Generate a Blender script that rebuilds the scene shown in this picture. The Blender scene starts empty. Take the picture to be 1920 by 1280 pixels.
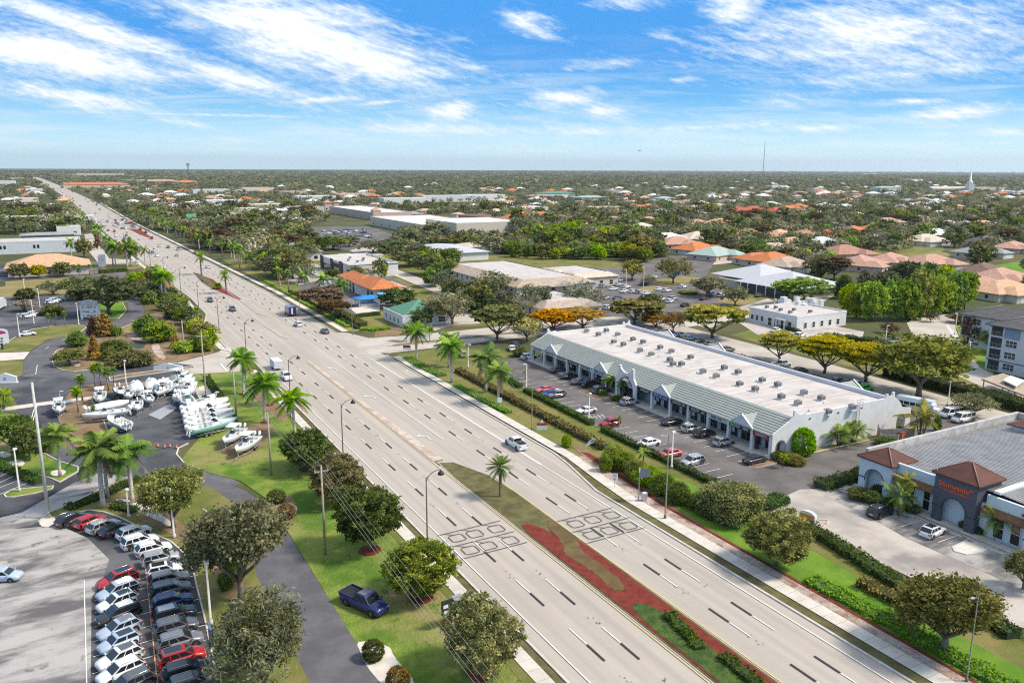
import bpy, math, random
import numpy as np
R=random.Random(7)
S=bpy.context.scene; COL=S.collection
rad=math.radians
# ------------------------------------------------------------------ camera
FPX,HZ,VPX,CAMH=1500.0,317.0,115.0,50.0
PIT=math.atan((640-HZ)/FPX); YAW=math.atan((960-VPX)/math.hypot(FPX,640-HZ)); ROL=rad(0.24)
_F=np.array((math.sin(YAW)*math.cos(PIT),math.cos(YAW)*math.cos(PIT),-math.sin(PIT)))
_R0=np.array((math.cos(YAW),-math.sin(YAW),0.0)); _U0=np.cross(_R0,_F)
_R=math.cos(ROL)*_R0+math.sin(ROL)*_U0; _U=math.cos(ROL)*_U0-math.sin(ROL)*_R0
_C=np.array((0,0,CAMH))
def G(x,y,z=0.0):
    'where the sight line through a point of the photograph meets height z'
    d=_F+(x-960)/FPX*_R+(640-y)/FPX*_U
    t=(z-CAMH)/d[2]; p=_C+d*t
    return float(p[0]),float(p[1])
def PX(X,Y,Z=0.0):
    v=np.array((X,Y,Z))-_C; w=v@_F
    return 960+FPX*(v@_R)/w, 640-FPX*(v@_U)/w
def HT(x,y,yt):
    'height of a thing standing at (x,y) whose top shows at row yt'
    X,Y=G(x,y); lo,hi=0.0,300.0
    for _ in range(40):
        m=(lo+hi)/2
        if PX(X,Y,m)[1]>yt: lo=m
        else: hi=m
    return lo
def WID(x,y,wpx):
    a,b=G(x-wpx/2,y),G(x+wpx/2,y); return math.dist(a,b)
cd=bpy.data.cameras.new('camera'); cam=bpy.data.objects.new('camera',cd); COL.objects.link(cam)
from mathutils import Matrix, Vector
cam.matrix_world=Matrix(((_R[0],_U[0],-_F[0],0),(_R[1],_U[1],-_F[1],0),(_R[2],_U[2],-_F[2],CAMH),(0,0,0,1)))
cd.sensor_width=36; cd.lens=36*FPX/1920; cd.clip_start=1; cd.clip_end=120000
S.camera=cam
S.view_settings.view_transform='Standard'; S.view_settings.look='None'; S.view_settings.gamma=1
S.view_settings.exposure=EXPO=0.78
S.cycles.max_bounces=5; S.cycles.diffuse_bounces=3; S.cycles.glossy_bounces=2; S.cycles.transmission_bounces=2
S.cycles.transparent_max_bounces=4; S.cycles.volume_bounces=0; S.cycles.caustics_reflective=False; S.cycles.caustics_refractive=False
S.cycles.use_adaptive_sampling=True; S.cycles.adaptive_threshold=0.01; S.cycles.use_denoising=False; S.cycles.pixel_filter_type='BLACKMAN_HARRIS'; S.cycles.filter_width=1.15
# ------------------------------------------------------------------ node helper
class NX:
    'node sockets with arithmetic'
    def __init__(s,t,k): s.t=t; s.k=k
    def _m(s,op,*a,clamp=False):
        n=s.t.nodes.new('ShaderNodeMath'); n.operation=op; n.use_clamp=clamp
        for i,q in enumerate((s,)+a):
            if isinstance(q,NX): s.t.links.new(q.k,n.inputs[i])
            else: n.inputs[i].default_value=q
        return NX(s.t,n.outputs[0])
    def __add__(s,o): return s._m('ADD',o)
    __radd__=__add__
    def __sub__(s,o): return s._m('SUBTRACT',o)
    def __rsub__(s,o): return (s*-1)+o
    def __mul__(s,o): return s._m('MULTIPLY',o)
    __rmul__=__mul__
    def __truediv__(s,o): return s._m('DIVIDE',o)
    def max(s,o): return s._m('MAXIMUM',o)
    def min(s,o): return s._m('MINIMUM',o)
    def sm(s,a,b):
        n=s.t.nodes.new('ShaderNodeMapRange'); n.interpolation_type='SMOOTHSTEP'
        s.t.links.new(s.k,n.inputs[0]); n.inputs[1].default_value=a; n.inputs[2].default_value=b
        return NX(s.t,n.outputs[0])
def val(t,v):
    n=t.nodes.new('ShaderNodeValue'); n.outputs[0].default_value=v; return NX(t,n.outputs[0])
def noise(t,vec,scale,detail=4,rough=.55,dist=0.0,sc=None):
    if sc is not None:
        m=t.nodes.new('ShaderNodeMapping'); m.inputs['Scale'].default_value=sc; t.links.new(vec,m.inputs[0]); vec=m.outputs[0]
    n=t.nodes.new('ShaderNodeTexNoise'); n.inputs['Scale'].default_value=scale; n.inputs['Detail'].default_value=detail
    n.inputs['Roughness'].default_value=rough; n.inputs['Distortion'].default_value=dist
    if vec is not None: t.links.new(vec,n.inputs['Vector'])
    return NX(t,n.outputs['Fac'])
def mixc(t,f,a,b):
    n=t.nodes.new('ShaderNodeMix'); n.data_type='RGBA'
    for q,i in((f,0),(a,6),(b,7)):
        if isinstance(q,NX): t.links.new(q.k,n.inputs[i])
        elif i==0: n.inputs[0].default_value=q
        else: n.inputs[i].default_value=(*q,1)
    return NX(t,n.outputs[2])
def pos(t): return t.nodes.new('ShaderNodeNewGeometry').outputs['Position']
def objc(t): return t.nodes.new('ShaderNodeTexCoord').outputs['Object']
MATS={}
def mat(name,fn):
    if name not in MATS:
        m=bpy.data.materials.new(name); m.use_nodes=True; fn(m,m.node_tree); MATS[name]=m
    return MATS[name]
def prin(t): return t.nodes['Principled BSDF']
def plain(name,c,rough=.6,metal=0.0,var=0.0,vs=2.0,coat=0.0,spec=.5):
    'one colour with slight wear'
    def fn(m,t):
        p=prin(t); p.inputs['Roughness'].default_value=rough; p.inputs['Metallic'].default_value=metal
        p.inputs['Coat Weight'].default_value=coat; p.inputs['Specular IOR Level'].default_value=spec
        if var:
            n=noise(t,objc(t),vs,5,.6)
            t.links.new(mixc(t,n.sm(.3,.7),tuple(x*(1-var) for x in c),tuple(min(1,x*(1+var)) for x in c)).k,p.inputs['Base Color'])
        else: p.inputs['Base Color'].default_value=(*c,1)
    return mat(name,fn)
def ground(name,c1,c2,scale=.3,c3=None,fine=6.0,rough=.9,lo=.35,hi=.65,sc=None,bump=0.0,c4=None):
    'ground surface: two or three colours in patches, plus fine grain'
    def fn(m,t):
        p=prin(t); p.inputs['Roughness'].default_value=rough; p.inputs['Specular IOR Level'].default_value=.2
        q=pos(t); a=noise(t,q,scale,7,.62,0,sc); col=mixc(t,a.sm(lo,hi),c1,c2)
        if c3:
            b=noise(t,q,scale*.31,4,.6,.4); col=mixc(t,b.sm(.5,.68),col,c3)
        if c4:
            b=noise(t,q,scale*2.7,5,.6,.4); col=mixc(t,b.sm(.58,.7),col,c4)
        g=noise(t,q,fine,3,.7); f=g*.5+.75
        n=t.nodes.new('ShaderNodeVectorMath'); n.operation='SCALE'; t.links.new(col.k,n.inputs[0]); t.links.new(f.k,n.inputs[3])
        t.links.new(n.outputs[0],p.inputs['Base Color'])
        if bump:
            b=t.nodes.new('ShaderNodeBump'); b.inputs['Strength'].default_value=bump; b.inputs['Distance'].default_value=.3
            t.links.new(g.k,b.inputs['Height']); t.links.new(b.outputs[0],p.inputs['Normal'])
    return mat(name,fn)
# ------------------------------------------------------------------ mesh builder
class MB:
    def __init__(s): s.v=[]; s.f=[]; s.m=[]; s.sm=[]
    def quad(s,*p,m=0,sm=False):
        i=len(s.v); s.v+=[tuple(q) for q in p]; s.f.append(tuple(range(i,i+len(p)))); s.m.append(m); s.sm.append(sm)
    def box(s,x0,x1,y0,y1,z0,z1,m=0,top=None):
        i=len(s.v); s.v+=[(x,y,z) for z in(z0,z1) for y in(y0,y1) for x in(x0,x1)]
        for k,q in enumerate(((0,2,3,1),(4,5,7,6),(0,1,5,4),(1,3,7,5),(3,2,6,7),(2,0,4,6))):
            s.f.append(tuple(i+a for a in q)); s.m.append(top if (k==1 and top is not None) else m); s.sm.append(False)
    def obox(s,c,ux,l,w,z0,z1,m=0):
        'box of length l along the direction ux (radians) about c'
        ca,sa=math.cos(ux),math.sin(ux)
        P=[(c[0]+ca*a-sa*b,c[1]+sa*a+ca*b) for a,b in((-l/2,-w/2),(l/2,-w/2),(l/2,w/2),(-l/2,w/2))]
        s.prism(P,z0,z1,m)
    def prism(s,P,z0,z1,m=0,top=None):
        a=sum(P[k][0]*P[(k+1)%len(P)][1]-P[(k+1)%len(P)][0]*P[k][1] for k in range(len(P)))
        if a<0: P=P[::-1]
        n=len(P); i=len(s.v); s.v+=[(x,y,z0) for x,y in P]+[(x,y,z1) for x,y in P]
        s.f.append(tuple(range(i+n-1,i-1,-1))); s.m.append(m); s.sm.append(False)
        s.f.append(tuple(range(i+n,i+2*n))); s.m.append(m if top is None else top); s.sm.append(False)
        for k in range(n):
            s.f.append((i+k,i+(k+1)%n,i+n+(k+1)%n,i+n+k)); s.m.append(m); s.sm.append(False)
    def loft(s,rings,m=0,cap=True,sm=True,close=True):
        i=len(s.v); n=len(rings[0])
        for r in rings: s.v+=[tuple(q) for q in r]
        for a in range(len(rings)-1):
            for k in range(n if close else n-1):
                s.f.append((i+a*n+k,i+a*n+(k+1)%n,i+(a+1)*n+(k+1)%n,i+(a+1)*n+k)); s.m.append(m); s.sm.append(sm)
        if cap:
            b=i+(len(rings)-1)*n
            s.f.append(tuple(range(i+n-1,i-1,-1))); s.m.append(m); s.sm.append(False)
            s.f.append(tuple(range(b,b+n))); s.m.append(m); s.sm.append(False)
    def tube(s,pts,r,n=6,m=0,cap=True,sm=True):
        'round bar through points; r one radius or one per point'
        rs=r if hasattr(r,'__len__') else [r]*len(pts); P=[np.array(p,float) for p in pts]; rings=[]
        for k,p in enumerate(P):
            d=P[min(k+1,len(P)-1)]-P[max(k-1,0)]; d/=np.linalg.norm(d)+1e-9
            a=np.cross(d,(0,0,1.0)); 
            if np.linalg.norm(a)<.05: a=np.array((1.0,0,0))
            a/=np.linalg.norm(a); b=np.cross(d,a)
            rings.append([p+rs[k]*(math.cos(2*math.pi*j/n)*a+math.sin(2*math.pi*j/n)*b) for j in range(n)])
        s.loft(rings,m,cap,sm)
    def lathe(s,prof,n=10,m=0,c=(0,0,0),cap=True):
        s.loft([[(c[0]+r*math.cos(2*math.pi*j/n),c[1]+r*math.sin(2*math.pi*j/n),c[2]+z) for j in range(n)] for r,z in prof],m,cap)
    def disc(s,c,r,axis='y',n=12,m=0):
        P=[(math.cos(2*math.pi*j/n)*r,math.sin(2*math.pi*j/n)*r) for j in range(n)]
        if axis=='y': s.quad(*[(c[0]+a,c[1],c[2]+b) for a,b in P],m=m)
        elif axis=='x': s.quad(*[(c[0],c[1]+a,c[2]+b) for a,b in P],m=m)
        else: s.quad(*[(c[0]+a,c[1]+b,c[2]) for a,b in P],m=m)
    def mesh(s,name,mats):
        me=bpy.data.meshes.new(name); me.from_pydata(s.v,[],s.f); 
        me.polygons.foreach_set('material_index',s.m); me.polygons.foreach_set('use_smooth',s.sm)
        for q in mats: me.materials.append(q)
        me.update(); return me
KIDS={}
def link(o,parent=None,on=True):
    if parent is not None: o.parent=parent; KIDS.setdefault(parent.name,[]).append(o)
    if on: COL.objects.link(o)
    return o
def obj(name,mb,mats=None,parent=None,on=True,loc=None,rz=0):
    me=mb.mesh(name,mats if isinstance(mats,(list,tuple)) else [mats]) if isinstance(mb,MB) else mb
    o=bpy.data.objects.new(name,me)
    if loc is not None: o.location=loc
    if rz: o.rotation_euler=(0,0,rz)
    return link(o,parent,on)
def tag(o,label=None,cat=None,group=None,kind=None):
    for k,v in(('label',label),('category',cat),('group',group),('kind',kind)):
        if v: o[k]=v
    return o
def thing(name,label,cat,loc=(0,0,0),rz=0,group=None,on=True):
    o=bpy.data.objects.new(name,None); o.location=loc; o.rotation_euler=(0,0,rz); o.empty_display_size=.3
    tag(o,label,cat,group); return link(o,None,on)
def dup(src,parent=None,paint=None):
    c=src.copy(); 
    for k in('label','category','group'):
        if k in c: del c[k]
    if parent is not None: c.parent=parent
    COL.objects.link(c)
    if paint:
        for n,mm in paint.items():
            if src.name.split('.')[0]==n: 
                for i,q in enumerate(mm if isinstance(mm,(list,tuple)) else [mm]):
                    c.material_slots[i].link='OBJECT'; c.material_slots[i].material=q
    for k in KIDS.get(src.name,()): dup(k,c,paint)
    return c
def place(src,name,label,cat,x,y,rz=0,scale=1,group=None,paint=None,z=0,tilt=None):
    c=dup(src,None,paint); c.name=name; c.location=(x,y,z); c.rotation_euler=(tilt[0] if tilt else 0,tilt[1] if tilt else 0,rz)
    c.scale=scale if hasattr(scale,'__len__') else (scale,)*3
    return tag(c,label,cat,group)
def npmesh(name,V,Q,mats,mi=None,tint=None,smooth=False):
    me=bpy.data.meshes.new(name); n,k=Q.shape
    me.vertices.add(len(V)); me.vertices.foreach_set('co',np.ascontiguousarray(V,dtype=np.float32).ravel())
    me.loops.add(n*k); me.loops.foreach_set('vertex_index',np.ascontiguousarray(Q,dtype=np.int32).ravel())
    me.polygons.add(n); me.polygons.foreach_set('loop_start',np.arange(0,n*k,k,dtype=np.int32))
    if mi is not None: me.polygons.foreach_set('material_index',np.ascontiguousarray(mi,dtype=np.int32))
    if smooth: me.polygons.foreach_set('use_smooth',np.ones(n,dtype=bool))
    if tint is not None:
        a=me.attributes.new('tint','FLOAT','POINT'); a.data.foreach_set('value',np.ascontiguousarray(tint,dtype=np.float32))
    for q in mats: me.materials.append(q)
    me.update(calc_edges=True); me.validate(); return me
def poly_px(pts,z=0): return [G(x,y,z) for x,y in pts]
def smooth_poly(P,n=2):
    for _ in range(n):
        Q=[]
        for i,a in enumerate(P):
            b=P[(i+1)%len(P)]; Q+=[(a[0]*.75+b[0]*.25,a[1]*.75+b[1]*.25),(a[0]*.25+b[0]*.75,a[1]*.25+b[1]*.75)]
        P=Q
    return P
# ------------------------------------------------------------------ sky and sun
SUN_EL,SUN_AZ=rad(48),YAW+rad(93)          # from the right of the view, a little beyond it
W=bpy.data.worlds.new('World'); S.world=W; W.use_nodes=True
def sky_nodes():
    t=W.node_tree; t.nodes.clear(); L=t.links
    out=t.nodes.new('ShaderNodeOutputWorld'); bg=t.nodes.new('ShaderNodeBackground'); L.new(bg.outputs[0],out.inputs[0])
    bg.inputs['Strength'].default_value=SKY_STRENGTH=0.15
    sk=t.nodes.new('ShaderNodeTexSky'); sk.sky_type='NISHITA'; sk.sun_disc=False
    sk.sun_elevation=SUN_EL; sk.sun_rotation=SUN_AZ; sk.air_density=1.0; sk.dust_density=0.5; sk.ozone_density=3.0; sk.altitude=0
    hs=t.nodes.new('ShaderNodeHueSaturation'); hs.inputs['Saturation'].default_value=.35; hs.inputs['Value'].default_value=1.0
    L.new(sk.outputs[0],hs.inputs['Color'])
    gm=t.nodes.new('ShaderNodeNewGeometry'); sp=t.nodes.new('ShaderNodeSeparateXYZ')
    tc=t.nodes.new('ShaderNodeTexCoord'); L.new(tc.outputs['Generated'],sp.inputs[0])
    x,y,z=(NX(t,sp.outputs[i]) for i in range(3))
    sy,cy=math.sin(YAW),math.cos(YAW)
    fw=x*sy+y*cy; rt=x*cy-y*sy; f=fw.max(.05); u=rt/f; v=z/f
    cb=t.nodes.new('ShaderNodeCombineXYZ'); L.new(u.k,cb.inputs[0]); L.new(v.k,cb.inputs[1])
    # sheet of high cloud seen in perspective
    zz=z.max(.012); cp=t.nodes.new('ShaderNodeCombineXYZ'); L.new((x/zz).k,cp.inputs[0]); L.new((y/zz).k,cp.inputs[1])
    P=cp.outputs[0]
    wob=noise(t,P,.16,6,.66,.6)                       # broad rags
    rip=noise(t,P,1.6,3,.6,.8)                        # ripples
    st=noise(t,cb.outputs[0],9,6,.62,.5,(1.0,5.0,1))    # wisps drawn out sideways
    wisp=noise(t,cb.outputs[0],26,6,.6,.3,(1.0,4.0,1))
    B=[ # u,v centre in photo rows, half sizes, slope, strength
     (560,60,330,75,19,1.25),(690,115,190,50,17,1.2),(150,48,280,26,17,1.15),(120,108,270,44,9,1.25),(430,145,230,26,15,1.1),
     (130,182,260,22,9,1.05),(590,188,130,10,-4,1.0),(330,214,360,3.5,1,.8),(350,232,110,9,8,.75),(720,192,60,6,-5,.95),
     (850,207,60,24,0,1.15),(820,243,220,20,2,.85),(1062,186,92,22,2,1.2),(1125,208,66,17,8,1.0),(1110,250,190,22,3,.8),(1330,238,180,10,-4,.85),
     (1000,282,220,18,0,.6),(1650,62,360,85,-4,.93),(1378,14,62,36,0,1.2),(1700,140,230,28,-4,.8),(1800,212,150,16,-7,1.0),(1712,190,75,6,0,1.05),
     (985,40,75,22,18,.85),(1460,190,130,22,-6,.72),(1885,246,80,11,0,.85),(1245,62,60,18,20,.66),(1180,5,90,14,5,.75),(1275,150,40,6,-4,.8),(450,262,200,8,2,.55),(1150,120,120,12,-4,.6),(900,128,110,14,6,.62),(1560,238,160,9,-3,.72),(1010,160,90,8,0,.55),(640,250,120,8,3,.6),(1700,270,200,9,0,.6)]
    m=None
    for (bx,by,rx,ry,an,sg) in B:
        d=_F+(bx-960)/FPX*_R+(640-by)/FPX*_U
        fwd=d[0]*sy+d[1]*cy; uu=(d[0]*cy-d[1]*sy)/fwd; vv=d[2]/fwd
        mp=t.nodes.new('ShaderNodeMapping'); mp.vector_type='TEXTURE'
        mp.inputs['Location'].default_value=(uu,vv,0); mp.inputs['Rotation'].default_value=(0,0,rad(-an)); mp.inputs['Scale'].default_value=(rx/FPX*1.35,ry/FPX*1.5,1)
        L.new(cb.outputs[0],mp.inputs[0])
        ln=t.nodes.new('ShaderNodeVectorMath'); ln.operation='LENGTH'; L.new(mp.outputs[0],ln.inputs[0])
        q=NX(t,ln.outputs['Value'])._m('MULTIPLY_ADD',-sg,sg)
        m=q if m is None else m.max(q)
    m=m.max(-.3)
    front=fw.sm(.05,.3)
    m=m*front+(1-front)*.32
    mp=t.nodes.new('ShaderNodeMapping'); mp.vector_type='TEXTURE'; mp.inputs['Rotation'].default_value=(0,0,rad(-17)); L.new(cb.outputs[0],mp.inputs[0])
    fan=noise(t,mp.outputs[0],14,7,.66,.35,(1.0,7.0,1))     # long fibres
    cel=noise(t,mp.outputs[0],78,4,.62,.5,(1.0,2.6,1))     # small cells
    d=m*.92+(wob-.5)*.75+(st-.5)*.9+(fan-.5)*1.25+(cel-.5)*.55+(wisp-.5)*.55
    cov=d.sm(.06,.94)
    vb=z.sm(.02,.15)*z.sm(.75,.25)
    thin=noise(t,cb.outputs[0],7,6,.6,.5,(1.0,11.0,1)).sm(.42,.72)*z.sm(.0,.02)*z.sm(.17,.05)*.68
    cov=cov.max(thin)
    low=z.sm(.0,.085)                                   # air thickens toward the horizon
    hz=mixc(t,low,(3.2,4.3,4.6),mixc(t,vb,(.95,2.7,4.1),(.25,1.45,3.6)))
    hz=mixc(t,z.sm(.3,.7),hz,hs_out(t,hs))
    lit=d.sm(.5,1.2)
    cc=mixc(t,lit,(3.2,3.7,4.05),(4.7,4.72,4.75))
    ccl=mixc(t,z.sm(0,.07),(3.7,4.5,4.75),cc)
    fin=mixc(t,cov*.96,hz,ccl)
    L.new(fin.k,bg.inputs['Color'])
def hs_out(t,hs): return NX(t,hs.outputs[0])
sky_nodes(); W.cycles.sampling_method='MANUAL'; W.cycles.sample_map_resolution=512
sd=bpy.data.lights.new('sun','SUN'); sd.energy=2.65; sd.angle=rad(10); sd.color=(1,.90,.765)
sun=bpy.data.objects.new('sun',sd); COL.objects.link(sun)
_sd=Vector((math.sin(SUN_AZ)*math.cos(SUN_EL),math.cos(SUN_AZ)*math.cos(SUN_EL),math.sin(SUN_EL)))
sun.rotation_euler=_sd.to_track_quat('Z','Y').to_euler(); sun.location=_sd*500
# ------------------------------------------------------------------ foliage
def leafmat(name,c,c2,hue=.05,trans=.38):
    'leaf colours: differ from clump to clump and from tree to tree'
    c=tuple(q*1.55 for q in c); c2=tuple(min(.6,q*1.75) for q in c2)
    def fn(m,t):
        t.nodes.remove(prin(t)); out=t.nodes['Material Output']
        at=t.nodes.new('ShaderNodeAttribute'); at.attribute_name='tint'
        oi=t.nodes.new('ShaderNodeObjectInfo'); rn=NX(t,oi.outputs['Random'])
        col=mixc(t,NX(t,at.outputs['Fac']),c,c2)
        hs=t.nodes.new('ShaderNodeHueSaturation'); t.links.new(col.k,hs.inputs['Color'])
        t.links.new((rn*hue+(.5-hue/2)).k,hs.inputs['Hue'])
        t.links.new(((rn*7.3)._m('FRACT')*.45+.78).k,hs.inputs['Value']); t.links.new(((rn*3.7)._m('FRACT')*.3+.85).k,hs.inputs['Saturation'])
        a=t.nodes.new('ShaderNodeBsdfDiffuse'); b=t.nodes.new('ShaderNodeBsdfTranslucent'); mx=t.nodes.new('ShaderNodeMixShader'); mx.inputs[0].default_value=trans
        t.links.new(hs.outputs[0],a.inputs[0]); t.links.new(hs.outputs[0],b.inputs[0])
        t.links.new(a.outputs[0],mx.inputs[1]); t.links.new(b.outputs[0],mx.inputs[2]); t.links.new(mx.outputs[0],out.inputs[0])
    return mat(name,fn)
LEAF={
 'dark':leafmat('leaf_dark_green',(.030,.052,.016),(.135,.155,.045)),
 'mid':leafmat('leaf_mid_green',(.048,.085,.016),(.19,.22,.045)),
 'bright':leafmat('leaf_bright_green',(.075,.15,.012),(.30,.34,.04)),
 'grey':leafmat('leaf_grey_green',(.060,.070,.034),(.205,.20,.11)),
 'olive':leafmat('leaf_olive',(.06,.07,.018),(.235,.215,.065)),
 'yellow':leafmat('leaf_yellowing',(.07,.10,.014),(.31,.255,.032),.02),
 'orange':leafmat('leaf_orange',(.16,.07,.015),(.42,.20,.025),.03),
 'rust':leafmat('leaf_rust',(.10,.045,.02),(.24,.13,.05),.03),
 'brown':leafmat('leaf_brown',(.05,.036,.02),(.13,.085,.04),.04),
 'straw':leafmat('twig_straw',(.16,.13,.085),(.36,.31,.21),.03,.15),
 'hedge':leafmat('leaf_hedge',(.030,.060,.012),(.085,.12,.022)),
 'croton':leafmat('leaf_croton',(.07,.06,.015),(.30,.19,.05),.03),
 'lime':leafmat('leaf_lime',(.08,.19,.012),(.21,.36,.03),.03),
 'palm':leafmat('palm_leaf',(.040,.090,.014),(.18,.27,.036),.03,.4),
 'palmbright':leafmat('palm_leaf_bright',(.05,.11,.012),(.20,.25,.035),.03,.3),  # brighter leaf green of the clumping and slim palms and some shrubs
 'dryfrond':leafmat('dry_frond',(.12,.085,.04),(.30,.23,.11),.03,.2),
 'forest':leafmat('far_leaf',(.060,.068,.038),(.215,.205,.115)),
}
BARK=plain('bark_grey',(.20,.165,.12),.9,var=.35,vs=3); PALMBARK=plain('palm_bark',(.52,.48,.42),.85,var=.25,vs=2); BROWNBARK=plain('palm_bark_brown',(.16,.12,.085),.9,var=.3,vs=4)
CSHAFT=plain('palm_crownshaft',(.10,.16,.03),.5)
def rs(n): return np.random.RandomState(n)
def leafcloud(r,C,per,spread,size,flat=1.0,elong=1.6,up=.35,ctint=None,tvar=.3):
    'small leaf faces scattered about clump centres C (n,3); returns verts, quads, tint'
    n=len(C)*per; c=np.repeat(C,per,0)+r.normal(size=(n,3))*np.asarray(spread)*np.array((1,1,flat))
    d=r.normal(size=(n,3)); d[:,2]+=up; q=c-np.repeat(C,per,0); d+=q/(np.linalg.norm(q,axis=1)[:,None]+1e-6)*.5; d/=np.linalg.norm(d,axis=1)[:,None]
    a=np.cross(d,r.normal(size=(n,3))); a/=np.linalg.norm(a,axis=1)[:,None]+1e-9; b=np.cross(d,a)
    s=size*(.6+.8*r.rand(n,1)); a=a*s*elong*.5; b=b*s*.5
    V=np.stack((c-a,c-b*.9+a*.1,c+a,c+b*.9+a*.1),1).reshape(-1,3); Q=np.arange(n*4).reshape(n,4)
    ct=.5+.5*np.sin((r.rand(len(C))-.5)*3.1) if ctint is None else ctint
    T=np.clip(np.repeat(ct,per)+r.normal(size=n)*tvar*.5,0,1)
    return V,Q,np.repeat(T,4)
def join(parts):
    V=[];Q=[];T=[];M=[];o=0
    for v,q,t,m in parts:
        V.append(v);Q.append(q+o);T.append(t);M.append(np.full(len(q),m)); o+=len(v)
    return np.concatenate(V),np.concatenate(Q),np.concatenate(T),np.concatenate(M)
def limbs(mb,r,n,h0,spread,ztop,r0,fork=True,m=0,lean=0.0):
    for i in range(n):
        a=2*math.pi*(i+r.rand()*.6)/n; q=spread*(.55+.5*r.rand()); zt=ztop*(.8+.25*r.rand())
        p0=np.array((0,0,h0*(.75+.3*r.rand()))); p2=np.array((math.cos(a)*q,math.sin(a)*q,zt)); p1=(p0+p2)/2+np.array((math.cos(a)*q*.1,math.sin(a)*q*.1,-.06*(zt-h0)))
        mb.tube([p0,p1,p2],[r0*.6,r0*.4,r0*.14],5,m)
        if fork:
            for k in range(2):
                b=a+r.uniform(-.9,.9); e=p1+np.array((math.cos(b)*q*.5,math.sin(b)*q*.5,(zt-h0)*.4)); mb.tube([p1,e],[r0*.3,r0*.1],4,m)
def shell(r,n,rx,rz,zc,lump=.25,low=-.75,top=1.0,hollow=.55):
    'clump centres through an uneven rounded crown'
    out=[]; B=r.normal(size=(16,3)); B/=np.linalg.norm(B,axis=1)[:,None]; A=r.uniform(-1.1,1.1,16)
    while len(out)<n:
        d=r.normal(size=3); d/=np.linalg.norm(d)
        if d[2]<low or d[2]>top: continue
        w=1+lump*float((A*np.exp((B@d-1)*7)).sum())
        q=(hollow+(1-hollow)*r.rand()**.6)*w
        out.append((d[0]*rx*q,d[1]*rx*q,zc+d[2]*rz*q))
    return np.array(out)
TREES={}
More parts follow.
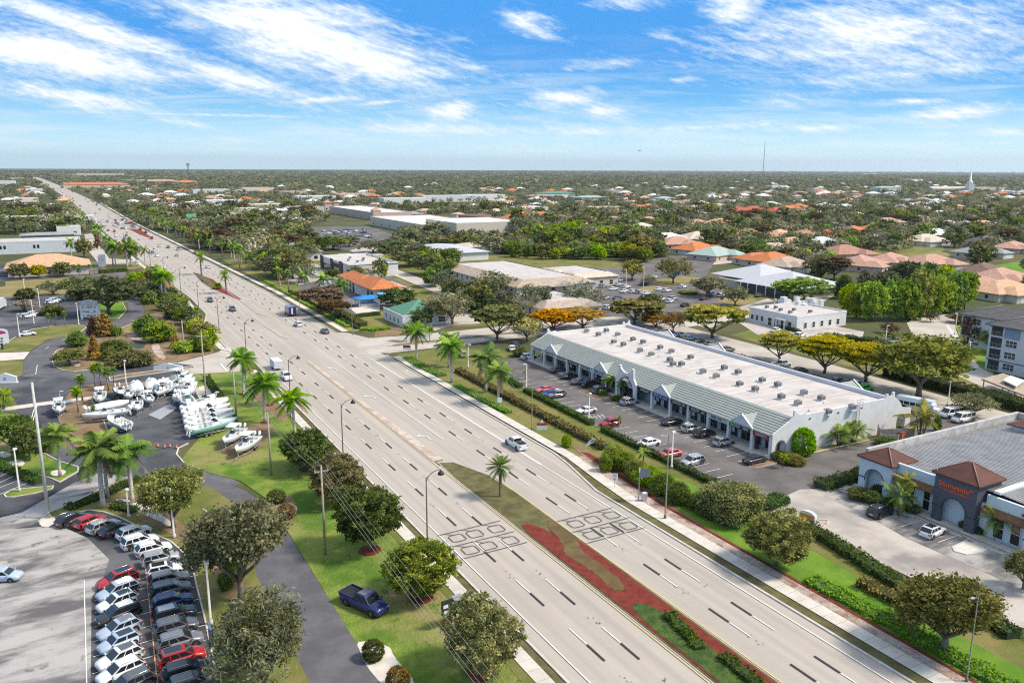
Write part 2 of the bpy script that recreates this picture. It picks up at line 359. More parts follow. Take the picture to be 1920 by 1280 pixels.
def tree_proto(kind,det,seed):
    'a tree one metre-scale unit: 10 m tall and 10 m wide before scaling; det 2 close, 1 middle, 0 far'
    key=(kind,det,seed)
    if key in TREES: return TREES[key]
    r=rs(hash(kind)%1 + sum(map(ord,kind))*13+seed*101+det); K=(60,150,300,620)[det]; per=(7,16,26,34)[det]; sz=(1.05,.62,.38,.25)[det]; SP=(1,1,.9,.72)[det]
    mb=MB(); tr=BARK; lf='mid'; C=None; T=None; sp=.55; flat=.7; up=.6; el=1.5
    if kind=='oak':      # broad, lumpy
        C=shell(r,int(K*.72),4.9,3.3,6.4,.42,-.6,hollow=.4); limbs(mb,r,6,2.4,3.4,6.6,.38); lf='grey'; mb.tube([(0,0,0),(.1,0,1.4),(0,0,2.8)],[.42,.33,.28],7)
    elif kind=='dome':     # dense street tree with large leaves
        C=shell(r,int(K*.8),4.5,4.0,5.6,.36,-.85,hollow=.45); limbs(mb,r,5,1.6,2.8,6,.3); lf='dark'; mb.tube([(0,0,0),(0,0,2.4)],[.30,.24],7); sp=.36; el=1.5
    elif kind=='flat':     # wide umbrella in layers
        C=shell(r,K,5.1,3.0,6.6,.22,-.35,hollow=.45); C[:,2]=np.round(C[:,2]/1.15)*1.15+r.normal(size=len(C))*.12+ .03*np.hypot(C[:,0],C[:,1])**1.2
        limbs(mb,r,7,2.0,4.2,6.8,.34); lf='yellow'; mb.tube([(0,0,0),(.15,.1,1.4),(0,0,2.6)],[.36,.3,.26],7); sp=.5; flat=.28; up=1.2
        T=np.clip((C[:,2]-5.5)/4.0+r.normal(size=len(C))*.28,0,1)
    elif kind=='sparse':    # thin grey crown
        C=shell(r,int(K*.7),4.9,3.8,6,.3,-.6,hollow=.3); limbs(mb,r,8,2.0,3.8,8.2,.30); lf='grey'; mb.tube([(0,0,0),(0,0,2.6)],[.3,.24],6); sz*=.8; per=int(per*.75); sp=.6
    elif kind=='bare':    # twigs, hardly a leaf
        C=shell(r,int(K*.5),4.8,3.9,5.9,.4,-.6,hollow=.3); limbs(mb,r,9,1.8,3.9,8.4,.30); lf='straw'; mb.tube([(0,0,0),(0,0,2.4)],[.32,.25],6); sz*=.62; el=4; sp=.6
    elif kind=='tall':     # bright upright
        C=shell(r,K,4.2,4.6,5.3,.4,-.95,hollow=.5); limbs(mb,r,6,1.2,2.6,8,.26); lf='bright'; mb.tube([(0,0,0),(0,0,2.4)],[.3,.22],6); sp=.5
    elif kind=='cone':     # feathery cone
        n=K; z=1.0+8.8*r.rand(n)**1.25; a=r.rand(n)*6.28; q=(1-(z-1)/9.4)*3.6*(.45+.55*r.rand(n)**.5)+.15
        C=np.stack((q*np.cos(a),q*np.sin(a),z),1); mb.tube([(0,0,0),(0,0,9.2)],[.3,.06],6); lf='orange'; sp=.38
    elif kind=='bush':     # round, clipped: rests on the ground
        C=shell(r,K,4.7,5.2,4.4,.05,-.8,hollow=.8); lf='dark'; sp=.35; mb.tube([(0,0,0),(0,0,4)],[.5,.3],5)
    elif kind=='shrub':    # loose, unclipped
        C=shell(r,K,4.5,5,4.2,.35,-.7,hollow=.5); lf='mid'; sp=.8; el=2.2; limbs(mb,r,5,.6,2.6,6,.3,False); mb.tube([(0,0,0),(0,0,1.2)],[.4,.3],5)
    elif kind=='fan':     # clump of stalks with arching leaves
        n=K; a=r.rand(n)*6.28; e=.2+r.rand(n)*1.2; q=4.6*r.rand(n)**.45; C=np.stack((q*np.cos(a)*np.cos(e),q*np.sin(a)*np.cos(e),.8+q*np.sin(e)*1.9),1); lf='palmbright'; sp=.5; el=4.5; flat=.8
        limbs(mb,r,6,.3,2.2,6,.25,False); mb.tube([(0,0,0),(0,0,.8)],[.5,.4],5)
    V,Q,T4=leafcloud(r,C,per,sp*SP,sz,flat,el,up,T)
    cm=npmesh('crown',V,Q,[LEAF[lf]],None,T4); tm=mb.mesh('trunk',[tr])
    TREES[key]=(tm,cm,LEAF[lf]); return TREES[key]
def tree(name,kind,x,y,h,w,label,group=None,leaf=None,det=1,rz=None,cat='tree',seed=None,parts=True,z=0):
    'a tree of height h and width w at world (x,y)'
    seed=R.randint(0,2) if seed is None else seed; tm,cm,lf=tree_proto(kind,det,seed)
    rz=R.uniform(0,6.28) if rz is None else rz
    o=thing(name,label,cat,(x,y,z),rz,group); o.scale=(w/10,w/10,h/10)
    a=link(bpy.data.objects.new('trunk' if kind not in('bush','shrub','fan') else 'stem',tm),o)
    b=link(bpy.data.objects.new('crown' if kind not in('bush','shrub','fan') else 'foliage',cm),o)
    if leaf: b.material_slots[0].link='OBJECT'; b.material_slots[0].material=LEAF[leaf]
    return o
# ------------------------------------------------------------------ palms
PALMS={}
def frond(r,L,rise,droop,nl,lw,ll,az,curl=0.0,hang=.5):
    'one feather leaf: a bent stalk with leaflets along both sides'
    V=[];Q=[]; ca,sa=math.cos(az),math.sin(az); n=len(V)
    def at(t): 
        q=L*t; return np.array((q*math.cos(rise)*(1-.18*droop*t*t),curl*t*t*L,q*math.sin(rise)-droop*L*t*t*.8))
    for i in range(nl):
        t=.12+.88*(i+.5)/nl; p=at(t); d=at(min(1,t+.03))-at(t-.03); d/=np.linalg.norm(d)
        l=ll*L*math.sin(math.pi*(t*.78+.12))
        for sgn in(-1,1):
            s=np.array((.45*d[0],sgn*.8,.45*d[2]-hang*(.6+.8*r.rand()))); s/=np.linalg.norm(s); s=s*l*(.85+.3*r.rand())
            w=d*lw*L
            V+=[p-w*.5,p+w*.5,p+s+w*.12,p+s-w*.12]
    for i in range(4):
        t0,t1=i/4,(i+1)/4; p,q=at(t0),at(t1); k=.018*L*(1-.7*t0); V+=[p-(0,k,0),p+(0,k,0),q+(0,k*.8,0),q-(0,k*.8,0)]
    V=np.array(V); V=np.stack((V[:,0]*ca-V[:,1]*sa,V[:,0]*sa+V[:,1]*ca,V[:,2]),1)
    return V,np.arange(len(V)).reshape(-1,4)
def palm_proto(kind,det,seed):
    key=(kind,det,seed)
    if key in PALMS: return PALMS[key]
    r=rs(sum(map(ord,kind))+seed*17+det*5); nl=(7,14,26)[det]; ns=(5,6,9)[det]; mb=MB(); parts=[]; base=0
    if kind=='royal':     # 10 m: white trunk, green shaft, feather leaves
        mb.tube([(0,0,0),(0,0,1.2),(0,0,4.4),(0,0,6.3)],[.29,.25,.24,.17],ns); base=7.55; nf=(13,19,26)[det]; L=3.6
        fr=[(L*(.85+.25*r.rand()),rad(62-105*(k/nf)**1.0+r.normal()*7),.30+.32*r.rand()) for k in range(nf)]; lw=.055*26/nl*.95; ll=.27; lf='palm'
    elif kind=='date':    # 8 m: brown trunk, ball of stiff leaves
        mb.tube([(0,0,0),(0,0,.4),(0,0,6.0)],[.36,.24,.26],ns); base=6.1; nf=(18,30,44)[det]; L=2.6
        fr=[(L*(.85+.2*r.rand()),rad(80-125*(k/nf)+r.normal()*6),.12+.18*r.rand()) for k in range(nf)]; lw=.05*26/nl*.8; ll=.17; lf='palm'
    elif kind=='cabbage':   # 8 m: bare trunk and tight round head
        mb.tube([(0,0,0),(.06,.05,3),(0,0,6.4)],[.22,.17,.19],ns); base=6.5; nf=(16,24,34)[det]; L=1.75
        fr=[(L*(.8+.3*r.rand()),rad(80-150*(k/nf)+r.normal()*8),.2+.35*r.rand()) for k in range(nf)]; lw=.07*26/nl*.8; ll=.34; lf='palm'
    elif kind=='clump':    # 5 m: several thin stems, bright arching leaves
        for i in range(5):
            a=i*1.26; e=(math.cos(a)*.75,math.sin(a)*.75,2.6); mb.tube([(math.cos(a)*.2,math.sin(a)*.2,0),(e[0]*.7,e[1]*.7,1.4),e],.08,5,0)
        base=2.5; nf=(14,24,34)[det]; L=2.3; fr=[(L*(.7+.5*r.rand()),rad(75-105*(k/nf)+r.normal()*10),.25+.3*r.rand()) for k in range(nf)]; lw=.05*26/nl*.6; ll=.26; lf='palmbright'
    elif kind=='slim':    # 5 m single thin trunk, small head
        mb.tube([(0,0,0),(0,0,3.6)],[.11,.09],5); base=3.7; nf=(8,11,14)[det]; L=1.7; fr=[(L*(.8+.3*r.rand()),rad(65-100*(k/nf)+r.normal()*8),.35+.3*r.rand()) for k in range(nf)]; lw=.06*26/nl*.9; ll=.26; lf='palmbright'
    az=0; ps=[]
    for k,(l,ri,dr) in enumerate(fr):
        az+=2.399+r.normal()*.2; v,q=frond(r,l,ri,dr,nl,lw,ll,az,r.normal()*.06,.45 if kind!='date' else .15)
        if kind=='clump': a=k%5*1.26; v=v+np.array((math.cos(a)*.75,math.sin(a)*.75,0))
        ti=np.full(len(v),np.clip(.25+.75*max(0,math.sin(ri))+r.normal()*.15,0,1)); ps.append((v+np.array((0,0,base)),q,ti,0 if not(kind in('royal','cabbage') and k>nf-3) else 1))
    V,Q,T,M=join(ps); cm=npmesh('crown',V,Q,[LEAF[lf],LEAF['dryfrond']],M,T)
    tm=mb.mesh('trunk',[PALMBARK if kind=='royal' else BROWNBARK if kind in('date','clump','slim') else plain('palm_bark_tan',(.30,.25,.19),.9,var=.3)])
    sm=None
    if kind=='royal': b=MB(); b.tube([(0,0,6.2),(0,0,6.5),(0,0,7.7)],[.18,.2,.1],ns); sm=b.mesh('crownshaft',[CSHAFT])
    PALMS[key]=(tm,cm,sm,{'royal':10.6,'date':8.6,'cabbage':8.2,'clump':4.6,'slim':4.9}[kind],LEAF[lf]); return PALMS[key]
def palm(name,kind,x,y,h,label,group=None,det=1,leaf=None,wide=1.0,cat='palm'):
    tm,cm,sm,H0,lf=palm_proto(kind,det,R.randint(0,2)); o=thing(name,label,cat,(x,y,0),R.uniform(0,6.28),group); s=h/H0; o.scale=(s*wide,s*wide,s)
    link(bpy.data.objects.new('trunk',tm),o); b=link(bpy.data.objects.new('crown',cm),o)
    if sm: link(bpy.data.objects.new('crownshaft',sm),o)
    if leaf: b.material_slots[0].link='OBJECT'; b.material_slots[0].material=LEAF[leaf]
    o.rotation_euler=(R.uniform(-.04,.04),R.uniform(-.04,.04),R.uniform(0,6.28))
    return o
# ------------------------------------------------------------------ hedges
def hedge(name,P,w,h,label,leaf='hedge',cat='hedge',group=None,dens=40,sz=.22,rough=.12,parts=True):
    'clipped hedge along world points P: a leafy skin over a dense core'
    r=rs(len(P)*7+int(abs(P[0][0])*10)); mb=MB(); Cs=[]
    for a,b in zip(P,P[1:]):
        L=math.dist(a,b); ux=((b[0]-a[0])/L,(b[1]-a[1])/L); nx=(-ux[1],ux[0]); n=max(6,int(L*dens*(w+2*h)/2.6))
        s=r.rand(n)*L; k=r.rand(n)*(w+2*h); off=np.where(k<h,-w/2,np.where(k<h+w,k-h-w/2,w/2)); z=np.where(k<h,k,np.where(k<h+w,h,2*h+w-k))
        wob=1+rough*np.sin(s*.9+P[0][0])+rough*np.sin(s*2.3); off=off*wob; z=z*(1+rough*np.sin(s*1.3+1))
        Cs.append(np.stack((a[0]+ux[0]*s+nx[0]*off,a[1]+ux[1]*s+nx[1]*off,z),1)+r.normal(size=(n,3))*.05)
        c=[(a[0]+nx[0]*w*.42,a[1]+nx[1]*w*.42),(b[0]+nx[0]*w*.42,b[1]+nx[1]*w*.42),(b[0]-nx[0]*w*.42,b[1]-nx[1]*w*.42),(a[0]-nx[0]*w*.42,a[1]-nx[1]*w*.42)]
        mb.prism(c,0,h*.84)
    V,Q,T=leafcloud(r,np.concatenate(Cs),2,.08,sz,1,1.5,2.2 if leaf=='lime' else .8)
    o=obj(name,npmesh('foliage',V,Q,[LEAF[leaf]],None,T)); tag(o,label,cat,group)
    obj('stem',mb,plain('hedge_core_lime',(.07,.14,.02),.95) if leaf=='lime' else plain('hedge_core',(.035,.055,.016),.95),o); return o
# ------------------------------------------------------------------ vehicles
def paint(name,c,metal=.0,rough=.28): return plain('paint_'+name,c,rough,metal,0,2,.6)
PAINT={'white':paint('white',(.78,.79,.80)),'silver':paint('silver',(.48,.49,.50),.3),'grey':paint('grey',(.21,.215,.23),.2),'dark':paint('dark_grey',(.10,.104,.112)),
 'black':paint('black',(.028,.029,.033)),'red':paint('red',(.42,.022,.020)),'pink':paint('coral',(.62,.13,.12)),'blue':paint('blue',(.02,.045,.28)),'navy':paint('navy',(.012,.016,.10)),'paleblue':paint('pale_blue',(.42,.50,.60)),
 'green':paint('lime',(.03,.55,.03)),'maroon':paint('maroon',(.16,.02,.03)),'tan':paint('tan',(.45,.38,.28)),'royal':paint('royal_blue',(.016,.021,.13))}
GLASS=plain('car_glass',(.018,.022,.028),.06,0,0,2,0,.8); TYRE=plain('tyre',(.018,.018,.018),.85); RIM=plain('rim',(.45,.45,.46),.35,.6); TRIM=plain('black_trim',(.02,.02,.022),.6)
HEADL=plain('headlight',(.70,.72,.74),.1,.2); TAILL=plain('taillight',(.35,.015,.012),.2); PLATE=plain('licence_plate',(.7,.7,.66),.5); CHROME=plain('chrome',(.6,.6,.62),.2,.8)
CAR={}
SPEC={ #      L    W    H   belt hood  (roof stations: rear base, rear top, front top, front base)  wheel r
 'sedan':(4.75,1.84,1.45,.93,.90,(-1.75,-.95,.35,1.25),.33),
 'suv':(4.55,1.86,1.62,1.00,.97,(-2.12,-1.50,.10,1.18),.35),
 'wagon':(4.72,1.90,1.68,1.03,.99,(-2.24,-1.72,.22,1.26),.36),
 'coupe':(4.70,1.88,1.38,.92,.88,(-1.90,-.75,.15,1.05),.34),
 'pickup':(5.80,2.00,1.88,1.16,1.14,(-.55,-.35,.85,1.65),.40),
 'van':(5.30,1.98,2.05,1.10,1.06,(-2.55,-2.45,1.15,2.05),.36),
 'hatch':(4.25,1.80,1.55,.98,.97,(-1.95,-1.45,.25,1.10),.33)}
def car_proto(kind,near=True,roof=None):
    key=(kind,near)
    if key in CAR: return CAR[key]
    L,W,H,zb,zh,(xa,xb,xc,xd),wr=SPEC[kind]; h=L/2; w=W/2; b=MB()
    def ring(x,ww,z0,z1,z2,cr=.03):
        return [(x,-ww*.86,z0),(x,-ww,z0+.13),(x,-ww*1.0,z1),(x,-ww*.90,z2),(x,-ww*.45,z2+cr),(x,ww*.45,z2+cr),(x,ww*.90,z2),(x,ww,z1),(x,ww,z0+.13),(x,ww*.86,z0)]
    tail=zb-.02 if kind in('sedan','coupe') else zb
    st=[(-h,.80,.42,.66,.76 if kind!='van' else 1.0),(-h+.10,.93,.26,.76,tail-.04),(-h+.45,1,.22,.80,tail),(xa,1,.20,.80,zb),(0,1,.20,.80,zb),(xd,1,.20,.80,zb),(xd+.15,1,.20,.78,zh),(h-.62,.99,.22,.74,zh-.07),(h-.20,.92,.26,.66,zh-.17),(h,.70,.36,.56,zh-.33)]
    b.loft([ring(x,w*q,z0,z1,z2) for x,q,z0,z1,z2 in st],0)
    # cabin
    wb,wt=w*.93,w*.74; Z=H
    base=[(xa,-wb),(xd,-wb*.93),(xd,wb*.93),(xa,wb)]; top=[(xb,-wt),(xc,-wt),(xc,wt),(xb,wt)]
    b.quad(*[(x,y,Z-.05) for x,y in top],m=0) if False else None
    mid=[(xb-.10,-wt*1.05),(xc+.16,-wt*1.05),(xc+.16,wt*1.05),(xb-.10,wt*1.05)]
    b.loft([[(x,y,zb-.02) for x,y in base],[(x,y,Z-.09) for x,y in mid],[(x,y,Z-.03) for x,y in top],[(x*.86+ (xb+xc)*.07,y*.7,Z) for x,y in top]],0,True,False)
    if kind=='pickup':
        b.box(-h+.06,xa-.06,-w*.98,-w*.86,zb-.06,zb+.16); b.box(-h+.06,xa-.06,w*.86,w*.98,zb-.06,zb+.16); b.box(-h+.02,-h+.12,-w*.9,w*.9,zb-.3,zb+.15)
    def side(sg):
        def pt(u,v):  # u along, v up on the side
            x0=xa+(xd-xa)*u; y0=wb*(1-.07*u); x1=mid[0][0]+(mid[1][0]-mid[0][0])*u; y1=wt*1.05
            return (x0+(x1-x0)*v, sg*(y0+(y1-y0)*v+.012), zb-.02+(Z-.09-zb+.02)*v)
        return pt
    gl={}
    gaps=((.06,.46),(.52,.93)) if kind in('sedan','coupe','pickup','hatch') else ((.04,.30),(.34,.60),(.64,.93))
    for sg in(-1,1):
        pt=side(sg)
        for a,c in gaps:
            q=MB(); P=[pt(a,.12),pt(c,.12),pt(c,.90),pt(a,.90)]; q.quad(*(P if sg<0 else P[::-1]),m=0); gl.setdefault('side_window',[]).append(q)
    def front(xa0,za0,xa1,za1,y0,y1,o):
        q=MB(); lerp=lambda a,c,v:a+(c-a)*v
        P=[(lerp(xa0,xa1,v)+o,s*lerp(y0,y1,v)*.93,lerp(za0,za1,v)+.012) for s,v in((-1,.08),(1,.08),(1,.94),(-1,.94))]
        q.quad(*(P if o>0 else P[::-1]),m=0); return q
    gl['windshield']=[front(xd,zb-.02,mid[1][0],Z-.09,wb*.93,wt*1.05,.012)]; gl['rear_window']=[front(xa,zb-.02,mid[0][0],Z-.09,wb,wt*1.05,-.012)]
    wx=(h-.93,-h+ (1.15 if kind=='pickup' else .92)); wheels=[]
    for x in wx:
        for sg in(-1,1):
            q=MB(); y=sg*(w+.015); yi=sg*(w-.2)
            q.loft([[(x+wr*math.cos(2*math.pi*j/14)*k,yy,wr+wr*math.sin(2*math.pi*j/14)*k) for j in range(14)] for yy,k in((yi,1),(y-sg*.03,1),(y,.9))],0)
            rm=MB(); rm.disc((x,y+sg*.006,wr),wr*.62,'y',10); rm.disc((x,y+sg*.010,wr),wr*.14,'y',6,1)
            for j in range(5):
                a=j*1.2566; rm.quad((x+math.cos(a-.22)*wr*.2,y+sg*.011,wr+math.sin(a-.22)*wr*.2),(x+math.cos(a-.16)*wr*.56,y+sg*.011,wr+math.sin(a-.16)*wr*.56),(x+math.cos(a+.16)*wr*.56,y+sg*.011,wr+math.sin(a+.16)*wr*.56),(x+math.cos(a+.22)*wr*.2,y+sg*.011,wr+math.sin(a+.22)*wr*.2),m=1)
            wheels.append((q,rm))
            b.disc((x,sg*(w+.004),wr+.02),wr*1.2,'y',14,1)
    lights=[]
    for sg in(-1,1):
        q=MB(); q.loft([[(h-.10,sg*w*.48,zh-.36),(h-.10,sg*w*.76,zh-.36),(h-.10,sg*w*.76,zh-.24),(h-.10,sg*w*.48,zh-.22)],[(h-.02,sg*w*.44,zh-.36),(h-.06,sg*w*.74,zh-.36),(h-.09,sg*w*.78,zh-.25),(h-.05,sg*w*.45,zh-.24)]]); lights.append(('headlight',q,HEADL))
        q=MB(); zt=zb-.10; q.box(-h+.0,-h+.16,*sorted((sg*w*.60,sg*w*.93)),zt-.16,zt+.02); lights.append(('taillight',q,TAILL))
        q=MB(); q.box(xd-.22,xd-.08,*sorted((sg*w*.98,sg*(w+.16))),zb-.02,zb+.12); lights.append(('side_mirror',q,None))
    g=MB(); g.quad((h+.004,-w*.36,.46),(h+.004,w*.36,.46),(h-.05,w*.40,zh-.36),(h-.05,-w*.40,zh-.36)); g.quad((h-.02,-w*.66,.30),(h-.02,w*.66,.30),(h+.002,w*.6,.40),(h+.002,-w*.6,.40))
    p=MB(); p.box(-h-.012,-h+.02,-.26,.26,.60,.74)
    root=None
    if near:
        root=obj('body',b,[PAINT['white'],TRIM],None,False)
        # the root Empty carries the parts
        e=bpy.data.objects.new('car',None); KIDS[e.name]=[root]; root.parent=e
        for n,qs in gl.items():
            for q in qs: obj(n,q,GLASS,e,False)
        for q,rm in wheels: o=obj('wheel',q,TYRE,e,False); obj('rim',rm,[TRIM,RIM],o,False)
        for n,q,mm in lights: obj(n,q,mm or PAINT['white'],e,False)
        obj('grille',g,TRIM,e,False); obj('license_plate',p,PLATE,e,False)
        rf=MB(); k=.86; rf.prism([(x*k+(xb+xc)*.5*(1-k),y*.84) for x,y in top],Z-.018,Z+.012); obj('roof_panel',rf,PAINT['white'],e,False)
        if kind in('suv','wagon'):
            for sg in(-1,1):
                q=MB(); q.tube([(xb,sg*wt*.9,Z-.01),(xb+.15,sg*wt*.9,Z+.05),(xc-.2,sg*wt*.9,Z+.05),(xc,sg*wt*.9,Z-.01)],.022,5); obj('roof_rail',q,CHROME,e,False)
        if kind=='pickup':
            q=MB(); q.box(-h+.12,xa-.08,-w*.86,w*.86,zb-.03,zb+.035); obj('bed',q,TRIM,e,False)
    else:
        n=MB(); 
        def add(m,off):
            i=len(n.v); n.v+=m.v; n.f+=[tuple(i+k for k in f) for f in m.f]; n.m+=[q+off if off!=0 or q==0 else 1 for q in m.m]; n.sm+=m.sm
        add(b,0)
        for qs in gl.values():
            for q in qs: add(q,2)
        for q,rm in wheels: add(q,1)
        for q,rm in wheels: 
            i=len(n.v); n.v+=rm.v; n.f+=[tuple(i+k for k in f) for f in rm.f]; n.m+=[3]*len(rm.f); n.sm+=rm.sm
        if kind=='pickup': q=MB(); q.box(-h+.12,xa-.08,-w*.86,w*.86,zb-.03,zb+.035); add(q,1)
        e=obj('car',n,[PAINT['white'],TRIM,GLASS,RIM],None,False)
    CAR[key]=e; return e
def car(kind,col,x,y,rz,label,group=None,near=True,name=None,cat=None,roof=None,scale=1.0):
    pr=car_proto(kind,near); P=PAINT[col]
    if near: pm={'body':[P,TRIM],'side_mirror':P,'roof_panel':PAINT[roof] if roof in PAINT else GLASS if roof=='glass' else P}
    else: pm={'car':[P,TRIM,GLASS,RIM]}
    names={'sedan':'sedan','suv':'suv','wagon':'suv','coupe':'sports_car','pickup':'pickup_truck','van':'van','hatch':'hatchback'}
    cats={'sedan':'car','suv':'suv','wagon':'suv','coupe':'car','pickup':'pickup','van':'van','hatch':'car'}
    return place(pr,name or names[kind],label,cat or cats[kind],x,y,rz,scale,group,pm,z=.1)
def heading(x0,y0,x1,y1):
    'direction in the world from one point of the photo to another'
    a,b=G(x0,y0),G(x1,y1); return math.atan2(b[1]-a[1],b[0]-a[0])
# ------------------------------------------------------------------ boats
GEL=plain('gelcoat',(.80,.81,.80),.22,0,0,2,.4); GELIN=plain('boat_deck',(.70,.70,.67),.5,var=.08,vs=3); AQUA=plain('hull_aqua',(.40,.70,.66),.22,0,0,2,.4); BHULL=plain('hull_blue',(.10,.16,.30),.22,0,0,2,.4); DHULL=plain('hull_dark',(.03,.03,.035),.25,0,0,2,.4)
UPH=plain('boat_cushion',(.62,.60,.55),.7); DARKSCR=plain('tinted_screen',(.03,.06,.07),.1); GALV=plain('galvanised',(.50,.51,.52),.45,.6); TEALSCR=plain('teal_screen',(.04,.16,.17),.1); CANVAS=plain('boat_wrap',(.80,.80,.79),.6,var=.05)
def boat_proto(kind,hullm=None):
    'boat along +x, bow forward; 7.5 m'
    L=7.6; w=1.28; e=bpy.data.objects.new('boat',None); hullm=hullm or GEL
    st=[(-3.6,.92,.55,.10),(-2.5,.97,.50,.05),(-1.0,1.0,.48,.03),(.6,.98,.50,.04),(1.9,.84,.60,.14),(2.9,.56,.80,.36),(3.6,.22,1.02,.70),(3.95,.03,1.14,1.02)]
    zs=lambda x:1.15+.26*max(0,(x+1)/5)**1.6
    o=MB(); rg=[]
    for x,k,ch,ke in st:
        z=zs(x); rg.append([(x,-w*k,z),(x,-w*k*.98,z-.16),(x,-w*k*.84,ch),(x,0,ke),(x,w*k*.84,ch),(x,w*k*.98,z-.16),(x,w*k,z)])
    o.loft(rg,0,False,True,False); o.quad(*rg[0],m=0)
    for a,c in zip(rg,rg[1:]):     # gunwale
        for s,i in((-1,0),(1,6)):
            p,q=a[i],c[i]; o.quad(p,q,(q[0]-.02,q[1]*.80,q[2]+.03),(p[0]-.02,p[1]*.80,p[2]+.03),m=0)
    obj('hull',o,[GEL if hullm is GEL else hullm],e,False)
    d=MB(); zf=.66
    for (a,c),(k1,k2) in zip(zip(rg,rg[1:]),zip(st,st[1:])):
        za=zf if k1[0]<1.9 else zs(k1[0])-.14; zc=zf if k2[0]<1.9 else zs(k2[0])-.14
        d.quad((a[0][0],a[0][1]*.8,za),(c[0][0],c[0][1]*.8,zc),(c[6][0],c[6][1]*.8,zc),(a[6][0],a[6][1]*.8,za),m=0)
        for i in(0,6): d.quad((a[i][0],a[i][1]*.80,za),(c[i][0],c[i][1]*.80,zc),(c[i][0],c[i][1]*.80,c[i][2]+.03),(a[i][0],a[i][1]*.80,a[i][2]+.03),m=0)
    d.box(-3.5,-3.0,-w*.72,w*.72,zf,1.08)
    obj('deck',d,GELIN,e,False)
    if kind!='wrap':
        c=MB(); c.loft([[(-.5,-.45,zf),(1.0,-.45,zf),(1.0,.45,zf),(-.5,.45,zf)],[(-.35,-.42,1.55),(.62,-.38,1.5),(.62,.38,1.5),(-.35,.42,1.55)]],0,True,False); obj('console',c,GEL,e,False)
        q=MB(); q.quad((.66,-.40,1.48),(.66,.40,1.48),(.30,.34,1.98),(.30,-.34,1.98)); q.quad((.62,-.42,1.5),(.28,-.36,1.98),(-.15,-.38,1.75),(-.2,-.43,1.5)); q.quad((.62,.42,1.5),(.28,.36,1.98),(-.15,.38,1.75),(-.2,.43,1.5)); obj('windscreen',q,DARKSCR if kind!='cruiser' else TEALSCR,e,False)
        for y in((-.28,.28)): q=MB(); q.box(-1.35,-.85,y-.24,y+.24,zf,1.2); q.box(-1.4,-1.25,y-.24,y+.24,1.2,1.65); obj('seat',q,UPH,e,False)
        q=MB(); q.box(1.3,2.5,-.5,.5,zf,zf+.38); obj('bow_seat',q,UPH,e,False)
    if kind in('ttop','cruiser'):
        q=MB(); q.loft([[(-1.3,-.95,2.72),(1.05,-.80,2.72),(1.05,.80,2.72),(-1.3,.95,2.72)],[(-1.35,-1.0,2.80),(1.12,-.85,2.80),(1.12,.85,2.80),(-1.35,1.0,2.80)],[(-1.2,-.85,2.88),(.95,-.7,2.88),(.95,.7,2.88),(-1.2,.85,2.88)]],0,True,False); top=obj('hard_top',q,GEL,e,False)
        for x,y in((-.9,-.62),(-.9,.62),(.45,-.5),(.45,.5)): q=MB(); q.tube([(x,y,zf),(x*1.05,y*1.15,2.74)],.035,5); obj('top_post',q,CHROME,top,False)
    if kind=='wrap':    # shrink wrapped for storage: a taut white cover over the deck with one vent
        q=MB(); rr=[]
        for x,k,ch,ke in st:
            z=zs(x); hgt=.62*abs(math.sin(max(0,min(1,(x+4.2)/8.4))*math.pi))**.6+.12; rr.append([(x,-w*k*1.02,z-.1),(x,-w*k*.8,z+hgt*.55),(x,-w*k*.3,z+hgt*.95),(x,0,z+hgt),(x,w*k*.3,z+hgt*.95),(x,w*k*.8,z+hgt*.55),(x,w*k*1.02,z-.1)])
        q.loft(rr,0,False,True,False); q.quad(*rr[0]); cv=obj('wrap_cover',q,CANVAS,e,False); v=MB(); v.obox((.2,0),0,.7,.5,2.36,2.52); obj('vent',v,DARKSCR,cv,False)
    for y in((-.42,.42) if kind!='skiff' else (0,)):
        m=MB(); m.loft([[(-4.15+dx*sx,y+dy*sy,z) for dx,dy in((.32,.14),(.32,-.14),(-.32,-.16),(-.36,0),(-.32,.16))] for z,sx,sy in((1.05,.8,.8),(1.2,1.0,1.0),(1.55,1.0,1.0),(1.78,.8,.75),(1.84,.4,.4))],0); m.box(-4.2,-4.02,y-.07,y+.07,.3,1.06,1); m.box(-4.35,-3.95,y-.05,y+.05,.22,.32,1); m.box(-4.0,-3.58,y-.1,y+.1,.85,1.1,1)
        m.quad((-4.3,y-.02,.22),(-4.05,y-.02,.22),(-4.1,y-.02,-.02),(-4.25,y-.02,-.02),m=1)
        obj('outboard_motor',m,[GEL,GEL],e,False)
    return e
def trailer_proto():
    e=bpy.data.objects.new('boat_trailer',None); f=MB()
    for s in(-1,1):
        f.tube([(-3.3,s*.92,.52),(1.2,s*.92,.52),(3.6,s*.12,.52)],.06,4); f.box(-2.6,1.0,s*.45-.06,s*.45+.06,.52,.66)
    for x in(-3.2,-1.4,.6,1.9): f.box(x-.05,x+.05,-.9 if x<1.5 else -.5,.9 if x<1.5 else .5,.46,.54)
    f.tube([(3.2,0,.52),(5.0,0,.5)],.06,4); f.box(3.55,3.68,-.05,.05,.5,1.25); f.box(4.7,4.8,-.04,.04,0,.6)
    obj('frame',f,GALV,e,False)
    for x in(-1.9,-1.05):
        for s in(-1,1):
            q=MB(); q.loft([[(x+.34*math.cos(j*.5236),y,.34+.34*math.sin(j*.5236)) for j in range(12)] for y in(s*.98,s*1.2)],0); o=obj('wheel',q,TYRE,e,False); q=MB(); q.disc((x,s*1.206,.34),.19,'y',10); obj('rim',q,RIM,o,False)
    for s in(-1,1): q=MB(); q.box(-2.35,-.6,*sorted((s*.96,s*1.24)),.70,.76); obj('fender',q,GALV,e,False)
    return e
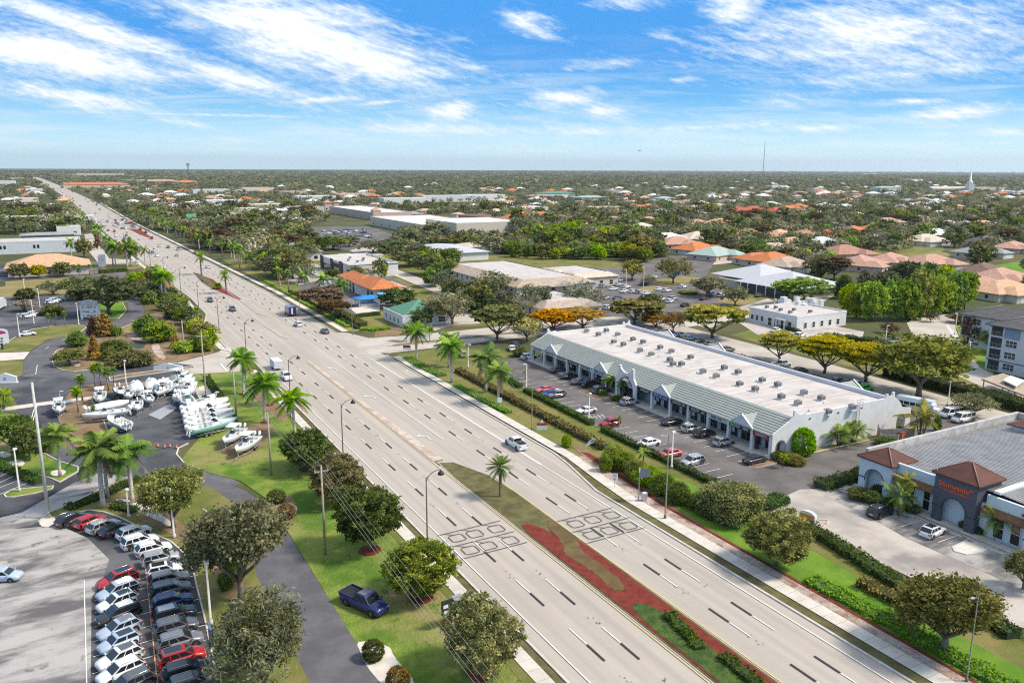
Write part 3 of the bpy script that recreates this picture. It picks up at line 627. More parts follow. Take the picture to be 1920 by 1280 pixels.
# ------------------------------------------------------------------ street furniture
BLACKM=plain('black_steel',(.02,.02,.022),.5); CONC=plain('concrete_pole',(.52,.50,.46),.8,var=.12); WOODP=plain('pole_wood',(.40,.33,.25),.9,var=.2,vs=4); WHITEP=plain('white_steel',(.72,.72,.70),.5)
def lamp_proto():
    e=bpy.data.objects.new('street_lamp',None); m=MB(); m.tube([(0,0,0),(0,0,.5),(0,0,.55),(0,0,9.6)],[.20,.20,.11,.075],8); obj('pole',m,BLACKM,e,False)
    a=MB(); a.tube([(0,0,8.9),(.25,0,9.6),(.9,0,10.15),(1.7,0,10.35),(2.1,0,10.2)],.045,6); a.tube([(0,0,9.5),(.9,0,10.1)],.03,5); obj('arm',a,BLACKM,e,False)
    h=MB(); h.lathe([(.08,.25),(.16,.12),(.36,-.12),(.46,-.36)],10,0,(2.1,0,10.0)); s=obj('lamp_shade',h,BLACKM,e,False); g=MB(); g.lathe([(.36,-.36),(.3,-.44),(.1,-.48)],8,0,(2.1,0,10.0)); obj('lens',g,plain('lamp_lens',(.6,.6,.55),.2),s,False)
    return e
def lotlamp_proto(double=False):
    e=bpy.data.objects.new('lot_light',None); m=MB(); m.tube([(0,0,0),(0,0,.7),(0,0,.72),(0,0,7.6)],[.26,.26,.14,.11],6); obj('pole',m,CONC,e,False)
    for s in((-1,1) if double else (1,)):
        h=MB(); h.box(min(s*.05,s*.75),max(s*.05,s*.75),-.24,.24,7.45,7.68); h.box(min(0,s*.1),max(0,s*.1),-.05,.05,7.5,7.62); obj('lamp_head',h,WHITEP,e,False)
    return e
def powerpole_proto(wood=True,h=12.4,arm=True):
    e=bpy.data.objects.new('power_pole',None); m=MB(); m.tube([(0,0,0),(0,0,h)],[.19,.12],8); obj('pole',m,WOODP if wood else CONC,e,False)
    if arm:
        a=MB(); a.box(-.95,.95,-.06,.06,h-.75,h-.62); ar=obj('crossarm',a,WOODP,e,False)
        for x in(-.85,0,.85): q=MB(); q.lathe([(.05,0),(.08,.08),(.04,.2)],6,0,(x,0,h-.62 if x else h)); obj('insulator',q,plain('insulator',(.55,.52,.5),.3),ar,False)
    return e
# ------------------------------------------------------------------ ground materials
def concrete_road(m,t):
    p=prin(t); p.inputs['Roughness'].default_value=.85; p.inputs['Specular IOR Level'].default_value=.25
    q=pos(t); a=noise(t,q,1.0,6,.6,0,(.9,.012,1)); b=noise(t,q,.035,5,.6); c=noise(t,q,9,3,.7); d=noise(t,q,1.0,4,.6,0,(.28,.03,1))
    col=mixc(t,(a*.55+d*.45).sm(.38,.66),(.385,.342,.292),(.475,.425,.368)); col=mixc(t,b.sm(.42,.7),col,(.45,.40,.345))
    sx=t.nodes.new('ShaderNodeSeparateXYZ'); t.links.new(q,sx.inputs[0]); X=NX(t,sx.outputs[0]); Y=NX(t,sx.outputs[1])
    lane=((X-41.0)/3.36)._m('FRACT'); tr=(lane-.5)._m('ABSOLUTE').sm(.02,.22)      # tyre tracks and oil line
    col=mixc(t,((tr*-1+1)*.48*(b*.9+.3)),col,(.33,.30,.265))
    jt=((Y/6.1)._m('FRACT')-.5)._m('ABSOLUTE').sm(.488,.499); col=mixc(t,jt*.35,col,(.30,.275,.25))
    f=c*.28+.86
    n=t.nodes.new('ShaderNodeVectorMath'); n.operation='SCALE'; t.links.new(col.k,n.inputs[0]); t.links.new(f.k,n.inputs[3]); t.links.new(n.outputs[0],p.inputs['Base Color'])
GM={
 'road':mat('concrete_road',concrete_road),
 'road2':ground('pale_side_road',(.42,.375,.32),(.52,.475,.415),.12,(.46,.41,.355),7),
 'asphalt':ground('asphalt_bluish',(.105,.102,.112),(.145,.142,.150),.25,(.125,.122,.13),8),
 'lot':ground('asphalt_lot',(.115,.104,.10),(.165,.152,.145),.16,(.20,.185,.175),8),
 'darklot':ground('asphalt_dark',(.055,.056,.064),(.105,.105,.115),.14,(.16,.16,.17),8),
 'wornlot':ground('asphalt_worn_pale',(.125,.12,.122),(.42,.40,.38),.16,(.35,.33,.315),6,.9,.38,.60,(.55,1.5,1),0,(.17,.16,.158)),
 'wornlot2':ground('asphalt_weathered',(.40,.355,.315),(.50,.45,.40),.16,(.26,.235,.22),6,.9,.36,.6),
 'walk':ground('sidewalk_concrete',(.55,.50,.44),(.66,.61,.55),.5,None,6),
 'kerb':ground('kerb_concrete',(.50,.46,.41),(.62,.58,.53),.8,None,5),
 'lawn':ground('lawn_green',(.085,.175,.018),(.22,.275,.05),.13,(.29,.245,.10),2.6,.95,.38,.60,None,.8,(.085,.17,.02)),
 'lawn2':ground('lawn_bright',(.085,.20,.016),(.17,.28,.03),.16,None,5,.95,.35,.65,None,.4),
 'dry':ground('grass_dry',(.30,.235,.10),(.20,.19,.06),.14,(.33,.24,.125),5,.95,.35,.65,None,.4),
 'drygreen':ground('grass_half_dry',(.12,.145,.03),(.24,.205,.075),.12,(.15,.17,.035),5,.95,.35,.65,None,.4),
 'dirt':ground('bare_soil',(.17,.12,.07),(.28,.195,.115),.2,(.23,.14,.07),5,.95),
 'mulch':ground('red_mulch',(.19,.036,.026),(.28,.058,.04),.9,None,9,.95,.3,.7,None,.8),
 'rubble':ground('pink_rubble',(.50,.37,.30),(.62,.52,.45),1.1,(.34,.20,.14),7,.95,.4,.6,None,.9),
 'pale':ground('pale_gravel',(.58,.53,.47),(.68,.63,.57),.6,None,8,.95),
 'land':ground('open_land',(.065,.078,.028),(.115,.11,.048),.02,(.055,.065,.026),2,.95,.36,.62,None,0,(.16,.135,.075)),
 'paver':ground('tan_pavers',(.40,.31,.24),(.50,.41,.33),.6,None,6),
 'brick':ground('brick_median',(.46,.36,.29),(.60,.52,.45),.7,(.42,.32,.26),6),
 'vergebrown':ground('mulch_worn_turf',(.125,.075,.038),(.16,.125,.05),.5,(.11,.085,.035),5,.95),
 'cover':ground('ground_cover',(.035,.075,.016),(.085,.135,.03),.9,(.06,.085,.025),3,.95,.35,.65,None,.8),
 'verge':ground('brown_verge',(.10,.088,.038),(.155,.145,.058),.5,(.09,.075,.04),6,.95),
}
WHITE=plain('road_paint_white',(.80,.79,.76),.7,var=.12,vs=6); YEL=plain('road_paint_yellow',(.66,.47,.17),.7,var=.15,vs=6); BLK=plain('road_seal_black',(.035,.033,.032),.8)
LC={}
def LZ(l): LC[l]=LC.get(l,0)+1; return l*.022+LC[l]*.0008
def gpw(name,P,m,lvl,sm=0,label=None):
    if sm:
        P=smooth_poly(P,sm+1); j=.16*min(1.6,max(.5,len(P)**.5*.12)); P=[(x+R.uniform(-j,j),y+R.uniform(-j,j)) for x,y in P]
    a=sum(P[k][0]*P[(k+1)%len(P)][1]-P[(k+1)%len(P)][0]*P[k][1] for k in range(len(P)))
    if a<0: P=P[::-1]
    z=LZ(lvl); b=MB(); b.quad(*[(x,y,z) for x,y in P]); o=obj(name,b,GM[m]); o['kind']='structure'; return o
def gp(name,pts,m,lvl,sm=0): return gpw(name,poly_px(pts),m,lvl,sm)
KERB=MB()
def kerb(P,w=.16,h=.21,px=False,closed=False,mb=None):
    P=poly_px(P) if px else list(P); mb=mb or KERB
    if closed: P=P+[P[0]]
    for a,b in zip(P,P[1:]):
        L=math.dist(a,b); h+=.0011
        if L<.05: continue
        n=(-(b[1]-a[1])/L*w/2,(b[0]-a[0])/L*w/2); e=((b[0]-a[0])/L*w*.35,(b[1]-a[1])/L*w*.35)
        mb.prism([(a[0]+n[0],a[1]+n[1]),(a[0]-n[0],a[1]-n[1]),(b[0]-n[0]+e[0],b[1]-n[1]+e[1]),(b[0]+n[0]+e[0],b[1]+n[1]+e[1])],0,h)
MK={'w':MB(),'y':MB(),'k':MB(),'g':MB()}
MZ=.158
def line(a,b,w=.12,c='w',z=MZ):
    z+=R.random()*.004; L=math.dist(a,b)+1e-6; n=(-(b[1]-a[1])/L*w/2,(b[0]-a[0])/L*w/2)
    MK[c].quad((a[0]+n[0],a[1]+n[1],z),(a[0]-n[0],a[1]-n[1],z),(b[0]-n[0],b[1]-n[1],z),(b[0]+n[0],b[1]+n[1],z))
def lines(P,w=.12,c='w',z=MZ):
    for a,b in zip(P,P[1:]): line(a,b,w,c,z)
# ------------------------------------------------------------------ ground sheet
g=MB(); g.quad((-8900,-380,0),(26000,-380,0),(26000,29800,0),(-8900,29800,0)); o=obj('ground',g,GM['land']); o['kind']='structure'
# ------------------------------------------------------------------ the highway
OFF=[(-200,0),(330,0),(820,-19),(1291,-29),(1730,-46),(2674,-84),(3815,-136),(5200,-205)]
def off(y):
    for (a,p),(b,q) in zip(OFF,OFF[1:]):
        if y<=b: return p+(q-p)*(y-a)/(b-a)
    return OFF[-1][1]
YS=[15,60,98,104,110,116,150,200,245,260,300,330]+[330+k*70 for k in range(1,70)]
def hx(y,l,r):
    return (l+off(y),y),(r+off(y),y)
def strip(name,f,m,lvl,ys):
    b=MB(); z=LZ(lvl)
    for a,c in zip(ys,ys[1:]):
        (la,ra),(lc,rc)=f(a),f(c); b.quad((la[0],a,z),(ra[0],a,z),(rc[0],c,z),(lc[0],c,z))
    o=obj(name,b,GM[m]); o['kind']='structure'
def redge(y):
    if y<98: return 69.3
    if y<114: return 69.3+3.2*(y-98)/16
    if y<236: return 72.5
    return 69.5
def ledge(y): return 39.2 if y<222 or y>292 else 39.2-3.3*min(1,max(0,(y-222)/4))*min(1,max(0,(292-y)/18))
strip('highway',lambda y:hx(y,ledge(y),redge(y)),'road',3,sorted(set(YS+[222,226,236.01,274,292])))
# kerbs along it
for ys,fx in (((15,60,98,104,110,116,150,203),lambda y:redge(y)+.1),((239,300,330,400,500,600,700,820,1000),lambda y:69.6+off(y)),((15,60,100,150,201),lambda y:39.1),((226,274,292,330,400,500,650,820,1000),lambda y:ledge(y)-.1+off(y))):
    kerb([(fx(y),y) for y in ys],.32,.21)
# lane lines
WP=[20,330]+[330+k*70 for k in range(1,45)]
def lon(x,y0,y1,w=.12,c='w'):
    ys=[y0]+[y for y in WP if y0<y<y1]+[y1]
    lines([(x+off(y),y) for y in ys],w,c)
for x in(41.0,): lon(x,20,205,.14); lon(x,226,1500,.14)
lon(67.5,20,204,.14); lon(67.5,240,1500,.14)
lon(67.28,112,200,.09); lon(67.72,112,200,.09)
lon(51.45,20,206,.14,'y'); lon(57.85,20,112,.14,'y'); 
for k,y in enumerate(np.arange(22,1100,12.19)):
    y=float(y)
    for i,x in enumerate((44.42,47.78,61.0,64.3)):
        yy=y+(1.8,.3,1.1,.9)[i]; 
        if 206<yy<224 and i<2: pass
        xo=off(yy); 
        if i<2: line((x+xo,yy+3.4),(x+xo,yy+6.8),.13); line((x+xo,yy),(x+xo,yy+3.3),.23,'k')
        else: line((x+xo,yy-3.4),(x+xo,yy-.1),.13); line((x+xo,yy),(x+xo,yy+3.3),.23,'k')
        if yy<260 and R.random()<.75:
            for j in range(R.randint(3,7)): q=yy+6.9+R.uniform(-.2,2.4); a=x+xo+R.uniform(-.35,.35); line((a,q),(a+R.uniform(-.05,.05),q+R.uniform(.1,.3)),.07,'k')
# turn lanes
lon(57.9,132,204,.12); lon(58.15,132,165,.05); lon(51.6,240,300,.12); lon(51.6,300,420,.1)
lon(55.0,244,420,.1,'y'); lon(47.9,238,330,.0001)
def arrow(x,y,d,turn,s=1.0):
    'painted turn arrow, d +1 towards +Y'
    z=MZ
    MK['w'].quad((x-.09*s,y,z),(x+.09*s,y,z),(x+.09*s,y+1.9*s*d,z),(x-.09*s,y+1.9*s*d,z))
    MK['w'].quad((x-.09*s,y+1.7*s*d,z),(x+.09*s,y+1.9*s*d,z),(x+turn*.8*s,y+2.5*s*d,z),(x+turn*.8*s,y+2.25*s*d,z))
    MK['w'].quad((x+turn*.75*s,y+1.9*s*d,z),(x+turn*1.35*s,y+2.5*s*d,z),(x+turn*.75*s,y+2.9*s*d,z))
for y in(133,164,193): arrow(55.9,y,1,-1,1.25)
for y in(122,150,181): arrow(70.0,y,1,1,1.25)
for y in(250,275,300): arrow(49.6,y+4,-1,1,1.25)
for y in(240,262): arrow(37.6,y,-1,-1,1.1)
# stop bars and crossing lines at the junction
line((31.2,205),(31.2,214),.45); line((72.6,226),(76,226),.3); line((66,206.0),(72,200.5),.15); line((66,208.2),(73.6,203.2),.15)
# counting loops cut into the lanes
def loop(x0,x1,y0,y1,w=.14):
    x0,x1=x0+.2,x1-.2
    P=[(x0,y0+.3),(x0+.3,y0),(x1-.3,y0),(x1,y0+.3),(x1,y1-.3),(x1-.3,y1),(x0+.3,y1),(x0,y1-.3)]
    lines(P+[P[0]],w,'g',MZ+.006)
for xs,ya in(((41.4,44.1,47.5),88.2),((58.3,61.3,64.6),84.2)):
    for i,x in enumerate(xs):
        for dy in(0,4.1): loop(x+.3,x+2.75,ya+dy,ya+dy+2.1)
    x0,x1=xs[0]-.6,xs[-1]+3.3
    for dy in(-.7,3.05,7.1): line((x0,ya+dy),(x1,ya+dy+.15),.14,'g',MZ+.006)
    for x in xs:
        for dy in(2.1,6.2): line((x+1.4,ya+dy),(x+.4,ya+dy+.95),.13,'g',MZ+.006)
# raised medians
med=[(51.9,15),(51.9,113),(52.4,121),(54.6,120),(57.2,112),(57.7,104),(57.5,60),(57.4,15)]
gpw('median_soil',med,'verge',9); kerb(med,.3,.14)
gpw('median_mulch',[(52.2,15),(52.15,90),(52.6,92.5),(53.6,92.6),(54.5,91),(55.0,88.6),(56.0,90.0),(57.25,84),(57.15,60),(57.1,15)],'mulch',11)
gp('median_turf',[(960+x/3.369,900+y/3.369) for x,y in((215,262),(270,262),(330,330),(420,400),(440,460),(520,510),(610,585),(690,640),(715,690),(690,712),(625,700),(560,630),(470,560),(400,520),(335,480),(318,420),(290,360),(240,320))],'vergebrown',12,1)
gpw('median_turf',[(52.3,15),(52.3,63),(53.0,67.3),(54.2,68.0),(55.4,66.4),(55.7,62),(55.5,54),(55.3,15)],'cover',12,1)
b1=[(51.75,122),(51.75,206),(52.15,206.4),(52.5,204),(52.9,150),(53.6,122)]
gpw('median_bricks',b1,'brick',9); kerb(b1,.26,.14); line((52.0,206),(52.0,120),.12,'k',.135)
m2=[(51.6,238),(54.4,236.5),(54.9,240),(54.9,262),(54.4,330),(54.6,342),(53,344),(51.9,330),(51.9,262)]
kerb([(54.4,237),(52.9,243),(52.3,262),(51.9,300)],.22,.21); kerb([(56.6,277),(55.3,285),(54.7,330),(54.6,370)],.22,.21)
def medpx(pts,m,lvl=9): gp('median_mulch',pts,m,lvl); kerb(pts,.3,.14,True,True)
medpx([(362,511),(372,514),(400,525),(426,545),(453,562),(447,563),(426,553),(400,543),(378,529)],'mulch')
gp('median_turf',[(363,512),(373,514),(392,524),(402,536),(398,541),(380,528)],'verge',11)
medpx([(240,429),(256,430),(268,434),(286,447),(279,446),(262,440)],'mulch')
# left verge and footpath, right footpath
gpw('verge',[(37.9,15),(39.0,15),(39.0,201),(37.9,201)],'verge',4)
def walk(P,w,name='sidewalk',lvl=8,step=1.83):
    'concrete footpath with joints'
    mb=MB(); z=LZ(lvl)
    for a,b in zip(P,P[1:]):
        L=math.dist(a,b); u=((b[0]-a[0])/L,(b[1]-a[1])/L); n=(-u[1]*w/2,u[0]*w/2); k=max(1,round(L/step)); 
        if L>200: k=1
        for i in range(k):
            s0,s1=i*L/k+(.03 if k>1 else 0),(i+1)*L/k
            p=(a[0]+u[0]*s0,a[1]+u[1]*s0); q=(a[0]+u[0]*s1,a[1]+u[1]*s1)
            mb.quad((p[0]+n[0],p[1]+n[1],z),(p[0]-n[0],p[1]-n[1],z),(q[0]-n[0],q[1]-n[1],z),(q[0]+n[0],q[1]+n[1],z))
    o=obj(name,mb,GM['walk']); o['kind']='structure'
walk([(37.1,15),(37.1,203)],1.7); walk([(37.0,228),(34.6,232),(34.2,280),(36.6,300),(36.9,330)],1.7)
for ys in((330,500,700,820,1000,1300),): walk([(36.5+off(y),y) for y in ys],1.8); walk([(72.6+off(y),y) for y in ys],2.0)
walk([(72.1,15),(72.1,92),(73.0,102),(74.3,113),(74.4,200)],2.05); walk([(72.6,240),(72.6,330)],2.0)
gpw('verge',[(69.5,15),(69.5,98),(70.4,102),(72.6,114),(73.3,114),(71.0,96),(71.0,15)],'verge',5)
gpw('verge',[(70.0,240),(70.0,330),(71.5,330),(71.5,240)],'verge',5)
# ------------------------------------------------------------------ right of the highway
gpw('grass_swale',[(71,15),(71,110),(75,118),(75,203),(90,205),(110,190),(91,182),(89,150),(88,120),(87,92),(87,70),(86,15)],'drygreen',2)
gpw('grass_swale',[(75.2,15),(75.4,60),(75.8,84),(78,98),(82,104),(85,96),(84,80),(83,60),(81,45),(82,15)],'lawn2',3,1)
gpw('grass_swale',[(77.5,118),(77.5,196),(80,200),(83,185),(81,150),(80.5,112),(79,100)],'drygreen',3,1)
gpw('stone_strip',[(73.15,15),(73.15,90),(74.2,104),(75.3,113),(76.4,112),(75.8,100),(74.9,88),(74.7,60),(74.6,15)],'rubble',5)
gpw('mulch_edge',[(74.6,15),(74.7,60),(74.9,88),(75.8,100),(76.4,112),(77.4,118),(79.2,117),(78.0,104),(76.2,90),(75.3,70),(75.1,15)],'dirt',4)
gpw('mulch_strip',[(74.75,15),(74.8,60),(75.0,88),(75.9,100),(77.2,114),(78.2,113),(76.6,98),(75.5,86),(75.25,60),(75.2,15)],'mulch',6)
gpw('side_street',[(72.5,207),(74.5,205.4),(90,206),(120,206.5),(150,207),(173,205),(173,222),(150,224),(120,225),(90,225.5),(76,227.5),(72.5,239),(69.3,240),(69.3,204)],'road2',3)
gpw('street_median',[(77.2,214.6),(80,215.4),(140,215.0),(140,212.6),(80,212.4)],'dirt',5); kerb([(77.2,214),(80,215.4),(140,215)],.2); kerb([(77.2,214),(80,212.4),(140,212.6)],.2)
gpw('back_road',[(157,206),(157,140),(158.5,100),(161,60),(164,15),(176,15),(171,60),(170,100),(172.5,140),(173,206)],'road2',3)
gpw('back_road',[(126.5,225),(127,262),(131,320),(137,400),(139,470),(147,470),(145,400),(140,320),(136.5,262),(137,225)],'road2',3)
gpw('side_street',[(173,205),(200,207),(235,210),(262,225),(280,250),(290,250),(275,222),(240,203),(200,199),(173,196)],'road2',3)
gpw('grass_swale',[(139,206),(157,206),(157,140),(158.5,100),(160.5,60),(150,60),(153,100),(153,190)],'dry',2)
# shopping parade parking
gpw('parking_lot',[(88.3,91),(88.2,120),(89.2,154),(91,176),(96,184),(104.6,184),(104.6,93),(112,93.6),(146,93.3),(146,190),(155,190),(157,98),(157,84),G(1632,886),G(1575,903),G(1530,914),G(1500,920),G(1481,932),G(1462,934),G(1420,936),G(1395,930)],'lot',4)
gpw('planting_strip',[(108,95.3),(107,94.2),(112,93.7),(146,93.4),(146,95.2)],'dry',5)
for i in range(24):
    y=96.9+2.86*i*1.0
    if 139.5<y<149: continue
    if y<176: line((98.6,y),(103.6,y),.11)
for i in range(28):
    y=93.0+2.86*i*1.0
    if 122.5<y<127.5: continue
    if y<172: line((88.9,y),(93.6,y),.11)
for i in range(22): y=112+2.8*i; line((149.6,y),(154.6,y),.10)
isl=[(99.4,140.6),(103.9,140.4),(103.9,148.4),(99.4,148.2),(98.9,147),(98.9,141.6)]
gpw('planting_island',isl,'dirt',8); kerb(isl,.2,.16,closed=True)
isl=[(89.4,123.6),(92.8,123.3),(93.3,124.2),(92.8,125.2),(89.4,125.4)]; gpw('planting_island',isl,'dirt',8); kerb(isl,.2,.16,closed=True)
isl=[(99.0,94.4),(99.3,93.4),(104,93.2),(106,95.2),(105,96.2),(100,95.6)]; gpw('planting_island',isl,'dirt',8); kerb(isl,.2,.16,closed=True)
kerb([(106,93.9),(112,93.9),(146,93.6)],.2); kerb([(88.2,91),(88.1,120),(89.1,154),(91,176)],.16)
for k in range(5): line((89.2+k*.9,128.8),(89.9+k*.9,131.2),.1)
gpw('parade_walk',[(103.8,95.2),(103.8,181),(110,181),(110,95.2)],'walk',10); kerb([(103.8,95.2),(103.8,181)],.2,.21)
# clinic parking (bottom right)
gp('parking_lot',[(1446,959),(1480,935),(1478,928),(1500,918),(1579,915),(1700,962),(1800,1000),(1925,1056),(1925,1180),(1876,1164),(1716,1087),(1621,1042),(1526,992)],'wornlot2',4)
gp('parking_lot',[(1572,916),(1700,964),(1800,1004),(1925,1060),(1925,1110),(1850,1075),(1700,1010),(1640,975),(1545,930)],'wornlot',5)
gp('entry_walk',[(1560,915),(1595,903),(1625,917),(1690,944),(1800,988),(1925,1040),(1925,1052),(1800,1000),(1690,955),(1600,922)],'walk',8)
# ------------------------------------------------------------------ left of the highway
gp('boat_yard_asphalt',[(-60,770),(-60,700),(40,690),(60,700),(140,697),(225,687),(335,680),(425,660),(470,688),(395,706),(347,704),(392,722),(410,755),(432,790),(340,838),(331,850),(345,868),(412,884),(450,905),(420,925),(330,900),(262,905),(205,915),(100,965),(-60,990)],'darklot',2)
gp('side_street',[(328,681),(410,660),(425,648),(440,655),(470,690),(425,703),(392,706),(347,704),(362,690),(362,685)],'road2',3)
gp('side_street',[(328,690),(362,686),(365,690),(352,700),(337,697)],'road2',3)
gp('dealer_drive',[(250,925),(190,940),(100,985),(60,1010),(-60,1040),(-60,985),(40,962),(105,925),(140,905),(185,887),(230,893),(262,897)],'wornlot',4)
gp('dealer_lot',[(-60,1010),(60,985),(73,978),(113,972),(166,957),(196,961),(225,971),(277,997),(320,1016),(341,1034),(361,1066),(371,1108),(383,1155),(395,1212),(412,1300),(430,1380),(-300,1400)],'darklot',5)
gp('dealer_lot_wear',[(-60,1000),(60,990),(112,986),(165,1010),(205,1050),(190,1100),(172,1120),(170,1300),(165,1390),(-260,1390),(-200,1200)],'wornlot',6)
gpw('frontage_road',[(22.7,20),(22.75,75),(22.7,108),(22.2,116),(20.5,124),(17.5,131),(13.4,136),(9,138),(7,128),(10,125),(13.5,120),(15.6,112),(16.3,104),(16.35,75),(16.3,20)],'asphalt',6)
gp('front_lawn',[(395,707),(470,699),(482,705),(530,760),(600,842),(700,956)],'lawn',3) if False else None
gpw('front_lawn',[(36.2,15),(36.2,203),(31,204.5),(21.9,206.5),(20.5,197),(21.6,184),(21.9,172),(20.3,164),(18.8,157),(14.9,148),(13.3,144),(13.6,141),(16.5,135.5),(20.5,129),(22.6,120),(22.8,108),(22.75,75),(22.7,15)],'lawn',4)
gp('soil_patch',[(398,838),(440,800),(505,790),(520,810),(480,850),(430,858)],'dirt',5,1); gp('soil_patch',[(475,715),(530,750),(545,790),(520,790),(470,740)],'dirt',5,1)
gp('soil_patch',[(565,855),(610,840),(650,870),(690,930),(640,920),(590,890)],'dirt',5,1)
gp('soil_patch',[(500,930),(545,925),(560,955),(545,985),(510,975),(495,950)],'dirt',5,2)
gp('planting_bed',[(663,1207),(690,1200),(730,1212),(742,1235),(765,1262),(785,1290),(740,1300),(715,1290)],'pale',6,1)
gp('planting_bed',[(515,965),(540,940),(560,952),(553,968),(530,974)],'pale',6,1)
gpw('verge_strip',[(36.2,15),(36.2,202),(35.6,202),(35.3,120),(35.0,15)],'drygreen',5)
kerb([(345,868),(331,852),(335,840),(352,832)],.25,.16,True); kerb([(16.3,104),(15.6,112),(13.5,120)],.2)
for y in np.arange(62,112,12.2): line((19.5,y),(19.5,y+3),.16,'y',8*.012)
# verge between the dealer lot and the frontage road
gp('dealer_verge',[(72,980),(90,963),(125,949),(205,911),(262,894),(330,898),(395,915),(440,945),(462,990),(480,1078),(551,1223),(600,1320),(620,1400),(432,1400),(408,1280),(395,1212),(383,1155),(371,1108),(361,1066),(341,1034),(320,1016),(277,997),(225,971),(196,961),(166,957),(113,971),(95,988),(78,990)],'drygreen',7)
gp('soil_patch',[(180,945),(240,925),(300,950),(340,985),(400,1000),(440,1060),(470,1120),(430,1130),(380,1040),(330,1005),(290,990),(235,965)],'dirt',8,1)
gp('stone_bed',[(210,935),(255,940),(300,965),(330,985),(325,992),(285,972),(230,950)],'pale',9,1)
kerb([(72,980),(90,963),(125,949),(205,911)],.2,.21,True); kerb([(113,971),(166,957),(196,961),(225,971),(277,997),(320,1016),(341,1034),(361,1066),(371,1108),(383,1155),(395,1212),(408,1280)],.2,.21,True)
gp('tree_pit',[(73,978),(88,968),(106,972),(104,984),(88,990),(76,988)],'pale',8,1)
# islands of the boat yard
gp('planting_island',[(-60,735),(20,742),(33,760),(30,772),(-60,778)],'drygreen',4)
gp('planting_island',[(-60,774),(35,777),(70,812),(82,850),(112,866),(146,876),(147,884),(112,905),(97,898),(80,891),(40,883),(-60,862)],'lawn',4); kerb([(82,850),(112,866),(146,876),(147,884),(112,905),(97,898),(40,883)],.2,.21,True)
gp('stone_bed',[(0,845),(22,850),(20,858),(0,860)],'pale',6,1); gp('stone_bed',[(8,868),(40,862),(50,870),(30,880)],'pale',6,1); gp('stone_bed',[(90,885),(120,880),(125,888),(105,897)],'pale',6,1)
gp('planting_island',[(117,762),(172,752),(185,768),(196,790),(205,815),(195,832),(165,842),(140,838),(120,812),(106,780)],'dirt',4); kerb([(172,752),(185,768),(205,815),(195,832),(165,842)],.2,.21,True)
gp('planting_island',[(122,748),(140,724),(180,720),(300,713),(345,705),(362,712),(300,724),(200,738),(180,750),(140,760)],'dirt',4)
gp('yard_apron',[(362,728),(388,722),(412,757),(396,768),(372,745)],'pale',4)
gp('street_median',[(205,708),(230,703),(362,687),(366,690),(240,708),(207,714)],'dirt',5); kerb([(205,708),(230,703),(362,687),(366,690),(240,708),(207,714)],.25,.21,True,True)
gp('drainage_channel',[(-60,772),(0,765),(100,752),(172,744),(172,749),(100,758),(0,772),(-60,779)],'walk',5)
for a,b in(((140,697),(330,680)),((230,724),(390,704)),((212,722),(238,720)),((214,727),(238,724)),((216,731),(240,728)),((219,735),(242,731)),((43,707),(67,703)),((67,703),(70,685)),((70,760),(62,790)),((66,760),(58,790)),((85,655),(92,650)),((117,638),(132,632)),((330,716),(348,712))): line(G(*a),G(*b),.14)
for k in range(7): line(G(-10+k*0,905+k*0),G(4,898),.1) if False else None
gp('parking_lot',[(-60,870),(0,885),(60,905),(97,908),(105,922),(40,958),(-60,985)],'darklot',5)
for a,b in(((0,895),(22,884)),((0,906),(34,890)),((0,915),(48,897)),((-5,930),(60,903))): line(G(*a),G(*b),.12)
gp('planting_island',[(8,928),(20,920),(45,917),(100,912),(98,918),(60,927),(25,933),(12,933)],'lawn',6,1); kerb([(8,928),(20,920),(45,917),(100,912),(98,918),(60,927),(25,933),(12,933)],.2,.21,True,True)
line(G(120,950),G(192,916),.14)
# dealer bays: lines
row1=[(73+0,0)]
# ------------------------------------------------------------------ upper left
gp('service_road',[(228,540),(245,542),(260,556),(271,580),(268,592),(250,604),(225,615),(170,632),(130,647),(105,657),(95,672),(100,687),(117,696),(145,698),(142,708),(60,708),(41,706),(45,677),(57,660),(87,640),(130,627),(160,619),(200,607),(228,596),(240,584),(240,570),(232,556)],'asphalt',4)
gp('parking_lot',[(-80,640),(-80,565),(0,560),(62,553),(155,555),(158,565),(185,566),(186,598),(160,612),(100,612),(60,618),(30,632),(0,648),(-80,668)],'darklot',3)
gp('dry_field',[(-80,545),(10,537),(10,528),(140,520),(142,530),(140,548),(110,553),(60,553),(0,560),(-80,566)],'dry',3)
gp('lawn_corner',[(187,567),(230,567),(237,583),(222,598),(190,597),(185,590)],'lawn2',5); kerb([(187,567),(230,567),(237,583),(222,598),(190,597),(185,590)],.2,.21,True,True)
gp('lawn_strip',[(-60,665),(0,650),(30,632),(60,618),(100,611),(150,610),(162,614),(150,624),(87,639),(56,659),(0,661),(-60,668)],'drygreen',5); kerb([(-60,665),(0,650),(30,632),(60,618),(100,611),(150,610),(162,614),(150,624)],.2,.21,True)
gp('sidewalk',[(-60,670),(0,662),(56,660),(45,674),(0,677),(-60,684)],'walk',5)
gp('lawn_strip',[(-60,684),(0,677),(45,675),(41,705),(0,718),(-60,730)],'drygreen',5)
gp('dry_basin',[(96,672),(106,658),(131,648),(226,616),(252,605),(270,592),(300,585),(345,610),(400,655),(400,662),(328,680),(225,686),(140,696),(118,695),(101,686)],'dirt',4); kerb([(252,605),(226,616),(131,648),(106,658),(96,672),(101,686),(118,695),(140,697),(225,687),(330,681)],.2,.21,True)
gp('grass_swale',[(225,615),(262,601),(272,606),(258,620),(232,626)],'dry',5,1); gp('grass_swale',[(101,690),(96,672),(120,655),(125,675),(140,690),(118,694)],'drygreen',5,1)
gp('grass_swale',[(405,655),(330,560),(295,505),(310,500),(340,545),(420,648)],'dry',2)
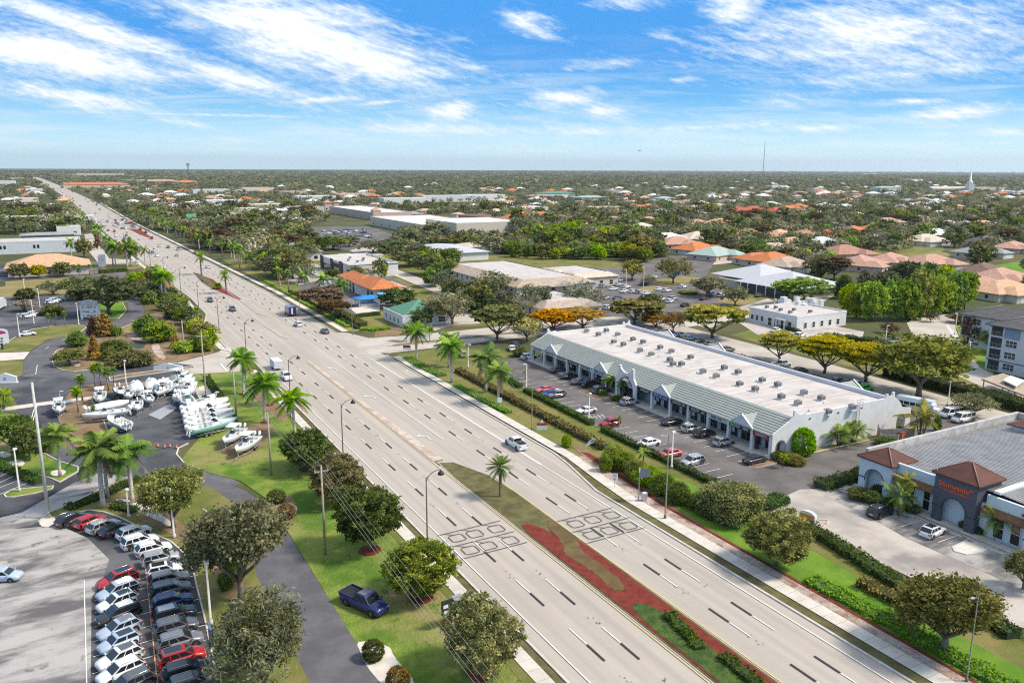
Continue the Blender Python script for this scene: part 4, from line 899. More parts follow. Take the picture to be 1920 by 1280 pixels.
gp('tree_belt_floor',[(240,545),(232,520),(250,505),(292,500),(335,560),(398,650),(345,612),(300,585),(270,590),(270,575),(262,556)],'verge',3)
gp('pond',[(243,641),(252,638),(268,637),(272,645),(271,652),(262,655),(250,653),(243,647)],'pale',6,1)['kind']='structure'
bpy.data.objects['pond'].data.materials[0]=plain('pond_water',(.10,.115,.12),.05,0,0,2,0,.9)
gp('rock_bank',[(283,648),(292,640),(300,650),(312,672),(308,676),(298,672),(288,662)],'rubble',6,1); gp('rock_bank',[(235,628),(262,626),(285,640),(275,643),(240,634)],'rubble',6,1); gp('rock_bank',[(130,672),(150,680),(150,690),(128,682)],'rubble',6,1)
gp('parking_lot',[(-80,500),(0,496),(60,500),(135,505),(140,519),(10,527),(-80,534)],'darklot',3); gp('parking_lot',[(120,505),(140,490),(250,490),(262,497),(236,506),(238,545),(190,565),(140,548),(142,520)],'lot',2)
gp('entry_road',[(158,440),(172,438),(205,485),(262,488),(275,497),(190,500),(165,470)],'road2',4); gp('dry_field',[(185,497),(262,492),(285,498),(250,505),(190,505)],'dry',5)
# ------------------------------------------------------------------ right, beyond the parade
gpw('dry_field',[(73.6,239.5),(126,226.5),(126.5,262),(130,320),(136,400),(138,470),(73,470)],'drygreen',1)
gpw('roadside_grass',[(73.7,242),(79,236),(80,245),(78,300),(77,420),(73.6,420)],'dry',2)
gp('parking_lot',[(557,527),(590,515),(640,512),(735,521),(772,540),(765,556),(720,582),(655,592),(640,582),(652,572),(600,560),(566,548)],'lot',3)
gp('paver_court',[(700,531),(735,527),(770,540),(763,553),(735,550),(706,545)],'paver',4); gp('paver_court',[(655,578),(690,570),(712,572),(712,583),(668,588)],'pale',4)
gp('dirt_bed',[(705,620),(735,610),(800,612),(815,622),(740,630),(700,634)],'dirt',4)
gp('parking_lot',[(515,510),(545,500),(590,494),(625,510),(700,515),(700,522),(600,525),(560,535),(530,522)],'wornlot2',3)
gp('parking_lot',[(790,598),(850,585),(905,590),(900,607),(850,610),(815,620)],'road2',4)
gpw('dry_field',[(137.5,226),(173,222),(230,213),(262,232),(262,420),(147,420),(145,330)],'drygreen',1)
gp('parking_lot',[(1085,505),(1180,500),(1240,482),(1300,478),(1340,490),(1325,520),(1372,560),(1440,572),(1330,590),(1180,596),(1130,592),(1075,572),(1040,555)],'lot',4)
gp('dirt_bed',[(960,590),(990,584),(1100,583),(1160,578),(1160,586),(1100,592),(990,600)],'dirt',3)
gp('planting_island',[(1215,528),(1270,518),(1320,520),(1310,528),(1240,540)],'dry',6,1); gp('planting_island',[(1330,560),(1400,556),(1430,566),(1380,575)],'dry',6,1); gp('planting_island',[(1195,540),(1230,535),(1240,545),(1200,550)],'dry',6,1)
gp('parking_lot',[(1385,605),(1440,588),(1620,622),(1615,640),(1560,640),(1420,628)],'wornlot2',4)
gp('entry_road',[(1440,560),(1400,572),(1330,592),(1310,612),(1330,616),(1400,590),(1470,575)],'road2',5)
gp('apartment_drive',[(1700,606),(1718,596),(1760,588),(1788,592),(1792,618),(1806,650),(1838,690),(1862,702),(1930,716),(1930,748),(1862,735),(1795,705),(1752,660),(1715,636)],'road2',4)
gp('sidewalk',[(1772,610),(1778,609),(1806,648),(1836,690),(1828,691),(1798,652)],'walk',5); gp('sidewalk',[(1798,641),(1862,652),(1862,655),(1799,645)],'walk',6)
gp('apartment_lawn',[(1792,612),(1822,600),(1865,640),(1862,705),(1838,690),(1806,650)],'lawn',3); gp('apartment_lawn',[(1775,690),(1800,668),(1826,690),(1815,700),(1785,700)],'lawn',6,1)
gpw('hedge_bank',[(172,15),(174,100),(175,140),(176,180),(196,185),(200,100),(190,15)],'drygreen',2)
gp('open_lawn',[(1620,470),(1680,445),(1760,442),(1770,470),(1700,492),(1640,500)],'drygreen',3); gp('open_lawn',[(1850,500),(1925,488),(1925,520),(1860,512)],'lawn2',3)
gp('open_lawn',[(1700,480),(1760,470),(1790,480),(1720,500)],'dry',3)
gp('lane',[(1300,482),(1420,478),(1470,470),(1500,468),(1500,474),(1430,488),(1320,498)],'road2',2)
gp('parking_lot',[(555,425),(690,425),(740,440),(700,470),(640,470),(590,455)],'lot',2)
gp('lane',[(655,470),(700,458),(740,500),(728,505)],'road2',3)
o=obj('kerb',KERB,GM['kerb']); o['kind']='structure'
def flush_marks():
    for k,m,n in(('w',WHITE,'road_markings'),('y',YEL,'road_markings'),('k',BLK,'road_seal_lines'),('g',plain('loop_seal',(.10,.095,.09),.85),'road_seal_lines')): o=obj(n,MK[k],m); o['kind']='structure'
HS=[]
# ------------------------------------------------------------------ building materials
STUC=plain('stucco_white',(.72,.71,.69),.85,var=.06,vs=.6); STUCG=plain('stucco_pale_grey',(.60,.62,.64),.85,var=.05,vs=.6); CREAM=plain('stucco_cream',(.62,.55,.44),.85,var=.06,vs=.5); TANW=plain('stucco_tan',(.50,.42,.34),.85,var=.06,vs=.5); PINKW=plain('stucco_pink',(.58,.44,.37),.85,var=.06,vs=.5)
BLUEW=plain('stucco_pale_blue',(.60,.68,.74),.85,var=.04,vs=.5); SLATE=plain('stucco_slate',(.085,.092,.12),.8,var=.05); DGLASS=plain('shop_glass',(.016,.019,.024),.08,0,0,2,0,.7); WGLASS=plain('house_glass',(.05,.06,.075),.1,0,0,2,0,.7); WFRAME=plain('frame_white',(.75,.75,.74),.6); DTRIM=plain('trim_dark',(.04,.045,.055),.6)
def roofmat(name,c,var=.22,step=.35,axis=None): 
    def fn(m,t):
        p=prin(t); p.inputs['Roughness'].default_value=.85; q=objc(t); n=noise(t,q,.8,6,.65); f=noise(t,q,5,3,.7)
        col=mixc(t,n.sm(.3,.7),tuple(x*(1-var) for x in c),tuple(min(1,x*(1+var)) for x in c))
        s=f*.5+.75; v=t.nodes.new('ShaderNodeVectorMath'); v.operation='SCALE'; t.links.new(col.k,v.inputs[0]); t.links.new(s.k,v.inputs[3]); t.links.new(v.outputs[0],p.inputs['Base Color'])
    return mat(name,fn)
RT={'orange':roofmat('tile_orange',(.52,.17,.055)),'terracotta':roofmat('tile_terracotta',(.38,.20,.135)),'salmon':roofmat('tile_salmon',(.47,.27,.195)),'peach':roofmat('tile_peach',(.58,.35,.21)),'tan':roofmat('tile_tan',(.42,.33,.25)),'beige':roofmat('tile_beige',(.56,.48,.38)),'brown':roofmat('tile_brown',(.17,.105,.075)),'grey':roofmat('shingle_grey',(.30,.31,.32)),'darkgrey':roofmat('shingle_dark',(.10,.095,.095)),'white':roofmat('roof_white',(.68,.67,.66),.08),'green':roofmat('metal_green',(.10,.26,.17),.1),'palegreen':roofmat('metal_pale_green',(.34,.44,.40),.1),'red':roofmat('tile_red',(.42,.09,.05)),'maroon':roofmat('shingle_maroon',(.115,.045,.032),.18),'silver':roofmat('metal_silver',(.50,.51,.53),.07)}
def flatroof(m,t):
    p=prin(t); p.inputs['Roughness'].default_value=.8; q=pos(t); a=noise(t,q,.22,6,.62,.6); b=noise(t,q,1.0,5,.65,0,(.10,1.6,1)); c=noise(t,q,3,3,.7)
    col=mixc(t,(b*.6+a*.4).sm(.42,.60),(.46,.415,.38),(.62,.575,.535)); col=mixc(t,a.sm(.56,.70)*.55,col,(.46,.41,.375)); col=mixc(t,c.sm(.60,.74)*.25,col,(.45,.41,.38)); t.links.new(col.k,p.inputs['Base Color'])
FLATR=mat('membrane_roof',flatroof)
def quadpart(name,P,m,parent): b=MB(); b.quad(*P); return obj(name,b,m,parent)
def boxpart(name,x0,x1,y0,y1,z0,z1,m,parent): b=MB(); b.box(x0,x1,y0,y1,z0,z1); return obj(name,b,m,parent)
def window(parent,face,c,u0,u1,z0,z1,gm=None,fr=True,mull=0,name='window',proud=.05):
    "window on a wall plane: face '-x','+x','-y','+y' at coordinate c, from u0 to u1"
    b=MB(); s=-1 if face[0]=='-' else 1; e=c+s*proud
    def bx(mb,a,d,za,zb,dep): 
        lo,hi=sorted((c-s*.02,c+s*dep))
        if face[1]=='x': mb.box(lo,hi,a,d,za,zb)
        else: mb.box(a,d,lo,hi,za,zb)
    bx(b,u0,u1,z0,z1,proud); o=obj(name,b,gm or DGLASS,parent)
    if fr:
        f=MB(); k=.09
        for a,d,za,zb in((u0-k,u1+k,z1,z1+k),(u0-k,u1+k,z0-k,z0),(u0-k,u0,z0,z1),(u1,u1+k,z0,z1)): bx(f,a,d,za,zb,proud+.04)
        for i in range(mull): q=u0+(u1-u0)*(i+1)/(mull+1); bx(f,q-.04,q+.04,z0,z1,proud+.03)
        if z1-z0>1.4: q=(z0+z1)/2; bx(f,u0,u1,q-.04,q+.04,proud+.025)
        obj('frame',f,WFRAME if fr is True else fr,o)
    return o
def hiproof(mb,x0,x1,y0,y1,z,pitch=.38,over=.5,m=0,fascia=True):
    x0-=over;x1+=over;y0-=over;y1+=over; w,d=x1-x0,y1-y0
    if w>=d: k=d/2; a=(x0+k,(y0+y1)/2,z+k*pitch); c=(x1-k,(y0+y1)/2,z+k*pitch)
    else: k=w/2; a=((x0+x1)/2,y0+k,z+k*pitch); c=((x0+x1)/2,y1-k,z+k*pitch)
    A,B,C,D=(x0,y0,z),(x1,y0,z),(x1,y1,z),(x0,y1,z)
    if w>=d: F=[(A,B,c,a),(B,C,c),(C,D,a,c),(D,A,a)]
    else: F=[(A,B,a),(B,C,c,a),(C,D,c),(D,A,a,c)]
    for f in F: mb.quad(*f,m=m)
    mb.quad(D,C,B,A,m=m)
    if fascia: mb.box(x0+.03,x1-.03,y0+.03,y1-.03,z-.22,z-.004,m)
def gableroof(mb,x0,x1,y0,y1,z,rise,axis='y',m=0):
    if axis=='y': xm=(x0+x1)/2; P=[(x0,z),(x1,z),(xm,z+rise)]; i=len(mb.v); mb.v+=[(x,y,zz) for y in(y0,y1) for x,zz in P]
    else: ym=(y0+y1)/2; P=[(y0,z),(y1,z),(ym,z+rise)]; i=len(mb.v); mb.v+=[(x,y,zz) for x in(x0,x1) for y,zz in P]
    for f in((0,1,2),(3,5,4),(0,3,4,1),(1,4,5,2),(2,5,3,0)): mb.f.append(tuple(i+k for k in f)); mb.m.append(m); mb.sm.append(False)
def archwall(mb,u0,u1,z1,a0,a1,spring,pos_,thick,face='x',m=0,n=10):
    'wall with an arched opening from the ground; runs along u'
    r=(a1-a0)/2; c=(a0+a1)/2
    pts=[(c+r*math.cos(math.pi*k/n),spring+r*math.sin(math.pi*k/n)) for k in range(n+1)]   # from right to left
    def P(u,z,t): return (t,u,z) if face=='x' else (u,t,z)
    for t in(pos_,pos_+thick):
        mb.quad(P(u0,0,t),P(a0,0,t),P(a0,spring,t),P(u0,spring,t),m=m); mb.quad(P(a1,0,t),P(u1,0,t),P(u1,spring,t),P(a1,spring,t),m=m)
        top=[P(u1,spring,t),P(u1,z1,t),P(u0,z1,t),P(u0,spring,t)]+[P(u,z,t) for u,z in pts[::-1]]; mb.quad(*top,m=m)
    q=[(a0,0)]+pts[::-1]+[(a1,0)]
    for (ua,za),(ub,zb) in zip(q,q[1:]): mb.quad(P(ua,za,pos_),P(ub,zb,pos_),P(ub,zb,pos_+thick),P(ua,za,pos_+thick),m=m)
    for ua,za,ub,zb in((u0,0,u0,z1),(u0,z1,u1,z1),(u1,z1,u1,0)): mb.quad(P(ua,za,pos_),P(ub,zb,pos_),P(ub,zb,pos_+thick),P(ua,za,pos_+thick),m=m)
def archtrim(mb,a0,a1,spring,pos_,thick,face='x',w=.14,n=12,z0=0.0):
    r=(a1-a0)/2; c=(a0+a1)/2; q=[(a0,z0,a0-w,z0)]+[(c-r*math.cos(math.pi*k/n),spring+r*math.sin(math.pi*k/n),c-(r+w)*math.cos(math.pi*k/n),spring+(r+w)*math.sin(math.pi*k/n)) for k in range(n+1)]+[(a1,z0,a1+w,z0)]
    P=lambda u,z,t:(t,u,z) if face=='x' else (u,t,z)
    for p,s in zip(q,q[1:]):
        for t in(pos_,pos_+thick): mb.quad(P(p[0],p[1],t),P(s[0],s[1],t),P(s[2],s[3],t),P(p[2],p[3],t))
        mb.quad(P(p[2],p[3],pos_),P(s[2],s[3],pos_),P(s[2],s[3],pos_+thick),P(p[2],p[3],pos_+thick))
def letters(name,text,m,parent,loc,size,face,thick=.04,rz=None):
    c=bpy.data.curves.new(name,'FONT'); c.body=text; c.size=size; c.extrude=thick; c.align_x='CENTER'; c.align_y='CENTER'; c.materials.append(m)
    q=bpy.data.objects.new(name,c); me=bpy.data.meshes.new_from_object(q); bpy.data.objects.remove(q); o=bpy.data.objects.new(name,me)
    o.location=loc; o.rotation_euler=(rad(90),0,rz if rz is not None else {'-x':rad(-90),'-y':0,'+x':rad(90),'+y':rad(180)}[face]); return link(o,parent)
def yat(px,X,z=0.0):
    'Y of the point of the line X=const at height z that shows in column px'
    lo,hi=20.0,900.0
    for _ in range(60):
        m=(lo+hi)/2
        if PX(X,m,z)[0]>px: lo=m
        else: hi=m
    return lo
def scrawl(mb,face,c,u0,u1,z0,z1,n,seed=0,m=0):
    'sign lettering too small to read: a run of raised strokes'
    r=random.Random(seed); u=u0; w=(u1-u0)/n
    for i in range(n):
        if r.random()<.12: continue
        a=u0+i*w; k=r.choice((0,1,2)); s=w*.72
        P=[(a,a+s*.3,z0,z1)]+([(a,a+s,z1-(z1-z0)*.25,z1)] if k!=1 else [])+([(a+s*.7,a+s,z0,z1)] if k!=0 else [])+([(a,a+s,z0,z0+(z1-z0)*.22)] if k!=2 else [(a,a+s,z0+(z1-z0)*.4,z0+(z1-z0)*.6)])
        for q0,q1,za,zb in P: 
            lo,hi=sorted((c,c+(-.03 if face[0]=='-' else .03)))
            mb.box(lo,hi,q0,q1,za,zb,m) if face[1]=='x' else mb.box(q0,q1,lo,hi,za,zb,m)
# ------------------------------------------------------------------ shopping parade
sp=thing('shopping_plaza','long white shopping parade with flat membrane roof, grey-green shed eaves and gabled shop porches','shopping plaza',(0,0,0))
SEAM=roofmat('metal_grey_green',(.31,.335,.31),.08); Y0,Y1=95.5,180.6
XE,XC,XG,XP,XQ,XB=104.8,105.4,108.3,110.4,137.0,143.0
def eave(x0,x1,za,zb,name):
    b=MB(); b.quad((x0,Y0+.3,za),(x0,Y1-.3,za),(x1,Y1-.3,zb),(x1,Y0+.3,zb)); b.quad((x0,Y0+.3,za-.25),(x0,Y1-.3,za-.25),(x0,Y1-.3,za),(x0,Y0+.3,za)); b.quad((x0,Y0+.3,za-.25),(x1,Y0+.3,za-.25),(x1,Y1-.3,za-.25),(x0,Y1-.3,za-.25))
    for k in range(1,9):
        t=k/9; x=x0+(x1-x0)*t; z=za+(zb-za)*t; d=(x1-x0)/9*.5; e=(zb-za)/9*.5; b.quad((x,Y0+.3,z+.085),(x,Y1-.3,z+.085),(x+d,Y1-.3,z+e+.01),(x+d,Y0+.3,z+e+.01)); b.quad((x-.01,Y0+.3,z),(x-.01,Y1-.3,z),(x,Y1-.3,z+.085),(x,Y0+.3,z+.085),m=1)
    obj(name,b,[SEAM,plain('seam_painted_shade',(.19,.21,.20),.8)],sp)  # seam risers coloured darker, standing in for the shade at each seam
eave(XE,XP,4.3,6.75,'eave_roof'); eave(XB+.9,XQ+.1,3.75,6.6,'eave_roof')
b=MB(); b.box(XP,XQ,Y0+.35,Y1-.35,5.6,6.15); obj('roof',b,FLATR,sp)
boxpart('parapet',XQ-.35,XQ+.1,Y0+.3,Y1-.3,5.9,6.95,plain('parapet_lilac_white',(.66,.66,.70),.8,var=.06),sp); boxpart('parapet',XP,XP+.25,Y0+.3,Y1-.3,5.9,6.72,SEAM,sp)
# end walls with stepped, scrolled tops and arched openings
def endwall(ya,yb):
    b=MB(); t=ya; th=yb-ya
    pro=[(XC-.25,0),(XC-.25,4.4),(XP-1.2,6.3),(XP-.2,7.1),(XP-.2,8.1),(XP+.3,8.1),(XP+.45,7.55),(XP+1.2,7.15),(XP+2.4,7.3),(XP+2.9,7.0),(XQ-1.9,7.0),(XQ-1.6,7.75),(XQ-1.2,7.75),(XQ-1.0,7.4),(XQ-.5,7.2),(XQ+.1,7.4),(XQ+.2,7.95),(XQ+.7,7.95),(XQ+.8,7.0),(XQ+2.4,5.9),(XQ+3.6,4.4),(XB+.3,4.0),(XB+.3,0)]
    def arch(c,r,sp_): return [(c+r,0)]+[(c+r*math.cos(math.pi*k/10),sp_+r*math.sin(math.pi*k/10)) for k in range(11)]+[(c-r,0)]
    P=pro+arch(XB-2.6,1.05,1.9)+arch(XC+1.9,1.05,1.9)
    for y in(ya,yb): b.quad(*[(x,y,z) for x,z in P])
    for p,q in zip(P,P[1:]+P[:1]): b.quad((p[0],ya,p[1]),(q[0],ya,q[1]),(q[0],yb,q[1]),(p[0],yb,p[1]))
    w=obj('end_wall',b,STUC,sp); 
    for c in(XB-2.6,XC+1.9): tr=MB(); archtrim(tr,c-1.05,c+1.05,1.9,ya-.04,.1,'y',.2); obj('arch_trim',tr,plain('trim_grey',(.16,.17,.18),.7),w)
    return w
ew=endwall(Y0,Y0+.35); endwall(Y1-.35,Y1)
for x in(114,121.5,128): boxpart('roof_scupper',x,x+.5,Y0-.09,Y0,6.0,6.2,DTRIM,ew)
b=MB(); b.tube([(126.5,Y0-.35,.4),(126.5,Y0-.35,8.2)],.05,5); b.tube([(127.3,Y0-.35,.4),(127.3,Y0-.35,8.2)],.05,5)
for k in range(20): b.box(126.5,127.3,Y0-.38,Y0-.32,.6+k*.37,.65+k*.37)
for k in range(4): z=6.4+k*.55; b.tube([(126.3,Y0-.35,z),(126.3,Y0-1.0,z),(127.5,Y0-1.0,z),(127.5,Y0-.35,z)],.035,4)
obj('access_ladder',b,GALV,sp)
b=MB(); b.quad((XG,Y0+.35,0),(XG,Y1-.35,0),(XG,Y1-.35,5.6),(XG,Y0+.35,5.6)); b.quad((XB-2.9,Y0+.35,0),(XB-2.9,Y1-.35,0),(XB-2.9,Y1-.35,5.6),(XB-2.9,Y0+.35,5.6)); obj('shop_wall',b,STUCG,sp)
cols=[yat(q,XC) for q in(1003,1021,1042,1064,1087,1111,1137,1222,1256,1290,1327,1365,1409,1446)]
cols[-1]=Y0+.5; cols[0]=Y1-.6; port=(yat(1159,XC),yat(1197,XC))
for y in cols:
    b=MB(); b.box(XC-.28,XC+.28,y-.28,y+.28,.1,4.2); b.box(XC-.36,XC+.36,y-.36,y+.36,.1,.45); b.box(XC-.36,XC+.36,y-.36,y+.36,3.95,4.21); obj('column',b,STUC,sp)
allc=sorted(cols+list(port))
signs=['black','white','black','white','blue','black2','black','grey','green','red']
SG={'black':(.02,.02,.022),'black2':(.02,.02,.022),'white':(.66,.68,.70),'blue':(.025,.03,.30),'grey':(.55,.60,.58),'green':(.02,.022,.024),'red':(.36,.03,.03)}
order=['red','green','grey','black','black2','blue','black','portal','white','white','grey','black','white','white','white']
for i,(a,c) in enumerate(zip(allc,allc[1:])):
    k=order[i] if i<len(order) else 'white'
    if k=='portal': continue
    beam=boxpart('fascia_beam',XC-.2,XC+.2,a+.29,c-.29,3.5,4.04,STUCG,sp)
    sb=boxpart('sign_board',XC-.30,XC-.205,a+.35,c-.35,3.15,3.98,plain('sign_'+k,SG[k],.5),sp)
    l=MB(); scrawl(l,'-x',XC-.305,a+.9,c-.9,3.36,3.78,12 if k!='white' else 9,i); obj('sign_lettering',l,plain('sign_letters_dark',(.12,.13,.16),.5) if k in('white','grey') else plain('sign_letters_white',(.78,.78,.78),.5),sb)
    if k=='green': boxpart('sign_logo',XC-.34,XC-.30,c-1.1,c-.6,3.25,3.9,PAINT['green'],sb)
    g=boxpart('shop_front',XG-.06,XG-.01,a+.5,c-.5,.15,2.9,DGLASS,sp)
    f=MB(); n=4
    for q in range(n+1): y=a+.5+(c-a-1.0)*q/n; f.box(XG-.12,XG-.062,y-.04,y+.04,.15,2.9)
    f.box(XG-.12,XG-.062,a+.5,c-.5,2.1,2.18); f.box(XG-.12,XG-.062,a+.5,c-.5,2.86,2.94); obj('frame',f,GALV,g)
    if i%2==0:
        po=MB(); y=a+1+(i*1.37)%(max(1,c-a-3)); po.box(XG-.15,XG-.125,y,y+.9,.9,2.0); po.box(XG-.15,XG-.125,y+1.3,y+1.9,1.1,1.9); obj('poster',po,plain('poster_pale',(.62,.62,.60),.6),g)
def gable(px,wd=6.2,front=True,h=1.95):
    x=XC-.55 if front else XB+1.3; s=1 if front else -1
    y=yat(px,x,5) if front else px
    b=MB(); gableroof(b,x+s*.12 if front else x-5.2,x+5.6 if front else x-.12,y-wd/2,y+wd/2,4.12,h,'x'); o=obj('gable_roof',b,SEAM,sp)
    f=MB(); f.quad((x,y-wd/2,4.0),(x,y+wd/2,4.0),(x,y+wd/2,4.25),(x,y,4.25+h),(x,y-wd/2,4.25)); f.quad((x+s*.1,y-wd/2,4.0),(x+s*.1,y+wd/2,4.0),(x+s*.1,y+wd/2,4.25),(x+s*.1,y,4.25+h),(x+s*.1,y-wd/2,4.25)); obj('pediment',f,STUCG,o)
    r=MB()
    for sg in(-1,1):
        for dz in(0,): r.quad((x-s*.08,y+sg*(wd/2+.12),4.22),(x-s*.08,y,4.40+h),(x-s*.08,y,4.16+h),(x-s*.08,y+sg*(wd/2+.12),3.96)); r.quad((x-s*.08,y+sg*(wd/2+.12),4.22),(x-s*.08,y,4.40+h),(x+s*.3,y,4.40+h),(x+s*.3,y+sg*(wd/2+.12),4.22))
    obj('raking_trim',r,WFRAME,o)
for q,w in((1032.5,6.2),(1125,5.8),(1240,5.8),(1390,5.8)): gable(q,w)
for y in(171,151,110): gable(y,6.2,False)
# scrolled portal in the middle
ym=(port[0]+port[1])/2; b=MB(); w2=(port[1]-port[0])/2*-1 if port[1]<port[0] else (port[1]-port[0])/2; w2=abs(w2)
pro=[(-w2,0),(-w2,4.2),(-w2+.9,5.4),(-w2+1.0,7.5),(-w2+1.7,7.5),(-w2+1.8,6.9),(-.6,6.2),(.6,6.2),(w2-1.8,6.9),(w2-1.7,7.5),(w2-1.0,7.5),(w2-.9,5.4),(w2,4.2),(w2,0)]
ra=w2-1.15; P=pro+[(ra,0)]+[(ra*math.cos(math.pi*k/12),2.4+ra*math.sin(math.pi*k/12)) for k in range(13)]+[(-ra,0)]
for x in(XC-.9,XC-.45): b.quad(*[(x,ym+u,z) for u,z in P])
for p,q in zip(P,P[1:]+P[:1]): b.quad((XC-.9,ym+p[0],p[1]),(XC-.9,ym+q[0],q[1]),(XC-.45,ym+q[0],q[1]),(XC-.45,ym+p[0],p[1]))
po=obj('portal',b,STUC,sp); t=MB(); archtrim(t,ym-ra,ym+ra,2.4,XC-.96,.1,'x',.2,12,.0); obj('arch_trim',t,DTRIM,po)
l=MB(); scrawl(l,'-x',XC-.91,ym-1.2,ym+1.2,5.25,5.5,9,5); obj('sign_lettering',l,DTRIM,po)
fan=MB(); fan.quad(*[(XC+.6,ym+(ra-.1)*math.cos(math.pi*k/12),2.5+(ra-.1)*math.sin(math.pi*k/12)) for k in range(13)]); obj('fanlight',fan,WFRAME,po); boxpart('shop_front',XC+.62,XC+.7,ym-ra,ym+ra,.15,2.45,DGLASS,sp)
# rooftop units, each standing on the roof
ACM=plain('unit_grey',(.40,.385,.37),.6,.1,.15); ACD=plain('unit_coil',(.15,.14,.14),.8)
def ac_proto():
    e=bpy.data.objects.new('rooftop_air_conditioner',None); b=MB(); b.box(-.62,.62,-.62,.62,.22,1.22); obj('casing',b,ACM,e,False)
    for f in(-1,1):
        g=MB()
        for k in range(6): y=-.5+k*.2; g.box(*sorted((f*.622,f*.635)),y,y+.14,.32,1.12)
        obj('coil_grille',g,ACD,e,False)
    g=MB(); g.quad((-.5,-.635,.32),(.5,-.635,.32),(.5,-.635,1.1),(-.5,-.635,1.1)); obj('coil_grille',g,ACD,e,False)
    f=MB(); f.lathe([(.46,0),(.46,.06),(.40,.06),(.1,.03)],12,0,(0,0,1.22)); obj('fan',f,ACD,e,False); c=MB(); c.box(-.75,.75,-.75,.75,0,.22); obj('roof_curb',c,STUC,e,False); return e
AC=ac_proto()
acs=[(1100,620),(1122,627),(1137,619.5),(1158,626.5),(1151,640.5),(1169,646),(1187,636),(1206,641),(1200,657.5),(1221,664),(1238,651.5),(1259,658.5),(1256,675),(1262,683),(1278,683),(1295,670),(1318,697),(1343,705),(1358,690),(1384,698),(1387,720),(1416,730),(1429,713),(1458,722),(1465,745),(1496,756),(1507,737),(1540,747),(1552,773),(1597,765)]
words_=['first','second','third','fourth','fifth','sixth','seventh','eighth','ninth','tenth','eleventh','twelfth','thirteenth','fourteenth','fifteenth','sixteenth','seventeenth','eighteenth']
acw=[G(x,y+3,6.2) for x,y in acs]; fr=sorted([p for p in acw if p[0]<125],key=lambda p:p[1]); bk=sorted([p for p in acw if p[0]>=125],key=lambda p:p[1])
for nm,row in(('front',fr),('rear',bk)):
    for i,(x,y) in enumerate(row): place(AC,'rooftop_air_conditioner',f'rooftop air conditioner, {words_[i]} from the laddered end wall, {nm} row on the parade roof','air conditioner',x,y,R.choice((0,0,.05,1.57)),(.88,.88,R.uniform(.8,.95)),'air conditioners on the parade roof',None,6.15)
for i,(x,y) in enumerate(((120,128),(121.3,128.6),(119,127.2))): pass
b=MB(); 
for k in range(46):
    x,y=R.choice(acw); x+=R.uniform(-2.5,2.5); y+=R.uniform(-3,3); s=R.uniform(.06,.14); b.box(x-s,x+s,y-s,y+s,6.15,6.15+R.uniform(.15,.45))
obj('vent_pipe',b,STUCG,sp)['kind']='stuff'
# ------------------------------------------------------------------ dispensary
dp=thing('dispensary','pale blue single storey dispensary with maroon pyramid roofed towers and orange lettering','dispensary',(0,0,0))
XF=108.2; ORG=plain('sign_orange',(.85,.14,.02),.5); MR=RT['maroon']; DBR=plain('copper_brown_awning',(.20,.10,.045),.7,var=.2)
b=MB(); b.box(XF,151,40,81.2,0,4.7); w=obj('wall',b,BLUEW,dp)
def ribs(m,t):
    p=prin(t); p.inputs['Roughness'].default_value=.5; n=noise(t,pos(t),.5,4); t.links.new(mixc(t,n.sm(.3,.7),(.40,.375,.345),(.52,.49,.455)).k,p.inputs['Base Color'])
RIB=mat('ribbed_metal_roof',ribs)
rf=MB(); 
for ya,yb in((60,80.5),(60,38)):
    rf.quad((109.0,ya,6.5),(150.3,ya,6.5),(150.3,yb,5.0),(109.0,yb,5.0)); n=62
    for k in range(n):
        x=109.05+41.2*k/n; w_=.66
        P=lambda u,y,h:(x+u*w_,y,(6.5 if y==60 else 5.0)+h)
        rf.quad(P(.05,ya,.01),P(.25,ya,.17),P(.25,yb,.17),P(.05,yb,.01)); rf.quad(P(.25,ya,.17),P(.45,ya,.17),P(.45,yb,.17),P(.25,yb,.17)); rf.quad(P(.45,ya,.17),P(.62,ya,.01),P(.62,yb,.01),P(.45,yb,.17)); rf.quad(P(.62,ya,.012),P(1.04,ya,.012),P(1.04,yb,.012),P(.62,yb,.012),m=1)
obj('roof',rf,[RIB,plain('rib_pan',(.20,.19,.185),.6)],dp)
b=MB(); b.box(108.7,150.4,59.55,60.45,6.45,6.82); obj('ridge_cap',b,WFRAME,dp)
for x0,x1,y0,y1,z1 in((108.9,151,80.7,81.25,6.4),(150.5,151.05,40,80.65,6.4),(108.25,108.7,68.4,74.9,6.1),(108.25,108.7,40,61.0,6.1)): boxpart('parapet',x0,x1,y0,y1,4.72,z1,BLUEW if x1<109 else plain('parapet_weathered',(.47,.455,.44),.9,var=.22,vs=.8),dp)
